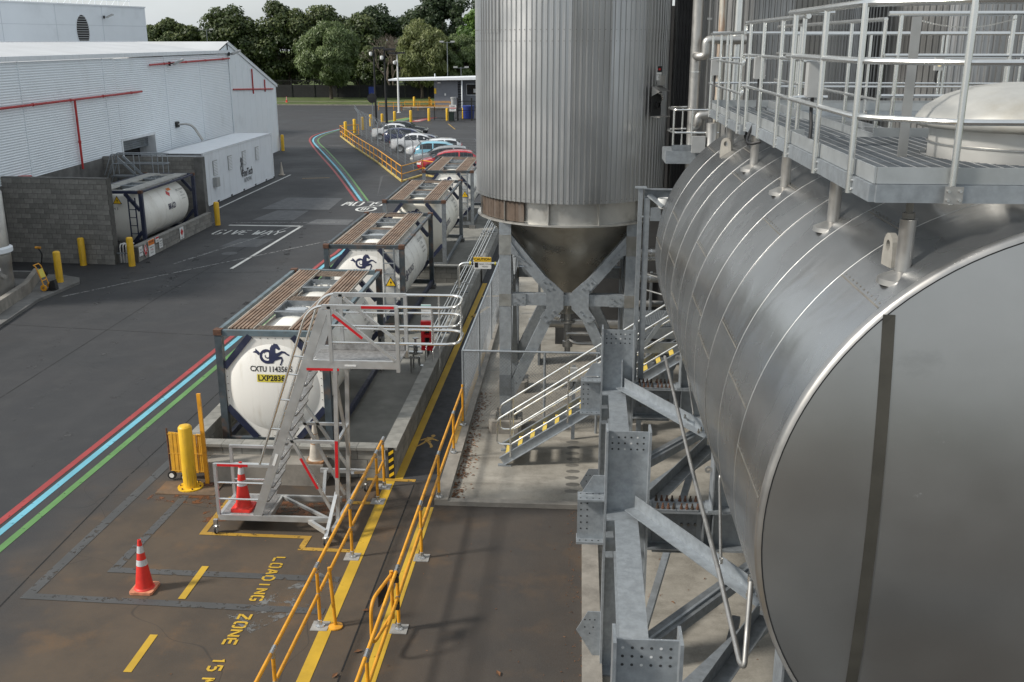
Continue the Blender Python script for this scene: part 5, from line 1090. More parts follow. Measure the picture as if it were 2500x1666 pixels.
for y in (YA,YB):
    obj('stringer', MB().ibeam((-1.50,y,.10),(2.45,y,2.73),.07,.20,.012,.008), GALV, ss, 0); obj('stringer_foot', MB().box(-1.58,-1.30,y-.05,y+.05,.004,.03), GALV, ss, 0)
    yo = y + (-.02 if y < 20 else .02)
    for o_, nm in ((1.02,'hand_rail'),(.62,'knee_rail')):
        pts = [(-1.60,yo,o_-.02 if o_ > 1 else .40)] if False else []
        obj(nm, MB().tube([(-1.30,yo,.22+o_),(2.4,yo,2.70+o_)], .021, 10), STEEL, ss)
    obj('rail_end', MB().tube(fillet([(-1.30,yo,1.24),(-1.60,yo,1.04),(-1.60,yo,.50),(-1.32,yo,.50)], .10), .021, 10), STEEL, ss); obj('knee_rail', MB().tube([(-1.30,yo,.50),(2.4,yo,2.98)], .018, 10), STEEL, ss)
    for x in (-1.32,-.13,1.06,2.2): obj('rail_post', MB().cyl((x,yo,(x+1.5)*.666+.10),(x,yo,(x+1.5)*.666+1.12),.02,None,10), STEEL, ss)
NOS = mat('yellow_nosing', (.68,.50,.10), .6, 0, .1, 5, (.4,.28,.06), .4, 6)
for k in range(15):
    x, z = -1.42+k*.26, .19+k*.173
    tr = MB()
    for j in range(9): tr.box(x+.06+j*.026,x+.064+j*.026,YA+.04,YB-.04,z-.03,z)
    for j in range(14): y = YA+.05+j*.054; tr.box(x+.055,x+.28,y,y+.006,z-.02,z-.001)
    to = obj('tread', tr, GALVD, ss, 0); obj('nosing', MB().box(x-.02,x+.065,YA+.04,YB-.04,z-.045,z+.004), NOS, to, 0)
ld = thing('landing', 'grating landing with galvanised edge beams at the head of the stairs', 'landing', (2,20.5,2.7), world=True)
g = MB()
for k in range(30): x = 1.35+k*.05; g.box(x,x+.006,20.35,21.6,2.86,2.89)
for k in range(26): y = 20.36+k*.05; g.box(1.35,2.85,y,y+.006,2.865,2.889)
obj('grating', g, GALV, ld, 0)['kind'] = 'stuff'; obj('edge_beam', MB().box(1.35,3.2,20.28,20.34,2.62,2.86), GALVD, ld, 0); obj('edge_beam', MB().box(1.35,3.2,20.12,20.20,2.35,2.58), GALVD, ld, 0); obj('strut', MB().bar((1.42,20.1,2.5),(2.3,20.1,3.9),.09,.03,(0,1,0)), GALV, ld, 0)
for x in (1.4,2.8):
    obj('leg', MB().box(x-.05,x+.05,20.4,20.5,.004,2.62), GALVD, ld, 0); obj('leg', MB().box(x-.05,x+.05,21.5,21.6,.004,2.86), GALVD, ld, 0)
for z in (3.4,3.75): obj('rail', MB().tube(fillet([(2.9,20.3,z-.5),(1.9,20.9,z),(1.35,21.6,z)], .1), .02), STEEL, ld)
for i, (z, y, r_, l) in enumerate(((3.55,21.9,.10,'thick lagged pipe passing behind the rack posts'),(3.95,22.1,.055,'thin pipe above the lagged pipe behind the rack posts'),(4.15,21.8,.10,'upper lagged pipe with elbow behind the rack posts'),(4.95,21.7,.03,'slim upper stainless pipe behind the rack posts'))):
    t_ = thing('pipe_run', l, 'pipe', (2,y,z), world=True); obj('pipe', MB().tube(fillet([(1.2,y,z),(3.6,y,z),(3.6,y+.8,z)], .15), r_, 14), STEEL if i % 2 else STEELD, t_); obj('pipe_band', MB().lathe([(r_+.003,1.6),(r_+.003,1.64)], (0,y,z), 14, axis='x'), CHROME, t_)
# ------------------------------------------------------------------ chain-link fence
def mesh_panel(x0, y0, x1, y1, z0, z1, pitch=.075, r=.0022):
    L = sqrt((x1-x0)**2+(y1-y0)**2); ux, uy = (x1-x0)/L, (y1-y0)/L; H = z1-z0; mb = MB()
    n = int((L+H)/pitch)
    for k in range(1,n):
        d = k*pitch
        for sgn in (1,-1):
            a0, a1 = max(0,d-H), min(L,d); h0, h1 = d-a0, d-a1
            if sgn < 0: a0, a1 = L-a0, L-a1
            p = (x0+ux*a0,y0+uy*a0,z0+h0); q = (x0+ux*a1,y0+uy*a1,z0+h1)
            if (V(p)-V(q)).length > .03: mb.tube([p,q], r, 3, False)
    return mb
cf = thing('chain_link_fence', 'grey chain-link fence with pipe rails between footpath and silo legs', 'fence', (-2.5,21.4,0), world=True)
for (a, b) in (((-2.53,21.42),(.55,21.42)),((-2.53,21.42),(-2.46,31.5))):
    o = obj('mesh', mesh_panel(*a,*b,.16,1.90,.075,.0028 if b[0] > 0 else .0016), GALVD, cf, 0); o['kind'] = 'stuff'
    obj('top_rail', MB().cyl((*a,1.92),(*b,1.92),.026), GALV, cf)
for (x, y) in ((-2.53,21.42),(-.68,21.42),(.5,21.42),(-2.505,24.94),(-2.49,28.37),(-2.46,31.5)): obj('post', MB().cyl((x,y,.0 if x > -2 else .13),(x,y,1.93),.028), GALV, cf)
sb_ = thing('switch_box', 'small cream switch box on a post behind the stairs', 'switch box', (-.02,21.0,0), world=True); obj('box', MB().box(-.10,.06,20.9,21.0,1.42,1.72), GREYB, sb_, 0); obj('post', MB().box(-.06,.02,21.0,21.06,.004,1.75), GALVD, sb_, 0); obj('cable', MB().tube(smoothpath([(-.02,20.95,1.42),(-.04,20.93,1.3),(-.14,20.9,1.2)]), .014), BLACK, sb_)
# ------------------------------------------------------------------ pipes on the bund wall, caution barrier, extinguisher stand
for i in range(5):
    x = -3.98 + i*.105
    t_ = thing('bund_pipe', 'thin stainless pipe on the bund wall, ' + ['farthest from the footpath', 'second from the tank side', 'middle of the five', 'second from the footpath', 'nearest the footpath'][i], 'pipe', (x,30,.95), 0, 'five stainless pipes along the bund wall', world=True)
    ya = (25.2,24.6,25.6,24.4,24.9)[i]
    obj('tube', MB().tube(fillet([(x,ya,.25),(x,ya+.1,.92+.05*(i%2)),(x,53,.92+.05*(i%2))], .12), .017, 8), STEEL, t_)
    for y in (28,32,36.4,41): obj('saddle', MB().box(x-.035,x+.035,y-.02,y+.02,.87,.96+.05*(i%2)), CHROME, t_, 0)
for j, y in enumerate((26.5,31.2,36.6,42,48)):
    t_ = thing('pipe_support', 'galvanised pipe support on the bund wall, number ' + ('one' if j == 0 else 'two' if j == 1 else 'three' if j == 2 else 'four' if j == 3 else 'five') + ' counting from the stairs', 'bracket', (-3.75,y,.6), world=True); obj('cross_bar', MB().box(-4.06,-3.48,y-.03,y+.03,.83,.87), GALVD, t_, 0); obj('upright', MB().box(-3.80,-3.74,y-.03,y+.03,.68,.83), GALVD, t_, 0)
cbx = thing('caution_barrier', 'stainless pipe barrier with yellow caution sign across the footpath by the silo', 'barrier', (-3.8,31.2,0), world=True)
obj('pipe', MB().tube(fillet([(-3.78,31.2,.70),(-3.78,31.2,1.80),(-1.9,31.2,1.80)], .25, 6), .042, 12), STEEL, cbx)
for x in (-3.42,-2.62):
    for k in range(3): obj('hazard_sleeve', MB().cyl((x+k*.075,31.2,1.80),(x+k*.075+.045,31.2,1.80),.060,None,12), (PLATE,INK,PLATE)[k], cbx)
sg_ = obj('caution_sign', MB().box(-3.28,-2.72,31.12,31.135,1.64,2.02), SIGNW, cbx, 0); obj('sign_header', MB().box(-3.28,-2.72,31.114,31.119,1.87,2.02), SIGNY, sg_, 0); obj('lettering', text_mb('CAUTION', .115, (-3.0,31.112,1.945), (1,0,0), (0,0,1), bold=.003), INK, sg_, 0); obj('lettering', text_mb('MIND YOUR', .07, (-2.92,31.118,1.79), (1,0,0), (0,0,1)).join(text_mb('HEAD', .07, (-2.92,31.118,1.71), (1,0,0), (0,0,1))), INK, sg_, 0); obj('sign_symbol', MB().box(-3.25,-3.14,31.117,31.119,1.68,1.84), INK, sg_, 0)
fx = thing('fire_point', 'red fire extinguisher stand with pale sign behind the stairs platform', 'fire point', (-3.92,25.3,0), world=True)
r0 = MB()
for (a,b,c,d) in ((-4.08,-3.99,.72,1.52),(-3.85,-3.76,.72,1.52),(-3.99,-3.85,.72,.82),(-3.99,-3.85,1.08,1.16),(-3.99,-3.85,1.40,1.52)): r0.box(a,b,25.2,25.38,c,d)
obj('cabinet_frame', r0, REDP, fx, 0); obj('back_board', MB().box(-3.985,-3.855,25.34,25.36,.82,1.40), DARKG, fx, 0); obj('sign', MB().box(-4.06,-3.80,25.22,25.24,1.55,1.98), SIGNW, fx, 0); obj('sign_header', MB().box(-4.06,-3.80,25.212,25.217,1.86,1.98), mat('sign_mint', (.40,.62,.58), .5), fx, 0); obj('lettering', text_mb('FIRE', .07, (-3.93,25.214,1.76), (1,0,0), (0,0,1)).join(text_mb('POINT', .07, (-3.93,25.214,1.66), (1,0,0), (0,0,1))), INK, fx, 0); obj('post', MB().box(-3.95,-3.89,25.4,25.46,.03,1.6), GALVD, fx, 0)
vm = thing('valve_manifold', 'low stainless valve manifold on legs inside the nearest bund', 'manifold', (-4.6,25.4,0), world=True)
for z in (.55,.72): obj('pipe', MB().cyl((-5.4,25.6,z),(-4.1,25.6,z),.045), STEEL, vm)
for k in range(4):
    x = -5.2+k*.3; v_ = obj('valve', MB().lathe([(.05,.48),(.065,.52),(.065,.75),(.035,.78),(.03,.92),(.08,.93),(.08,.95),(0,.95)], (x,25.6,0), 14), CHROME, vm)
    obj('handle', MB().bar((x,25.6,.94),(x+.14,25.5,.96),.025,.012), CHROME, v_, 0)
for (x,y) in ((-5.2,25.4),(-4.4,25.4),(-5.2,25.8),(-4.4,25.8)): obj('leg', MB().cyl((x,y,.03),(x,y,.5),.025), STEELD, vm)
obj('frame', MB().bar((-5.3,25.4,.45),(-4.2,25.4,.45),.04,.04).bar((-5.3,25.8,.45),(-4.2,25.8,.45),.04,.04), STEELD, vm, 0); obj('u_bend', MB().tube(fillet([(-4.15,25.5,.72),(-3.95,25.5,.72),(-3.95,25.5,.2),(-4.2,25.5,.2),(-4.2,25.5,.45)], .1), .035), STEEL, vm)
ROOFW = mat('roof_sheet_pale', (.50,.51,.52), .5, 0, .06, .5, (.40,.40,.39), .4, .3)
CLADW2 = mat("white_smooth_cladding", (.79,.835,.87), .5, 0, .03, .5, (.45,.47,.49), .3, .5)
WALLB = mat("plain_white_panel", (.79,.83,.87), .55, 0, .03, .35, (.5,.52,.54), .3, .3)
JOINT = mat("panel_joint_grey", (.62,.66,.70), .6, 0, .03, 1)
# ------------------------------------------------------------------ far block bund
w6 = thing('block_wall', 'tall stained concrete block wall facing the yard, left of the far tank container', 'wall', (-21,38.3,0), world=True)
block_wall(w6, (-25.2,38.60), radians(-3.2), 6.35, 3.4, BLOCK, thick=.19)
block_wall(w6, (-18.86,38.20), 0, .42, 3.4, BLOCK, thick=.40)
obj('cap', MB().bar((-25.2,38.72,3.42),(-18.44,38.33,3.42),.24,.05), CONCD, w6, 0)
w7 = thing('block_wall', 'tall concrete block wall at the far end of the tank bund next to the shipping container', 'wall', (-21,48.2,0), world=True)
block_wall(w7, (-23.4,48.0), 0, 5.1, 3.2, BLOCK, thick=.19); obj('pier', MB().box(-18.62,-18.22,47.85,48.25,0,3.2), CONCD, w7, 0)
w8 = thing('block_wall', 'low block wall with hazard signs in front of the far tank container', 'wall', (-17.75,43,0), world=True)
block_wall(w8, (-17.72,38.75), radians(90), 8.4, .60, BLOCK, thick=.19, cop=BLOCK, copw=.24)
struct('far_bund_floor', MB().quad((-25,38.5,.012),(-17.9,38.5,.012),(-17.9,48,.012),(-25,48,.012)), CONCD)
def wsign(label, y, z0, z1, wd, col, txts, shape='rect', head=None):
    t = thing('hazard_sign', label, 'sign', (-17.70,y,0), 0, 'hazard signs on the low block wall')
    if shape == 'diamond':
        s = (z1-z0)/2; c = (z0+z1)/2; P_ = [(0,-s),(wd/2,0),(0,s),(-wd/2,0)]
        obj('plate', MB().prism(P_, (.004,0,c), (0,1,0), (0,0,1), .012), SIGNW, t, 0); obj('face', MB().prism([(a*.9,b*.9) for a,b in P_], (.017,0,c), (0,1,0), (0,0,1), .003), col, t, 0)
        obj('symbol', MB().prism([(-.06*wd/.4,-.02),(0,.14*s/.25),(.06*wd/.4,-.02),(0,-.07)], (.021,0,c+.03), (0,1,0), (0,0,1), .002), SIGNW, t, 0)
    else:
        obj('plate', MB().box(.004,.016,-wd/2,wd/2,z0,z1), SIGNW if head else col, t, 0)
        if head: obj('header', MB().box(.017,.020,-wd/2+.01,wd/2-.01,z1-(z1-z0)*.34,z1-.01), head, t, 0)
    for k, (s, sz, zz, m) in enumerate(txts): obj('lettering', text_mb(s, sz, (.0225,0,zz), (0,1,0), (0,0,1), bold=.001), m, t, 0)
    return t
wsign('white notice at the near end of the low wall beside a bollard', 38.95, .22,.60,.34, SIGNW, [('NO',.09,.47,INK),('SMOKING',.06,.36,INK)])
wsign('red flammable liquid diamond on the low wall', 39.40, .08,.64,.44, SIGNR, [('FLAMMABLE',.05,.30,SIGNW),('3',.08,.18,SIGNW)], 'diamond')
wsign('large orange-headed danger sign on the low wall', 40.0, .02,.70,.60, SIGNW, [('DANGER',.11,.60,INK),('FLAMMABLE LIQUID',.05,.38,INK),('ETHANOL',.06,.27,SIGNR),('KEEP CLEAR',.05,.15,INK)], head=SIGNO)
wsign('small red-headed notice above a white one on the low wall', 40.62, .46,.70,.34, SIGNW, [('TANK 2',.05,.52,INK)], head=SIGNR)
wsign('white text notice mid-way along the low wall', 40.95, .16,.54,.36, SIGNW, [('BUND',.08,.45,INK),('DRAIN VALVE',.045,.35,INK),('CLOSED',.05,.26,INK)])
wsign('white placard with a red diamond farther along the low wall', 43.3, .10,.62,.44, SIGNW, [('CLASS 3',.06,.16,INK)]); t_ = bpy.data.objects['hazard_sign.005']; obj('red_diamond', MB().prism([(0,-.16),(.16,0),(0,.16),(-.16,0)], (.017,0,.40), (0,1,0), (0,0,1), .004), SIGNR, t_, 0)
ho = thing('bund_pipes', 'grey pipe bends coming through the gap between wall and near bollard', 'pipes', (-18.1,38.4,0), world=True)
for k in range(4): obj('pipe', MB().tube(fillet([(-18.30+k*.12,38.9,.75),(-18.30+k*.12,38.45,.78),(-18.30+k*.12,38.42,.05)], .12), .036), STEELD, ho)
obj('clamp_bar', MB().box(-18.42,-17.85,38.34,38.38,.42,.47), GALVD, ho, 0)
# access stair inside the far bund
lp_ = thing('access_ladder', 'galvanised gangway with sloping handrails above the far tank container', 'gangway', (-21,47.2,0), world=True)
for y in (46.75,47.35):
    for z in (3.45,3.0): obj('rail', MB().tube(fillet([(-22.6,y,z-1.0),(-22.2,y,z),(-19.6,y,z),(-19.6,y+.3*(1 if y<47 else -1),z)], .12), .024), GALV, lp_)
    for x in (-22.15,-21.1,-20.2,-19.7): obj('rail_post', MB().cyl((x,y,2.45),(x,y,3.45),.022), GALV, lp_)
    obj('stringer', MB().bar((-21.9,y,3.3),(-20.8,y,2.2),.10,.05,(0,1,0)), GALV, lp_, 0)
obj('deck', MB().box(-22.3,-19.6,46.75,47.35,2.36,2.42), GALVD, lp_, 0)
for x in (-22.1,-19.8): obj('leg', MB().box(x-.04,x+.04,47.0,47.08,.01,2.36), GALVD, lp_, 0)
# ------------------------------------------------------------------ white shipping container
sc = thing('shipping_container', 'long white shipping container with side vents and black logo beside the warehouse', 'shipping container', (-21.1,58.6,0), world=True)
XA, XB, YA_, YB_, HT = -22.34, -19.88, 52.5, 64.75, 2.90
mb = MB(); n = 62; st_ = (YB_-YA_-.3)/n
pts = [(-.0,YA_+.15)]
for k in range(n):
    y = YA_+.15+k*st_; 
    for f, d in ((0,0),(.34,0),(.50,-.035),(.84,-.035)): pts.append((d, y+f*st_))
pts.append((0,YB_-.15))
for d, y in pts: mb.v += [(XB-.01+d,y,.18),(XB-.01+d,y,HT-.10)]
for i in range(len(pts)-1): mb.f.append((2*i,2*i+2,2*i+3,2*i+1))
obj('side_panel', mb, WHITE, sc, 0); obj('side_panel', MB().box(XA,XA+.03,YA_+.1,YB_-.1,.18,HT-.1), WHITE, sc, 0)
obj('roof', MB().box(XA,XB,YA_,YB_,HT-.06,HT-.02), WHITE, sc, 0); obj('floor', MB().box(XA+.05,XB-.06,YA_+.05,YB_-.05,.14,.18), DARKG, sc, 0)
for x in (XA+.04,XB-.04):
    for y in (YA_+.06,YB_-.06):
        obj('corner_post', MB().box(x-.05,x+.05,y-.07,y+.07,.12,HT-.11), WHITE, sc, 0)
        for z in (.012,HT-.10): obj('corner_casting', MB().box(x-.06,x+.06,y-.08,y+.08,z,z+.105), BLACK if z < 1 else WHITE, sc, 0)
    obj('bottom_rail', MB().box(x-.03,x+.03,YA_+.14,YB_-.14,.04,.18), WHITE, sc, 0); obj('top_rail', MB().box(x-.03,x+.03,YA_+.14,YB_-.14,HT-.12,HT-.02), WHITE, sc, 0)
for k in range(5): y = YA_+1.6+k*2.2; obj('fork_pocket', MB().box(XB-.012,XB-.006,y,y+.3,.05,.15), BLACK, sc, 0)
for x0_, x1_ in ((XA+.1,(XA+XB)/2-.01),((XA+XB)/2+.01,XB-.1)):
    d_ = obj('door', MB().box(x0_,x1_,YA_+.03,YA_+.08,.16,HT-.12), WHITE, sc, 0)
    for k in range(2): xx = x0_+.3+k*.5; obj('lock_rod', MB().cyl((xx,YA_,.2),(xx,YA_,HT-.2),.02), GALV, d_)
    for z in (.5,1.1,1.7,2.3): obj('hinge', MB().box(x1_-.05 if x0_ > -21.2 else x0_,x1_+.03 if x0_ > -21.2 else x0_+.05,YA_,YA_+.03,z,z+.12), GALVD, d_, 0)
for k, y in enumerate((54.1,56.5,59.0,61.5)):
    v_ = obj('vent_grille', MB().box(XB-.002,XB+.03,y-.32,y+.32,1.55,2.35), GREYB, sc, 0)
    for j in range(9): obj('louvre', MB().box(XB+.031,XB+.045,y-.29,y+.29,1.58+j*.083,1.58+j*.083+.05), WHITE, v_, 0)
obj('power_box', MB().box(XB,XB+.22,53.6,54.1,.95,1.45), GREYB, sc, 0)
bd = MB(); PL = lambda p, w: vstroke(bd, p, w, (XB+.012,59.0,1.15), (0,1,0), (0,0,1))
PL([(-.72,.62),(-.55,.84),(-.38,.72),(-.5,.5),(-.72,.3),(-.66,-.05),(-.45,-.3)], [.03,.05,.03,.04,.05,.04,.02]); PL([(-.55,.80),(-.62,.5),(-.45,.25),(-.5,-.1)], [.02,.02,.03,.02]); PL([(-.38,.55),(-.30,.2),(-.45,-.02)], [.02,.03,.02])
obj('logo_drawing', bd, INK, sc, 0); obj('lettering', text_mb('FineTech', .62, (XB+.012,59.45,1.05), (0,1,0), (0,0,1), bold=.012, sx=.85), INK, sc, 0); obj('lettering', text_mb('INTROPAK', .36, (XB+.012,59.45,.62), (0,1,0), (0,0,1), sx=.8), INK, sc, 0)
# ------------------------------------------------------------------ warehouse
wh = thing('warehouse', 'white corrugated warehouse with red pipework along the left of the yard', 'warehouse', (-24.5,60,0), world=True)
def fx_(y): return -24.5 + .0376*(81.6-y)
def wpt(y, z, o=0.): return (fx_(y)+o, y, z)
joints = [30,41,49.2,57.5,63.5,69.6]
def corr(y0, y1, z0, z1, pitch=.105, dep=.015, o=0.):
    mb = MB(); n = int((z1-z0)/pitch); prof = []
    for k in range(n):
        for f, d in ((0,0),(.30,dep),(.55,dep),(.80,0)): prof.append((z0+(k+f)*pitch, d))
    prof.append((z0+n*pitch,0))
    for z, d in prof: mb.v += [wpt(y0,z,d+o), wpt(y1,z,d+o)]
    for i in range(len(prof)-1): mb.f.append((2*i,2*i+1,2*i+3,2*i+2))
    return mb
for i in range(len(joints)-1):
    a, b = joints[i], joints[i+1]
    if i == 2:   # bay with the roller-door opening
        obj('wall_sheet', corr(a,50.6,3.15,7.8), CLADW, wh, 25); obj('wall_sheet', corr(50.6,55.0,3.75,7.8), CLADW, wh, 25); obj('wall_sheet', corr(55.0,b,.6,7.8), CLADW, wh, 25)
    else: obj('wall_sheet', corr(a+.01,b-.01,3.05 if i < 2 else .4,7.8,o=.004*(i%2)), CLADW, wh, 25)
    if i: obj('joint_strip', MB().box(fx_(a)+.004,fx_(a)+.03,a-.03,a+.03,3.1 if i < 3 else .6,7.79), CLADW, wh, 0)
obj('plinth_wall', MB().add([wpt(30,0,.03),wpt(50.6,0,.03),wpt(50.6,3.14,.03),wpt(30,3.04,.03)], [(0,1,2,3)]), CONCD, wh, 0)
dr = obj('door_opening', MB().add([wpt(50.6,0,-.9),wpt(55,0,-.9),wpt(55,3.75,-.9),wpt(50.6,3.75,-.9)], [(0,1,2,3)]), DARKG, wh, 0); obj('door_frame', MB().box(fx_(50.5)-.9,fx_(50.5)+.04,50.45,50.6,0,3.8).box(fx_(55)-.9,fx_(55)+.04,55.0,55.12,0,3.8).box(fx_(53)-.02,fx_(53)+.05,50.6,55.0,3.66,3.80), WHITE, dr, 0)
for k in range(6): obj('roller_slat', MB().box(fx_(53)-.52,fx_(53)-.45,50.6,55.0,3.05+k*.11,3.05+k*.11+.09), GALVD, dr, 0)
obj('gutter', MB().add([wpt(30,7.8,-.02),wpt(69.7,7.8,-.02),wpt(69.7,7.8,.12),wpt(30,7.8,.12),wpt(30,8.0,-.02),wpt(69.7,8.0,-.02),wpt(69.7,8.0,.12),wpt(30,8.0,.12)], MB.BF), WHITE, wh, 0)
rf = MB(); n = 160
for k in range(n+1):
    y = 30+39.6*k/n; d = .02*(k % 2); rf.v += [wpt(y,7.93+d,.0), (fx_(y)-6.5,y,8.55+d)]
for k in range(n): rf.f.append((2*k,2*k+2,2*k+3,2*k+1))
obj('roof', rf, ROOFW, wh, 0); obj('ridge_cap', MB().bar((fx_(30)-6.5,30,8.57),(fx_(69.6)-6.5,69.6,8.57),.4,.05), WHITE, wh, 0)
gab = MB(); prof = [(57.6,5.29),(69.6,8.50),(81.6,5.29)]
g2 = thing('gable_shed', 'smooth white gabled shed wall with red pipes, beyond the corrugated facade', 'shed', (-24.5,75,0), world=True)
gw = MB().add([wpt(69.72,0,.02),wpt(81.6,0,.02),wpt(81.6,5.25,.02),wpt(69.72,8.42,.02)], [(0,1,2,3)]); obj('gable_wall', gw, CLADW2, g2, 0)
gw = MB().add([wpt(66.8,7.62,-.05),wpt(69.72,7.62,-.05),wpt(69.72,8.42,-.05)], [(0,1,2)]); obj('gable_wall', gw, CLADW2, g2, 0)
obj('end_wall', MB().add([(fx_(81.6)-.01,81.6,0),(-60,81.6,0),(-60,81.6,5.2),(fx_(81.6)-.01,81.6,5.2)], [(0,1,2,3)]), CLADW2, g2, 0)
obj('roof', MB().add([(fx_(69.6)+.1,69.6,8.56),(fx_(81.6)+.1,82.0,5.18),(-60,82.0,5.18),(-60,69.6,8.56)], [(0,1,2,3)]).add([(fx_(69.6)+.1,69.6,8.56),(-60,69.6,8.56),(-60,57.6,5.2),(fx_(69.6)+.1,57.6,5.2)],[(0,1,2,3)]), ROOFW, g2, 0)
obj('barge_board', MB().bar((fx_(69.6)+.06,69.6,8.50),(fx_(81.6)+.06,82.0,5.14),.05,.22,(0,0,1)), WHITE, g2, 0); obj('corner_flashing', MB().box(fx_(69.65)+.02,fx_(69.65)+.06,69.6,69.72,.4,7.8), CLADW, g2, 0); obj('corner_flashing', MB().box(fx_(81.5)-.02,fx_(81.5)+.05,81.5,81.62,0,5.2), WHITE, g2, 0)
for k in range(7): y = 71.2+k*1.5; zz = 8.4-(y-69.6)*.2675-.25; obj('sheet_rib', MB().box(fx_(y)+.02,fx_(y)+.028,y-.02,y+.02,0,zz), CLADW2, g2, 0)
for y, z0_ in ((75.0,6.0),(78.3,5.9)): obj('red_pipe', MB().cyl(wpt(y,4.85+ (0 if y>70 else 0),.08),wpt(y,8.38-(y-69.6)*.2675-.3,.08),.05,None,8), REDPIPE, g2)
obj('red_pipe', MB().cyl(wpt(70.1,5.38,.08),wpt(80.6,4.95,.08),.055,None,8), REDPIPE, g2)
def rpipe(label, segs, r=.052):
    t = thing('fire_pipe', label, 'pipe', segs[0][0], world=True)
    for p, q in segs:
        obj('pipe', MB().cyl(p,q,r,None,10), REDPIPE, t); d = (V(q)-V(p)); m = int(d.length/3)
        for k in range(m): c = V(p)+d*((k+.6)/max(1,m)); dn = d.normalized()*.06; obj('coupling', MB().cyl(c-dn,c+dn,r*1.35,None,10), REDPIPE, t)
    return t
rpipe('long red fire main with a drop pipe on the near corrugated wall', [(wpt(36,6.05,.14),wpt(53.5,6.02,.14)),(wpt(45.5,5.98,.14),wpt(45.5,2.9,.14))])
rpipe('red pipe high under the warehouse gutter at its far end', [(wpt(55.0,7.35,.14),wpt(69.5,7.46,.14))])
rpipe('short red standpipe stub at the left edge by the concrete plinth', [(wpt(40.5,2.5,.2),wpt(40.5,3.2,.2)),(wpt(40.5,3.2,.2),wpt(39.5,3.3,.2))])
def flood(label, loc, rz):
    t = thing('floodlight', label, 'floodlight', loc, rz, 'grey wall floodlights')
    obj('bracket', MB().box(0,.12,-.06,.06,-.12,.12).bar((.1,0,0),(.35,0,.05),.05,.05), BLACK, t, 0); obj('head', MB().obox((.55,0,.10),(.28,0,.13),(0,.26,0),(-.02,0,.045)), GREYB, t, 0); obj('lens', MB().obox((.57,0,.045),(.24,0,.11),(0,.22,0),(-.003,0,.006)), LAMPH, t, 0)
flood('floodlight below the gutter in the middle of the warehouse wall', wpt(58.0,7.35,.08), .5); flood('floodlight at the far end of the warehouse gutter', wpt(69.4,7.75,.1), .7)
cd = thing('conduit_pipe', 'grey conduit with black end bending down to the container roof', 'conduit', wpt(58.4,3.6), world=True)
for o in (0,.16): obj('tube', MB().tube(fillet([wpt(58.6+o,3.9,.05),wpt(58.9+o,3.9,.6),wpt(59.3+o,3.7,.75),wpt(59.4+o,2.9,1.2)], .25), .05), STEELD, cd)
obj('end_cap', MB().obox(wpt(58.55,3.9,.06),(.06,0,0),(0,.22,0),(0,0,.16)), BLACK, cd, 0)
# big plain building behind
bb = thing('process_building', 'big plain white building with oval louvre behind the warehouse', 'building', (-40.3,95,0), radians(-16.8))
obj('wall', MB().box(-22,0,-40,0,0,11.5), WALLB, bb, 0); obj('parapet_cap', MB().box(-22.1,.06,-40,.06,11.5,11.62), WHITE, bb, 0)
for y in (-5.6,-11.0,-16.6,-30.0): obj('panel_joint', MB().box(.001,.012,y-.03,y+.03,6,11.49), JOINT, bb, 0)
for z in (9.9,): obj('panel_joint', MB().box(.001,.010,-40,0,z-.02,z+.02), JOINT, bb, 0)
lv = obj('louvre_frame', MB().lathe([(1.28,0),(1.28,.04),(1.40,.04),(1.40,0)], (.0,0,0), 40, axis='x').xf(Matrix.Translation((.002,-8.1,9.45)) @ Matrix.Diagonal((1,.56,1.0,1))), WHITE, bb, 30)
obj('louvre_recess', MB().lathe([(0,.012),(1.29,.012)], (0,0,0), 40, axis='x').xf(Matrix.Translation((.002,-8.1,9.45)) @ Matrix.Diagonal((1,.56,1.0,1))), DARKG, lv, 0)
for k in range(13):
    z = 8.30+k*.19; h = sqrt(max(.02,1-((z-9.45)/1.29)**2))*.71; obj('louvre_blade', MB().obox((.05,-8.1,z),(.05,0,-.03),(0,h,0),(.0,0,.012)), GREYB, lv, 0)
rl_ = thing('roof_railing', 'thin white roof railing along the top of the big building', 'railing', (-40.3,95,11.62), radians(-16.8))
for z in (.45,.95): obj('rail', MB().cyl((-.8,-17,z),(-.8,-1,z),.03), WHITE, rl_)
for k in range(12): obj('rail_post', MB().cyl((-.8,-17+k*1.45,0),(-.8,-17+k*1.45,.95),.03), WHITE, rl_); obj('rail_stay', MB().cyl((-.8,-17+k*1.45,.9),(-1.6,-17+k*1.45,0),.025), WHITE, rl_)
for k in range(3): obj('roof_vent', MB().box(-6-k*1.2,-5.2-k*1.2,-24,-23,0,.7), REDPIPE if k == 1 else GREYB, rl_, 0)
M_ = Matrix.Translation((-40.3,95,0)) @ Matrix.Rotation(radians(-16.8),4,'Z'); flood('floodlight high on the plain white building', M_ @ V((.05,-5.5,10.6)), radians(-16.8)+.4)
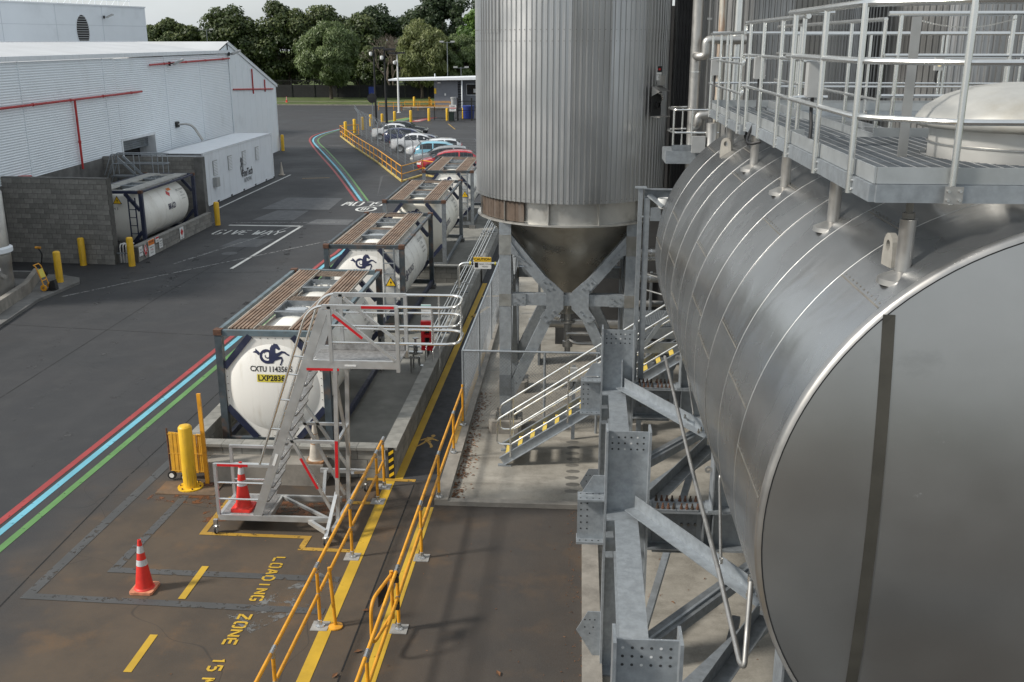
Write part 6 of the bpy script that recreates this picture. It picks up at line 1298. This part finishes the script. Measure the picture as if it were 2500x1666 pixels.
# stainless vessel at the left edge
vs = thing('stainless_vessel', 'tall grey stainless vessel with white collar at the left edge', 'vessel', (-20.05,32.5,.1), world=True)
VC = (-20.05,32.5,.1)
obj('shell', MB().lathe([(.6,.1),(.6,1.15),(.62,1.2),(.62,1.5),(.6,1.52),(.6,3.6),(.4,3.9),(.2,4.0)], VC, 40), STEELD, vs); obj('collar', MB().lathe([(.61,1.55),(.70,1.58),(.70,1.72),(.61,1.78)], VC, 40), WHITE, vs); obj('casing', MB().box(-20.2,-19.48,31.9,32.5,2.4,4.4), GREYB, vs, 0); obj('nozzle', MB().cyl((-19.6,32.2,.9),(-19.42,32.1,.9),.08), STEELD, vs); obj('name_plate', MB().obox((-19.64,32.05,1.15),(.08,.07,0),(.004,-.004,0),(0,0,.05)), SIGNW, vs, 0); obj('foot_ring', MB().lathe([(.65,.0),(.65,.12),(.6,.12)], VC, 40), GALVD, vs, 30)
kw = thing('pump_bay_wall', 'low concrete kerb wall round the pump bay at the left edge', 'wall', (-19.9,33,.1), world=True)
obj('wall', MB().prism([(-18.75,29.5),(-18.55,29.5),(-19.15,33.0),(-19.95,35.2),(-20.15,35.2),(-19.35,33.0)], (0,0,.10), (1,0,0), (0,1,0), .40), CONC, kw, 0); obj('wall', MB().box(-24,-20.0,35.25,35.45,.10,.35), CONCD, kw, 0)
# yellow hand truck and pallet-jack handle
ht = thing('hand_truck', 'yellow hand truck with sign board parked against the kerb at the left', 'hand truck', (-18.9,33.6,.1), world=True)
for y in (33.42,33.75): obj('side_tube', MB().tube(fillet([(-18.82,y,.18),(-19.05,y,.95),(-19.14,y,1.02)], .08), .022), YEL, ht)
obj('top_bar', MB().cyl((-19.13,33.42,1.01),(-19.13,33.75,1.01),.022), YEL, ht); obj('cross_bar', MB().cyl((-18.9,33.42,.45),(-18.9,33.75,.45),.02), YEL, ht); obj('sign_board', MB().obox((-18.96,33.585,.70),(.045,0,-.15),(0,.15,0),(.008,0,.003)), PLATE, ht, 0); obj('toe_plate', MB().box(-18.82,-18.50,33.4,33.77,.115,.13), BLACK, ht, 0)
for y in (33.36,33.81): obj('wheel', MB().lathe([(.04,-.03),(.11,-.03),(.12,0),(.11,.03),(.04,.03)], (-18.83,y,.215), 18, axis='y'), YEL, ht)
obj('load_block', MB().prism([(0,0),(.3,0),(.25,.34),(.1,.3)], (-18.75,33.68,.131), (1,0,0), (0,0,1), .2), BLACK, ht, 0)
pj = thing('pallet_jack', 'black pallet jack handle sticking up behind the pump bay wall', 'pallet jack', (-20.2,35.6,.1), world=True)
obj('handle', MB().tube(smoothpath([(-20.0,35.6,.25),(-20.05,35.6,.6),(-19.98,35.58,.95),(-20.08,35.56,1.2)]), .028), BLACK, pj); obj('grip', MB().cyl((-20.18,35.55,1.21),(-19.98,35.55,1.21),.045), YEL, pj)
for y in (35.5,35.85): obj('fork', MB().box(-22.2,-20.1,y-.08,y+.08,.14,.20), BLACK, pj, 0)
obj('drive_wheel', MB().lathe([(0,-.06),(.1,-.06),(.1,.06),(0,.06)], (-20.0,35.65,.205), 16, axis='y'), RUBBER, pj)
mat_kick = mat("pale_yellow_kick_rail", (.52,.40,.13), .6, 0, .2, 2)
# ------------------------------------------------------------------ gatehouse and perimeter
gh = thing('gatehouse', 'low grey gatehouse with flat white roof beyond the car park', 'gatehouse', (-18,139,0), world=True)
obj('wall', MB().box(-19.6,-16.4,137.7,141.5,0,3.45), GWALL, gh, 0); obj('wall', MB().box(-16.4,-7,138.9,141.5,0,3.45), GWALL, gh, 0); obj('roof', MB().add([(-25.6,136.6,3.5),(-6,136.6,3.75),(-6,142.5,3.75),(-25.6,142.5,3.5),(-25.6,136.6,3.68),(-6,136.6,4.25),(-6,142.5,4.25),(-25.6,142.5,3.68)], MB.BF), WHITE, gh, 0)
obj('roof_post', MB().cyl((-15.75,137.0,0),(-15.75,137.0,3.6),.10), WHITE, gh); obj('roof_vent', MB().cyl((-19.5,138,3.8),(-19.5,138,4.4),.06), WHITE, gh)
for k in range(9): obj('louvre_blade', MB().box(-16.38,-15.95,137.75,137.9,.3+k*.33,.3+k*.33+.14), BLACK, gh, 0)
for x in (-15.3,-13.5,-11.7): w_ = obj('window', MB().box(x,x+1.6,138.85,138.899,1.6,3.0), GLASS, gh, 0); obj('window_frame', MB().box(x-.05,x+1.65,138.83,138.85,2.98,3.06).box(x-.05,x+1.65,138.83,138.85,1.54,1.62).box(x-.06,x,138.83,138.85,1.6,3.0), WHITE, w_, 0); obj('poster', MB().box(x+.9,x+1.3,138.80,138.825,1.9,2.4), SIGNW, w_, 0)
obj('wall_light', MB().box(-18.2,-18.0,137.6,137.69,1.55,1.85), SIGNW, gh, 0); obj('camera_unit', MB().box(-19.1,-18.7,137.4,137.69,3.15,3.3), SIGNW, gh, 0); obj('number_board', MB().box(-19.58,-19.3,137.65,137.69,1.8,2.5), SIGNY, gh, 0)
rp_ = thing('ramp_railing', 'yellow railing round the gatehouse ramp', 'railing', (-20,134,0), world=True)
for (a, b) in (((-26.0,131.5),(-23,131.2)),((-23,131.2),(-16.5,131.5)),((-23,134),(-17,134)),((-20.5,139),(-19.7,136))):
    for z in (.5,1.0): obj('rail', MB().cyl((*a,z),(*b,z),.03), YEL, rp_)
    n = 3
    for k in range(n+1): x, y = a[0]+(b[0]-a[0])*k/n, a[1]+(b[1]-a[1])*k/n; obj('rail_post', MB().cyl((x,y,0),(x,y,1.0),.03), YEL, rp_)
obj('ramp_slab', MB().box(-22.9,-16,131.6,133.9,0,.35), CONC, rp_, 0)
for (poly, m, nm) in (([(-21.6,112.2),(-19.9,112.2),(-19.2,118.5),(-20.3,118.5)], P_GRN, 'painted_crossing'), ([(-19.2,112.2),(-17.9,112.2),(-16.6,119),(-17.6,119)], P_RED, 'painted_crossing'), ([(-18.6,113.6),(-17.9,113.6),(-17.75,114.3),(-18.45,114.3)], P_WHT, 'painted_crossing'), ([(-18.3,115),(-17.6,115),(-17.45,115.6),(-18.15,115.6)], P_WHT, 'painted_crossing')): flat(nm, poly, m, .006 if m is not P_WHT else .009)
stripes('painted_line', P_YELF, [(-21.7,112.1),(-20.2,118.7)], w=.25, z=.009)
# black screened boundary fence
bf = thing('boundary_fence', 'long black screened boundary fence in front of the park trees', 'fence', (-45,159.5,0), world=True)
pan = mesh('screen_panel', MB().box(0,3.52,-.02,.02,.1,2.0), BLKFEN, 0); pst = mesh('fence_post', MB().box(-.05,.05,-.06,.06,0,3.0), BLKFEN, 0)
pick = MB()
for k in range(29): pick.box(.06+k*.12,.085+k*.12,-.012,.012,2.0,2.8)
pick.box(0,3.5,-.015,.015,2.6,2.65); pkm = mesh('picket_top', pick, BLKFEN, 0)
for k in range(24):
    x = -92 + k*3.6; y = 159.2+.06*k*.3; inst('screen_panel', pan, bf, (x,y,0)); inst('fence_post', pst, bf, (x,y-.03,0)); inst('picket_top', pkm, bf, (x,y,0))
bs = thing('blue_sign_board', 'blue sign board hung on the black boundary fence', 'sign', (-32.3,158.9,0), world=True); obj('board', MB().box(-32.9,-31.8,158.95,159.05,.4,1.75), SIGNB, bs, 0); obj('sign_post', MB().box(-32.4,-32.3,159.05,159.1,0,1.7), BLKFEN, bs, 0)
# black palisade fence and gate
pf_ = thing('palisade_fence', 'black palisade fence in front of the gatehouse', 'fence', (-17,115,0), world=True); pk = MB()
for k in range(40): x = -19+k*.13; pk.box(x-.018,x+.018,115.1,115.14,.1,1.35)
obj('picket_row', pk, BLKFEN, pf_, 0)['kind'] = 'stuff'
for z in (.2,1.2): obj('rail', MB().box(-19.1,-13.7,115.14,115.18,z,z+.05), BLKFEN, pf_, 0)
for x in (-19.05,-16.4,-13.75): obj('post', MB().box(x-.04,x+.04,115.1,115.2,0,1.45), BLKFEN, pf_, 0)
pg = thing('pedestrian_gate', 'tall black barred pedestrian gate left of the silo edge', 'gate', (-13,114.6,0), world=True); pk = MB()
for k in range(11): x = -13.6+k*.13; pk.box(x-.015,x+.015,114.55,114.6,.1,2.2)
for k in range(16): x = -11.9+k*.13; pk.box(x-.015,x+.015,114.7,114.75,.1,2.2)
obj('gate_bars', pk, BLKFEN, pg, 0)['kind'] = 'stuff'
for x in (-13.7,-12.1,-9.8): obj('post', MB().box(x-.08,x+.08,114.5,114.66,0,2.5), BLKFEN, pg, 0)
for z in (.15,1.1,2.1): obj('rail', MB().box(-13.6,-9.9,114.6,114.65,z,z+.06), BLKFEN, pg, 0)
wb = thing('wheelie_bin', 'dark green wheelie bin beside the black gate', 'bin', (-14.25,113.3,0)); obj('body', MB().add([(-.24,-.26,.08),(.24,-.26,.08),(.24,.26,.08),(-.24,.26,.08),(-.29,-.33,.98),(.29,-.33,.98),(.29,.36,.98),(-.29,.36,.98)], MB.BF), BINGR, wb, 0); obj('lid', MB().box(-.31,.31,-.36,.40,.985,1.06), BINGR, wb, 0)
for x in (-.26,.26): obj('wheel', MB().lathe([(0,-.03),(.1,-.03),(.1,.03),(0,.03)], (x,.28,.1), 14, axis='x'), RUBBER, wb)
bb_ = thing('blue_drum', 'blue plastic drum behind the black gate', 'drum', (-12.7,116.6,0)); obj('body', MB().lathe([(0,.1),(.62,.1),(.66,.8),(.68,.82),(.68,1.5),(.6,1.55),(0,1.55)], (0,0,0), 24), BLUEBIN, bb_); obj('plinth', MB().box(-.7,.7,-.7,.7,0,.1), CONCD, bb_, 0)
ws = thing('warning_board', 'white and red warning board above the wheelie bin', 'sign', (-14.2,114.2,0)); obj('board', MB().box(-.38,.38,-.03,.0,1.05,1.75), SIGNW, ws, 0); obj('red_band', MB().box(-.36,.36,-.036,-.031,1.35,1.45), SIGNR, ws, 0); obj('post', MB().box(-.03,.03,.0,.05,0,1.7), BLKFEN, ws, 0); obj('lettering', text_mb('STOP', .2, (0,-.034,1.58), (1,0,0), (0,0,1), bold=.006).join(text_mb('REPORT', .12, (0,-.034,1.22), (1,0,0), (0,0,1))), INK, ws, 0)
gm = thing('grey_cylinder_vent', 'grey cylindrical vent in front of the gatehouse wall', 'vent', (-16.2,131,0)); obj('tube', MB().lathe([(.3,0),(.3,1.5),(.36,1.52),(.36,1.7),(0,1.72)], (0,0,0), 20), GREYB, gm); obj('foot', MB().box(-.4,.4,-.4,.4,.0,.1), CONCD, gm, 0)
# poles
def campole(label, loc, h, col, arms):
    t = thing('camera_pole', label, 'pole', loc); obj('pole', MB().lathe([(.13,0),(.11,h*.5),(.08,h)], (0,0,0), 14), col, t); obj('foot_plate', MB().lathe([(.25,0),(.25,.04),(.13,.06)], (0,0,0), 14), col, t)
    for (dx, dz, kind) in arms:
        if kind == 'flood': a = obj('lamp_head', MB().obox((dx,0,h+dz),(.55,0,0),(0,.3,0),(0,0,.10)), BLACK, t, 0); obj('lamp_arm', MB().bar((0,0,h-.05),(dx,0,h+dz-.1),.08,.08), col, a, 0)
        else: a = obj('dome_camera', MB().lathe([(0,.25),(.16,.22),(.18,.05),(.15,-.1),(.06,-.18),(0,-.18)], (dx,-.1,h+dz), 14), SIGNW, t); obj('camera_arm', MB().cyl((0,0,h+dz+.25),(dx,-.1,h+dz+.25),.04), col, a)
campole('left of the two black camera poles in the car park', (-21.87,109,0), 8.0, BLKFEN, [(-.3,-.75,'cam'),(.6,-.1,'flood')]); campole('right black camera pole standing among the parked cars', (-19.48,102.4,0), 7.75, BLKFEN, [(-.25,-.8,'cam'),(.5,0.05,'flood')]); campole('white lamp pole left of the gatehouse roof', (-22.58,127,0), 7.1, SIGNW, [(-.55,.05,'flood'),(.4,.1,'flood'),(-.35,-1.1,'cam')])
for i, (x, y, h) in enumerate(((-60.5,166,10.4),(-19.3,150,8.5),(-17.1,148,5.0))):
    t = thing('lamp_post', ['thin floodlight mast rising among the dark trees', 'thin pole in front of the pale willow on the right', 'slim pole beside the gatehouse roof post'][i], 'lamp post', (x,y,0)); obj('pole', MB().cyl((0,0,0),(0,0,h),.08,.05), GALVD, t)
    for s in (-1,1): obj('lamp', MB().box(s*.8-.3,s*.8+.3,-.15,.15,h-.1,h+.12), GREYB, t, 0)
    obj('cross_arm', MB().bar((-.9,0,h-.12),(.9,0,h-.12),.05,.05), GALVD, t, 0)
tm = thing('traffic_mirror', 'round black-backed traffic mirror on a post by the car park fence', 'mirror', (-21.6,106,0)); obj('post', MB().cyl((0,0,0),(0,0,3.4),.05), GALVD, tm); obj('mirror', MB().lathe([(0,.08),(.3,.06),(.5,0),(.5,-.03),(0,-.05)], (0,-.1,2.9), 24, axis='y').xf(Matrix.Scale(.85,4,(0,0,1)) if False else Matrix.Identity(4)), BLACK, tm)
# car-park railing and security fence
yr = thing('car_park_railing', 'long yellow two-rail barrier between the road and the parked cars', 'railing', (-17,80,0), world=True)
path = [(-20.9,95.6),(-22.35,94.2),(-18.6,83.7),(-14.66,73.2),(-11.2,63.3),(-10.35,66.6),(-9.2,65.4)]
for i in range(len(path)-1):
    a, b = path[i], path[i+1]; L = sqrt((a[0]-b[0])**2+(a[1]-b[1])**2); n = max(1,int(L/1.75))
    for z in (.5,1.0): obj('rail', MB().cyl((*a,z),(*b,z),.032,None,8), YEL, yr)
    obj('kick_rail', MB().bar((*a,.06),(*b,.06),.10,.10), mat_kick, yr, 0)
    for k in range(n+1): x, y = a[0]+(b[0]-a[0])*k/n, a[1]+(b[1]-a[1])*k/n; obj('rail_post', MB().cyl((x,y,0),(x,y,1.0),.03,None,8), YEL, yr)
sf = thing('security_fence', 'galvanised mesh security fence with cranked barbed-wire posts before the parked cars', 'fence', (-16,84,0), world=True)
fpts = [(-22.2,101.5),(-21.4,97.8),(-20.4,94.6),(-19.3,91.6),(-18.2,88.5),(-17.05,85.4),(-15.9,82.2),(-14.75,78.9),(-13.6,75.6),(-12.5,72.4),(-11.4,69.2),(-10.4,66.9),(-6.5,66.4)]
wires = MB()
for i, (x, y) in enumerate(fpts):
    obj('fence_post', MB().tube([(x,y,0),(x,y,1.95),(x-.32,y-.05,2.45)], .035, 6), GALV, sf)
    if i:
        a = fpts[i-1]
        for k in range(9): z = .15+k*.225; wires.tube([(*a,z),(x,y,z)], .004, 3, False)
        for k in range(14): t = k/14; p = (a[0]+(x-a[0])*t, a[1]+(y-a[1])*t); wires.tube([(*p,.1),(*p,1.95)], .0035, 3, False)
        for k, (dx, z) in enumerate(((-.1,2.1),(-.2,2.28),(-.31,2.44))): wires.tube([(a[0]+dx,a[1],z),(x+dx,y,z)], .008, 3, False)
obj('fence_wires', wires, GALVD, sf, 0)['kind'] = 'stuff'
# ------------------------------------------------------------------ parked cars
def car(label, loc, rz, col, L=4.4, H=1.46, Wd=1.78, kind='sedan'):
    t = thing('parked_car', label, 'car', loc, rz, 'cars parked in the car park')
    pm_ = mat('car_paint_' + label[:18].replace(' ','_'), col, .25, .0, .03, 1, spec=.6); b = pm_.node_tree.nodes['Principled BSDF']; b.inputs['Coat Weight'].default_value = .6; b.inputs['Coat Roughness'].default_value = .05
    h = L/2
    # stations along the length: x, half width factor, sill z, belt z, top z, roof half width factor
    if kind == 'sedan': St = [(-h,.74,.42,.86,.90,.74),(-h+.12,.90,.28,.93,.97,.84),(-h+.75,.98,.22,.95,1.02,.86),(-h+1.30,1,.20,.95,H-.10,.74),(-h+1.75,1,.2,.95,H,.72),(-h+2.5,1,.2,.94,H-.02,.73),(-h+2.95,1,.2,.93,H-.16,.75),(-h+3.45,.99,.21,.92,.98,.86),(h-.35,.93,.24,.78,.84,.84),(h-.08,.80,.34,.66,.72,.72),(h,.66,.42,.60,.64,.62)]
    else: St = [(-h,.76,.42,.88,.95,.72),(-h+.10,.92,.28,.96,1.12,.74),(-h+.50,.98,.22,.97,H-.08,.72),(-h+.9,1,.20,.97,H,.72),(-h+1.6,1,.2,.96,H+.01,.73),(-h+2.3,1,.2,.95,H-.06,.74),(-h+2.75,1,.2,.94,H-.22,.76),(-h+3.2,.99,.21,.92,1.0,.86),(h-.35,.94,.24,.80,.86,.84),(h-.08,.82,.34,.68,.74,.72),(h,.68,.42,.62,.66,.62)]
    w = Wd/2; mb = MB(); ring = []
    for (x, wf, zs, zb, zt, rf) in St:
        W_ = w*wf; R_w = w*rf; pr = [(W_*.86,zs),(W_*.98,zs+.10),(W_,(zs+zb)/2),(W_*.97,zb),(R_w+(.0 if zt-zb > .15 else .04),zb+(zt-zb)*.88 if zt-zb > .15 else zb+(zt-zb)*.7),(R_w*.82,zt-.012),(R_w*.35,zt)]
        ring.append([(x,y,z) for y, z in pr] + [(x,-y,z) for y, z in reversed(pr)])
    m = len(ring[0])
    for r in ring: mb.v += r
    for i in range(len(ring)-1):
        for k in range(m): l = (k+1) % m; mb.f.append((i*m+k, (i+1)*m+k, (i+1)*m+l, i*m+l))
    mb.f.append(tuple(range(m))); mb.f.append(tuple((len(ring)-1)*m+k for k in reversed(range(m))))
    obj('body', mb, pm_, t, 50)
    def bil(i, k, u, v_, o=.012):        # point on the body between stations i,i+1 and ring points k,k+1
        a, b_, c, d = (V(ring[i][k]), V(ring[i+1][k]), V(ring[i+1][k+1]), V(ring[i][k+1])); p = (a*(1-u)+b_*u)*(1-v_) + (d*(1-u)+c*u)*v_
        n = (b_-a).cross(d-a).normalized(); 
        if n.dot(p - V((p.x*.6,0,.8))) < 0: n = -n
        return p + n*o
    i0, i1 = (3,6) if kind == 'sedan' else (2,6)
    for sd in (0,1):
        k = 3 if sd == 0 else m-5
        for (ia, ua, ib, ub) in (((i0-1,.75,i0+1,.55),(i0+1,.70,i1,.62)) ):
            cols = [(ia,ua)] + [(q,0.) for q in range(ia+1,ib+1)] + [(ib,ub)]; gm_ = MB(); cols2 = []
            for (q, u) in cols:
                lo, hi = (.10,.92) if sd == 0 else (.90,.08); cols2.append((bil(q,k,u,lo), bil(q,k,u,hi)))
            for a, b_ in cols2: gm_.v += [tuple(a),tuple(b_)]
            for q in range(len(cols2)-1): gm_.f.append((2*q,2*q+2,2*q+3,2*q+1))
            obj('side_window', gm_, GLASS, t, 0)
    def across(i, u0, u1, nm):
        g = MB(); rows = []
        for u in (u0,u1):
            row = []
            for k in range(4, m-5): row.append(bil(i,k,u,.0,.014))
            row.append(bil(i,m-6,u,1.,.014)); rows.append(row)
        n_ = len(rows[0]); g.v += [tuple(p) for r in rows for p in r]
        for q in range(n_-1): g.f.append((q,q+1,n_+q+1,n_+q))
        obj(nm, g, GLASS, t, 0)
    across(i1,.15,.95,'windscreen'); across(2 if kind == 'sedan' else 1,.15,.9,'rear_window')
    for sx in (-h+.82, h-.85):
        for sy in (-1,1):
            y = sy*(w-.10); wl = obj('wheel', MB().lathe([(.20,-.10),(.30,-.105),(.315,-.08),(.315,.08),(.30,.105),(.20,.10)], (sx,y,.315), 24, axis='y'), RUBBER, t); obj('rim', MB().lathe([(0,-.09),(.10,-.085),(.20,-.105),(.205,.105),(.1,.085),(0,.09)], (sx,y,.315), 20, axis='y'), CHROME, wl); obj('wheel_arch', MB().lathe([(.33,-.01),(.36,0),(.33,.012)], (sx,sy*(w*.985),.33), 24, axis='y'), BLACK, t)
    for sy in (-1,1):
        obj('tail_light', MB().obox((-h+.045,sy*w*.66,.82 if kind=='sedan' else .92),(.05,sy*-.02,0),(0.01,.16,0),(0,0,.08 if kind=='sedan' else .12)), TAILL, t, 0); obj('headlight', MB().obox((h-.16,sy*w*.70,.66),(.14,-sy*.06,0),(.03,.12,0),(0,0,.06)), LAMPH, t, 0); obj('door_mirror', MB().obox((-h+3.0,sy*(w+.06),1.0),(.06,0,0),(0,.08,0),(0,0,.06)), pm_, t, 0)
    obj('number_plate', MB().box(-h-.02,-h+.01,-.2,.2,.62,.74), SIGNW, t, 0); obj('front_grille', MB().box(h-.06,h+.012,-.42,.42,.44,.58), BLACK, t, 0); obj('rear_bumper_trim', MB().box(-h-.015,-h+.1,-.62,.62,.36,.46), BLACK, t, 0)
    return t
cz = 0
car('black sedan parked farthest along the fence', (-16.5,94.9,0), .10, (.010,.011,.012), 4.6, 1.44)
car('white sedan with red tail lights parked second from the far end', (-16.5,91.6,0), .12, (.62,.63,.64), 4.6, 1.46)
car('navy blue hatchback parked between the white cars', (-14.5,86.9,0), .02, (.006,.012,.06), 4.5, 1.46, kind='hatch')
car('white liftback sedan parked in front of the navy car', (-12.9,81.6,0), .12, (.66,.67,.68), 4.7, 1.47)
car('white hatchback facing the fence in the parked row', (-11.1,77.3,0), pi+.12, (.68,.69,.70), 4.3, 1.47, kind='hatch')
car('light blue hatchback parked in the row', (-10.1,74.5,0), .10, (.20,.46,.58), 4.0, 1.52, kind='hatch')
car('silver grey hatchback facing the fence by the tank containers', (-9.75,71.6,0), pi+.10, (.22,.23,.235), 4.4, 1.48, kind='hatch')
car('red hatchback nearest to the tank containers', (-8.9,68.6,0), pi+.10, (.42,.018,.028), 4.2, 1.50, kind='hatch')
# ------------------------------------------------------------------ trees
def leafmat(name, dark, light, hl, tr=.35):
    m, t, b, P = new(name)
    at = N(t, 'ShaderNodeAttribute'); at.attribute_name = 'tint_highlight'
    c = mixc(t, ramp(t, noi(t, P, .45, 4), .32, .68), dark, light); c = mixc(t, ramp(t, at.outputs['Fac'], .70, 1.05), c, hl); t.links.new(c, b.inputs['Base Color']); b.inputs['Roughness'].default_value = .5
    tl = N(t, 'ShaderNodeBsdfTranslucent'); t.links.new(c, tl.inputs['Color']); ms = N(t, 'ShaderNodeMixShader'); ms.inputs[0].default_value = tr
    t.links.new(b.outputs[0], ms.inputs[1]); t.links.new(tl.outputs[0], ms.inputs[2]); t.links.new(ms.outputs[0], t.nodes['Material Output'].inputs['Surface']); return m
LF_D = leafmat('evergreen_leaves', (.034,.058,.017), (.080,.108,.032), (.17,.20,.075)); LF_DD = leafmat('dark_leaves', (.028,.050,.020), (.052,.080,.032), (.095,.125,.055)); LF_O = leafmat('olive_willow_leaves', (.095,.12,.035), (.195,.22,.075), (.32,.35,.15)); LF_W = leafmat('grey_willow_leaves', (.075,.115,.038), (.15,.20,.075), (.25,.31,.13)); LF_G = leafmat('bright_leaves', (.055,.11,.016), (.11,.20,.034), (.20,.32,.075))
def tree(label, base, h, rx, ry, lm_, z0=1.5, lobes=34, per=170, ls=.42, seed=1, trunk=.35, droop=0., cat='tree', bark=None):
    rn = random.Random(seed); t = thing('tree', label, cat, base, 0, 'park trees behind the boundary fence'); bk = bark or BARK
    tk_ = MB(); tk_.tube(smoothpath([(0,0,-.1),(rn.uniform(-.2,.2),rn.uniform(-.2,.2),z0*.8),(rn.uniform(-.5,.5),0,z0+h*.35)], 5), [trunk*(1-.05*k) for k in range(11)], 8); cz = z0 + (h-z0)*.52; L = []
    for k in range(lobes):
        while True:
            p = V((rn.uniform(-1,1),rn.uniform(-1,1),rn.uniform(-1,1)))
            if .25 < p.length < 1: break
        p = p.normalized()*(p.length**.45); tap = 1-.28*max(0,p.z)
        c = V((p.x*rx*.78*tap, p.y*ry*.78*tap, cz + p.z*(h-z0)*.42)); L.append((c, rn.uniform(.17,.30)*min(rx,h*.5)))
    for c, r in L[::4]: tk_.tube([(0,0,z0*.9),(c.x*.4,c.y*.4,(c.z+z0)/2),tuple(c)], [trunk*.45,trunk*.25,.04], 5)
    obj('trunk', tk_, bk, t, 60)
    vs, fs, tint_highlight = [], [], []
    for c, r in L:
        br = rn.uniform(0,.35)
        for k in range(per):
            d = V((rn.gauss(0,1),rn.gauss(0,1),rn.gauss(0,1)+.25)).normalized(); rr = r*(.62+.46*rn.random()); p = c + V((d.x,d.y,d.z*.85))*rr
            nrm = (d + V((rn.uniform(-.8,.8),rn.uniform(-.8,.8),rn.uniform(-.5,.9)))).normalized(); a = nrm.orthogonal().normalized(); b_ = nrm.cross(a); an = rn.uniform(0,6.28); a, b_ = a*cos(an)+b_*sin(an), b_*cos(an)-a*sin(an); s = ls*rn.uniform(.55,1.25)
            if droop: a = (a*(1-droop) + V((d.x*.25,d.y*.25,-1))*droop).normalized(); b_ = nrm.cross(a).normalized(); la, lb = s*1.7, s*.5
            else: la, lb = s, s*.7
            o = len(vs); vs += [tuple(p-a*la*.5), tuple(p+b_*lb*.5), tuple(p+a*la*.5), tuple(p-b_*lb*.5)]; fs.append((o,o+1,o+2,o+3)); tv = min(1, max(0, .5*rn.random() + .35*(d.z*.5+.5) + br)); tint_highlight += [tv]*4  # random leaf tone plus a highlight painted on upward-facing leaves
    me = bpy.data.meshes.new('crown'); me.from_pydata(vs, [], fs); me.update(); me.materials.append(lm_); at = me.attributes.new('tint_highlight','FLOAT','POINT'); at.data.foreach_set('value', tint_highlight)
    o = bpy.data.objects.new('crown', me); COL.objects.link(o); o.parent = t
    return t
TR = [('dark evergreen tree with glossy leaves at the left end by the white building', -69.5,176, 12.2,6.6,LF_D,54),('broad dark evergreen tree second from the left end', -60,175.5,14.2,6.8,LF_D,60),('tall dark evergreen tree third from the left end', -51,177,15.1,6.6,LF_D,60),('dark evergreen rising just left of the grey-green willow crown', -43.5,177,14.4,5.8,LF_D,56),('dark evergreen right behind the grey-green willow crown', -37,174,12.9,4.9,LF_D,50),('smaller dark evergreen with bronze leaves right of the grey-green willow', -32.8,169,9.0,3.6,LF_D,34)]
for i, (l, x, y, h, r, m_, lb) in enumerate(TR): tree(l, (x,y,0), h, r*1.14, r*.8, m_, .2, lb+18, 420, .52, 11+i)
tree('round dense dark pine far behind the bare tree', (-42,214,0), 15.4, 7.0, 7, LF_DD, 1, 60, 300, .6, 31)
tree('second dense dark pine far back right of the first', (-33.5,216,0), 15.9, 7.5, 7, LF_DD, 1, 60, 300, .6, 32)
tree('very tall dark tree reaching above the picture right of the pines', (-26.2,190,0), 18.0, 5.6, 6, LF_DD, 1, 60, 300, .6, 33)
tree('tall airy dark tree at the right with sky showing through', (-19.8,188,0), 20.0, 4.8, 5, LF_DD, 2, 40, 190, .5, 34)
tree('far left dark tree behind the white building', (-79,188,0), 12.0, 7.0, 7, LF_D, .3, 50, 260, .65, 35); tree('dark backdrop tree low behind the evergreens', (-47,196,0), 12.0, 9.0, 6, LF_DD, .3, 50, 260, .7, 36); tree('dark backdrop tree behind the bare tree', (-29,184,0), 10.5, 7.0, 6, LF_DD, .3, 50, 260, .65, 37); tree('second dark backdrop tree low behind the evergreens at left', (-64,194,0), 11.0, 9.0, 6, LF_DD, .3, 50, 260, .7, 38)
tree('grey-green willow-like tree on the verge in front of the fence', (-38.0,155.6,.06), 11.2, 5.4, 5, LF_W, 1.9, 80, 420, .36, 41, .30, .5)
tree('pale olive willow-like tree behind the gatehouse roof', (-24.3,157.5,.06), 11.4, 4.9, 5, LF_O, 1.4, 80, 420, .36, 42, .3, .5)
tree('greener willow-like tree just right of the olive one', (-18.7,161,.06), 10.0, 3.4, 4, LF_W, 1.2, 46, 360, .40, 43, .3, .5)
tree('bright green tree beside the silo edge', (-15.9,166,0), 14.6, 4.2, 5, LF_G, 1.0, 56, 360, .50, 44)
tree('low dark shrub tree by the shed corner', (-53.5,163,0), 4.4, 3.0, 3, LF_D, .2, 22, 260, .45, 45)
tree('green park tree hidden behind the silo, right of the bright green tree', (-7.5,168,0), 14.0, 5.2, 5, LF_D, .8, 50, 300, .55, 46); tree('farther dark park tree behind the silo row', (1.5,174,0), 15.0, 6.0, 5, LF_DD, .8, 50, 280, .6, 47)
bt = thing('bare_tree', 'leafless grey-brown tree between the willow-like trees', 'tree', (-30.2,165,0)); tw = MB(); rb = random.Random(5)
def branch(p, d, L, r, lv):
    q = p + d*L; tw.tube([p, p+d*L*.5+V((rb.uniform(-1,1),rb.uniform(-1,1),0))*L*.06, q], [r,r*.8,r*.6], 4 if lv > 1 else 6, False)
    if lv >= 5: return
    for k in range(3 if lv < 4 else 4):
        nd = (d + V((rb.uniform(-1,1),rb.uniform(-1,1),rb.uniform(-.25,.7)))*.62).normalized(); branch(q, nd, L*rb.uniform(.62,.85), r*.58, lv+1)
for k in range(3): branch(V((0,0,.2)), V(((-.35,.05,.4)[k],(.1,-.1,.0)[k],1)).normalized(), 2.75, .24, 0)
obj('branches', tw, BARKG, bt, 0); obj('stump', MB().lathe([(.5,0),(.32,.5),(.2,.9)], (0,0,0), 10), BARKG, bt)
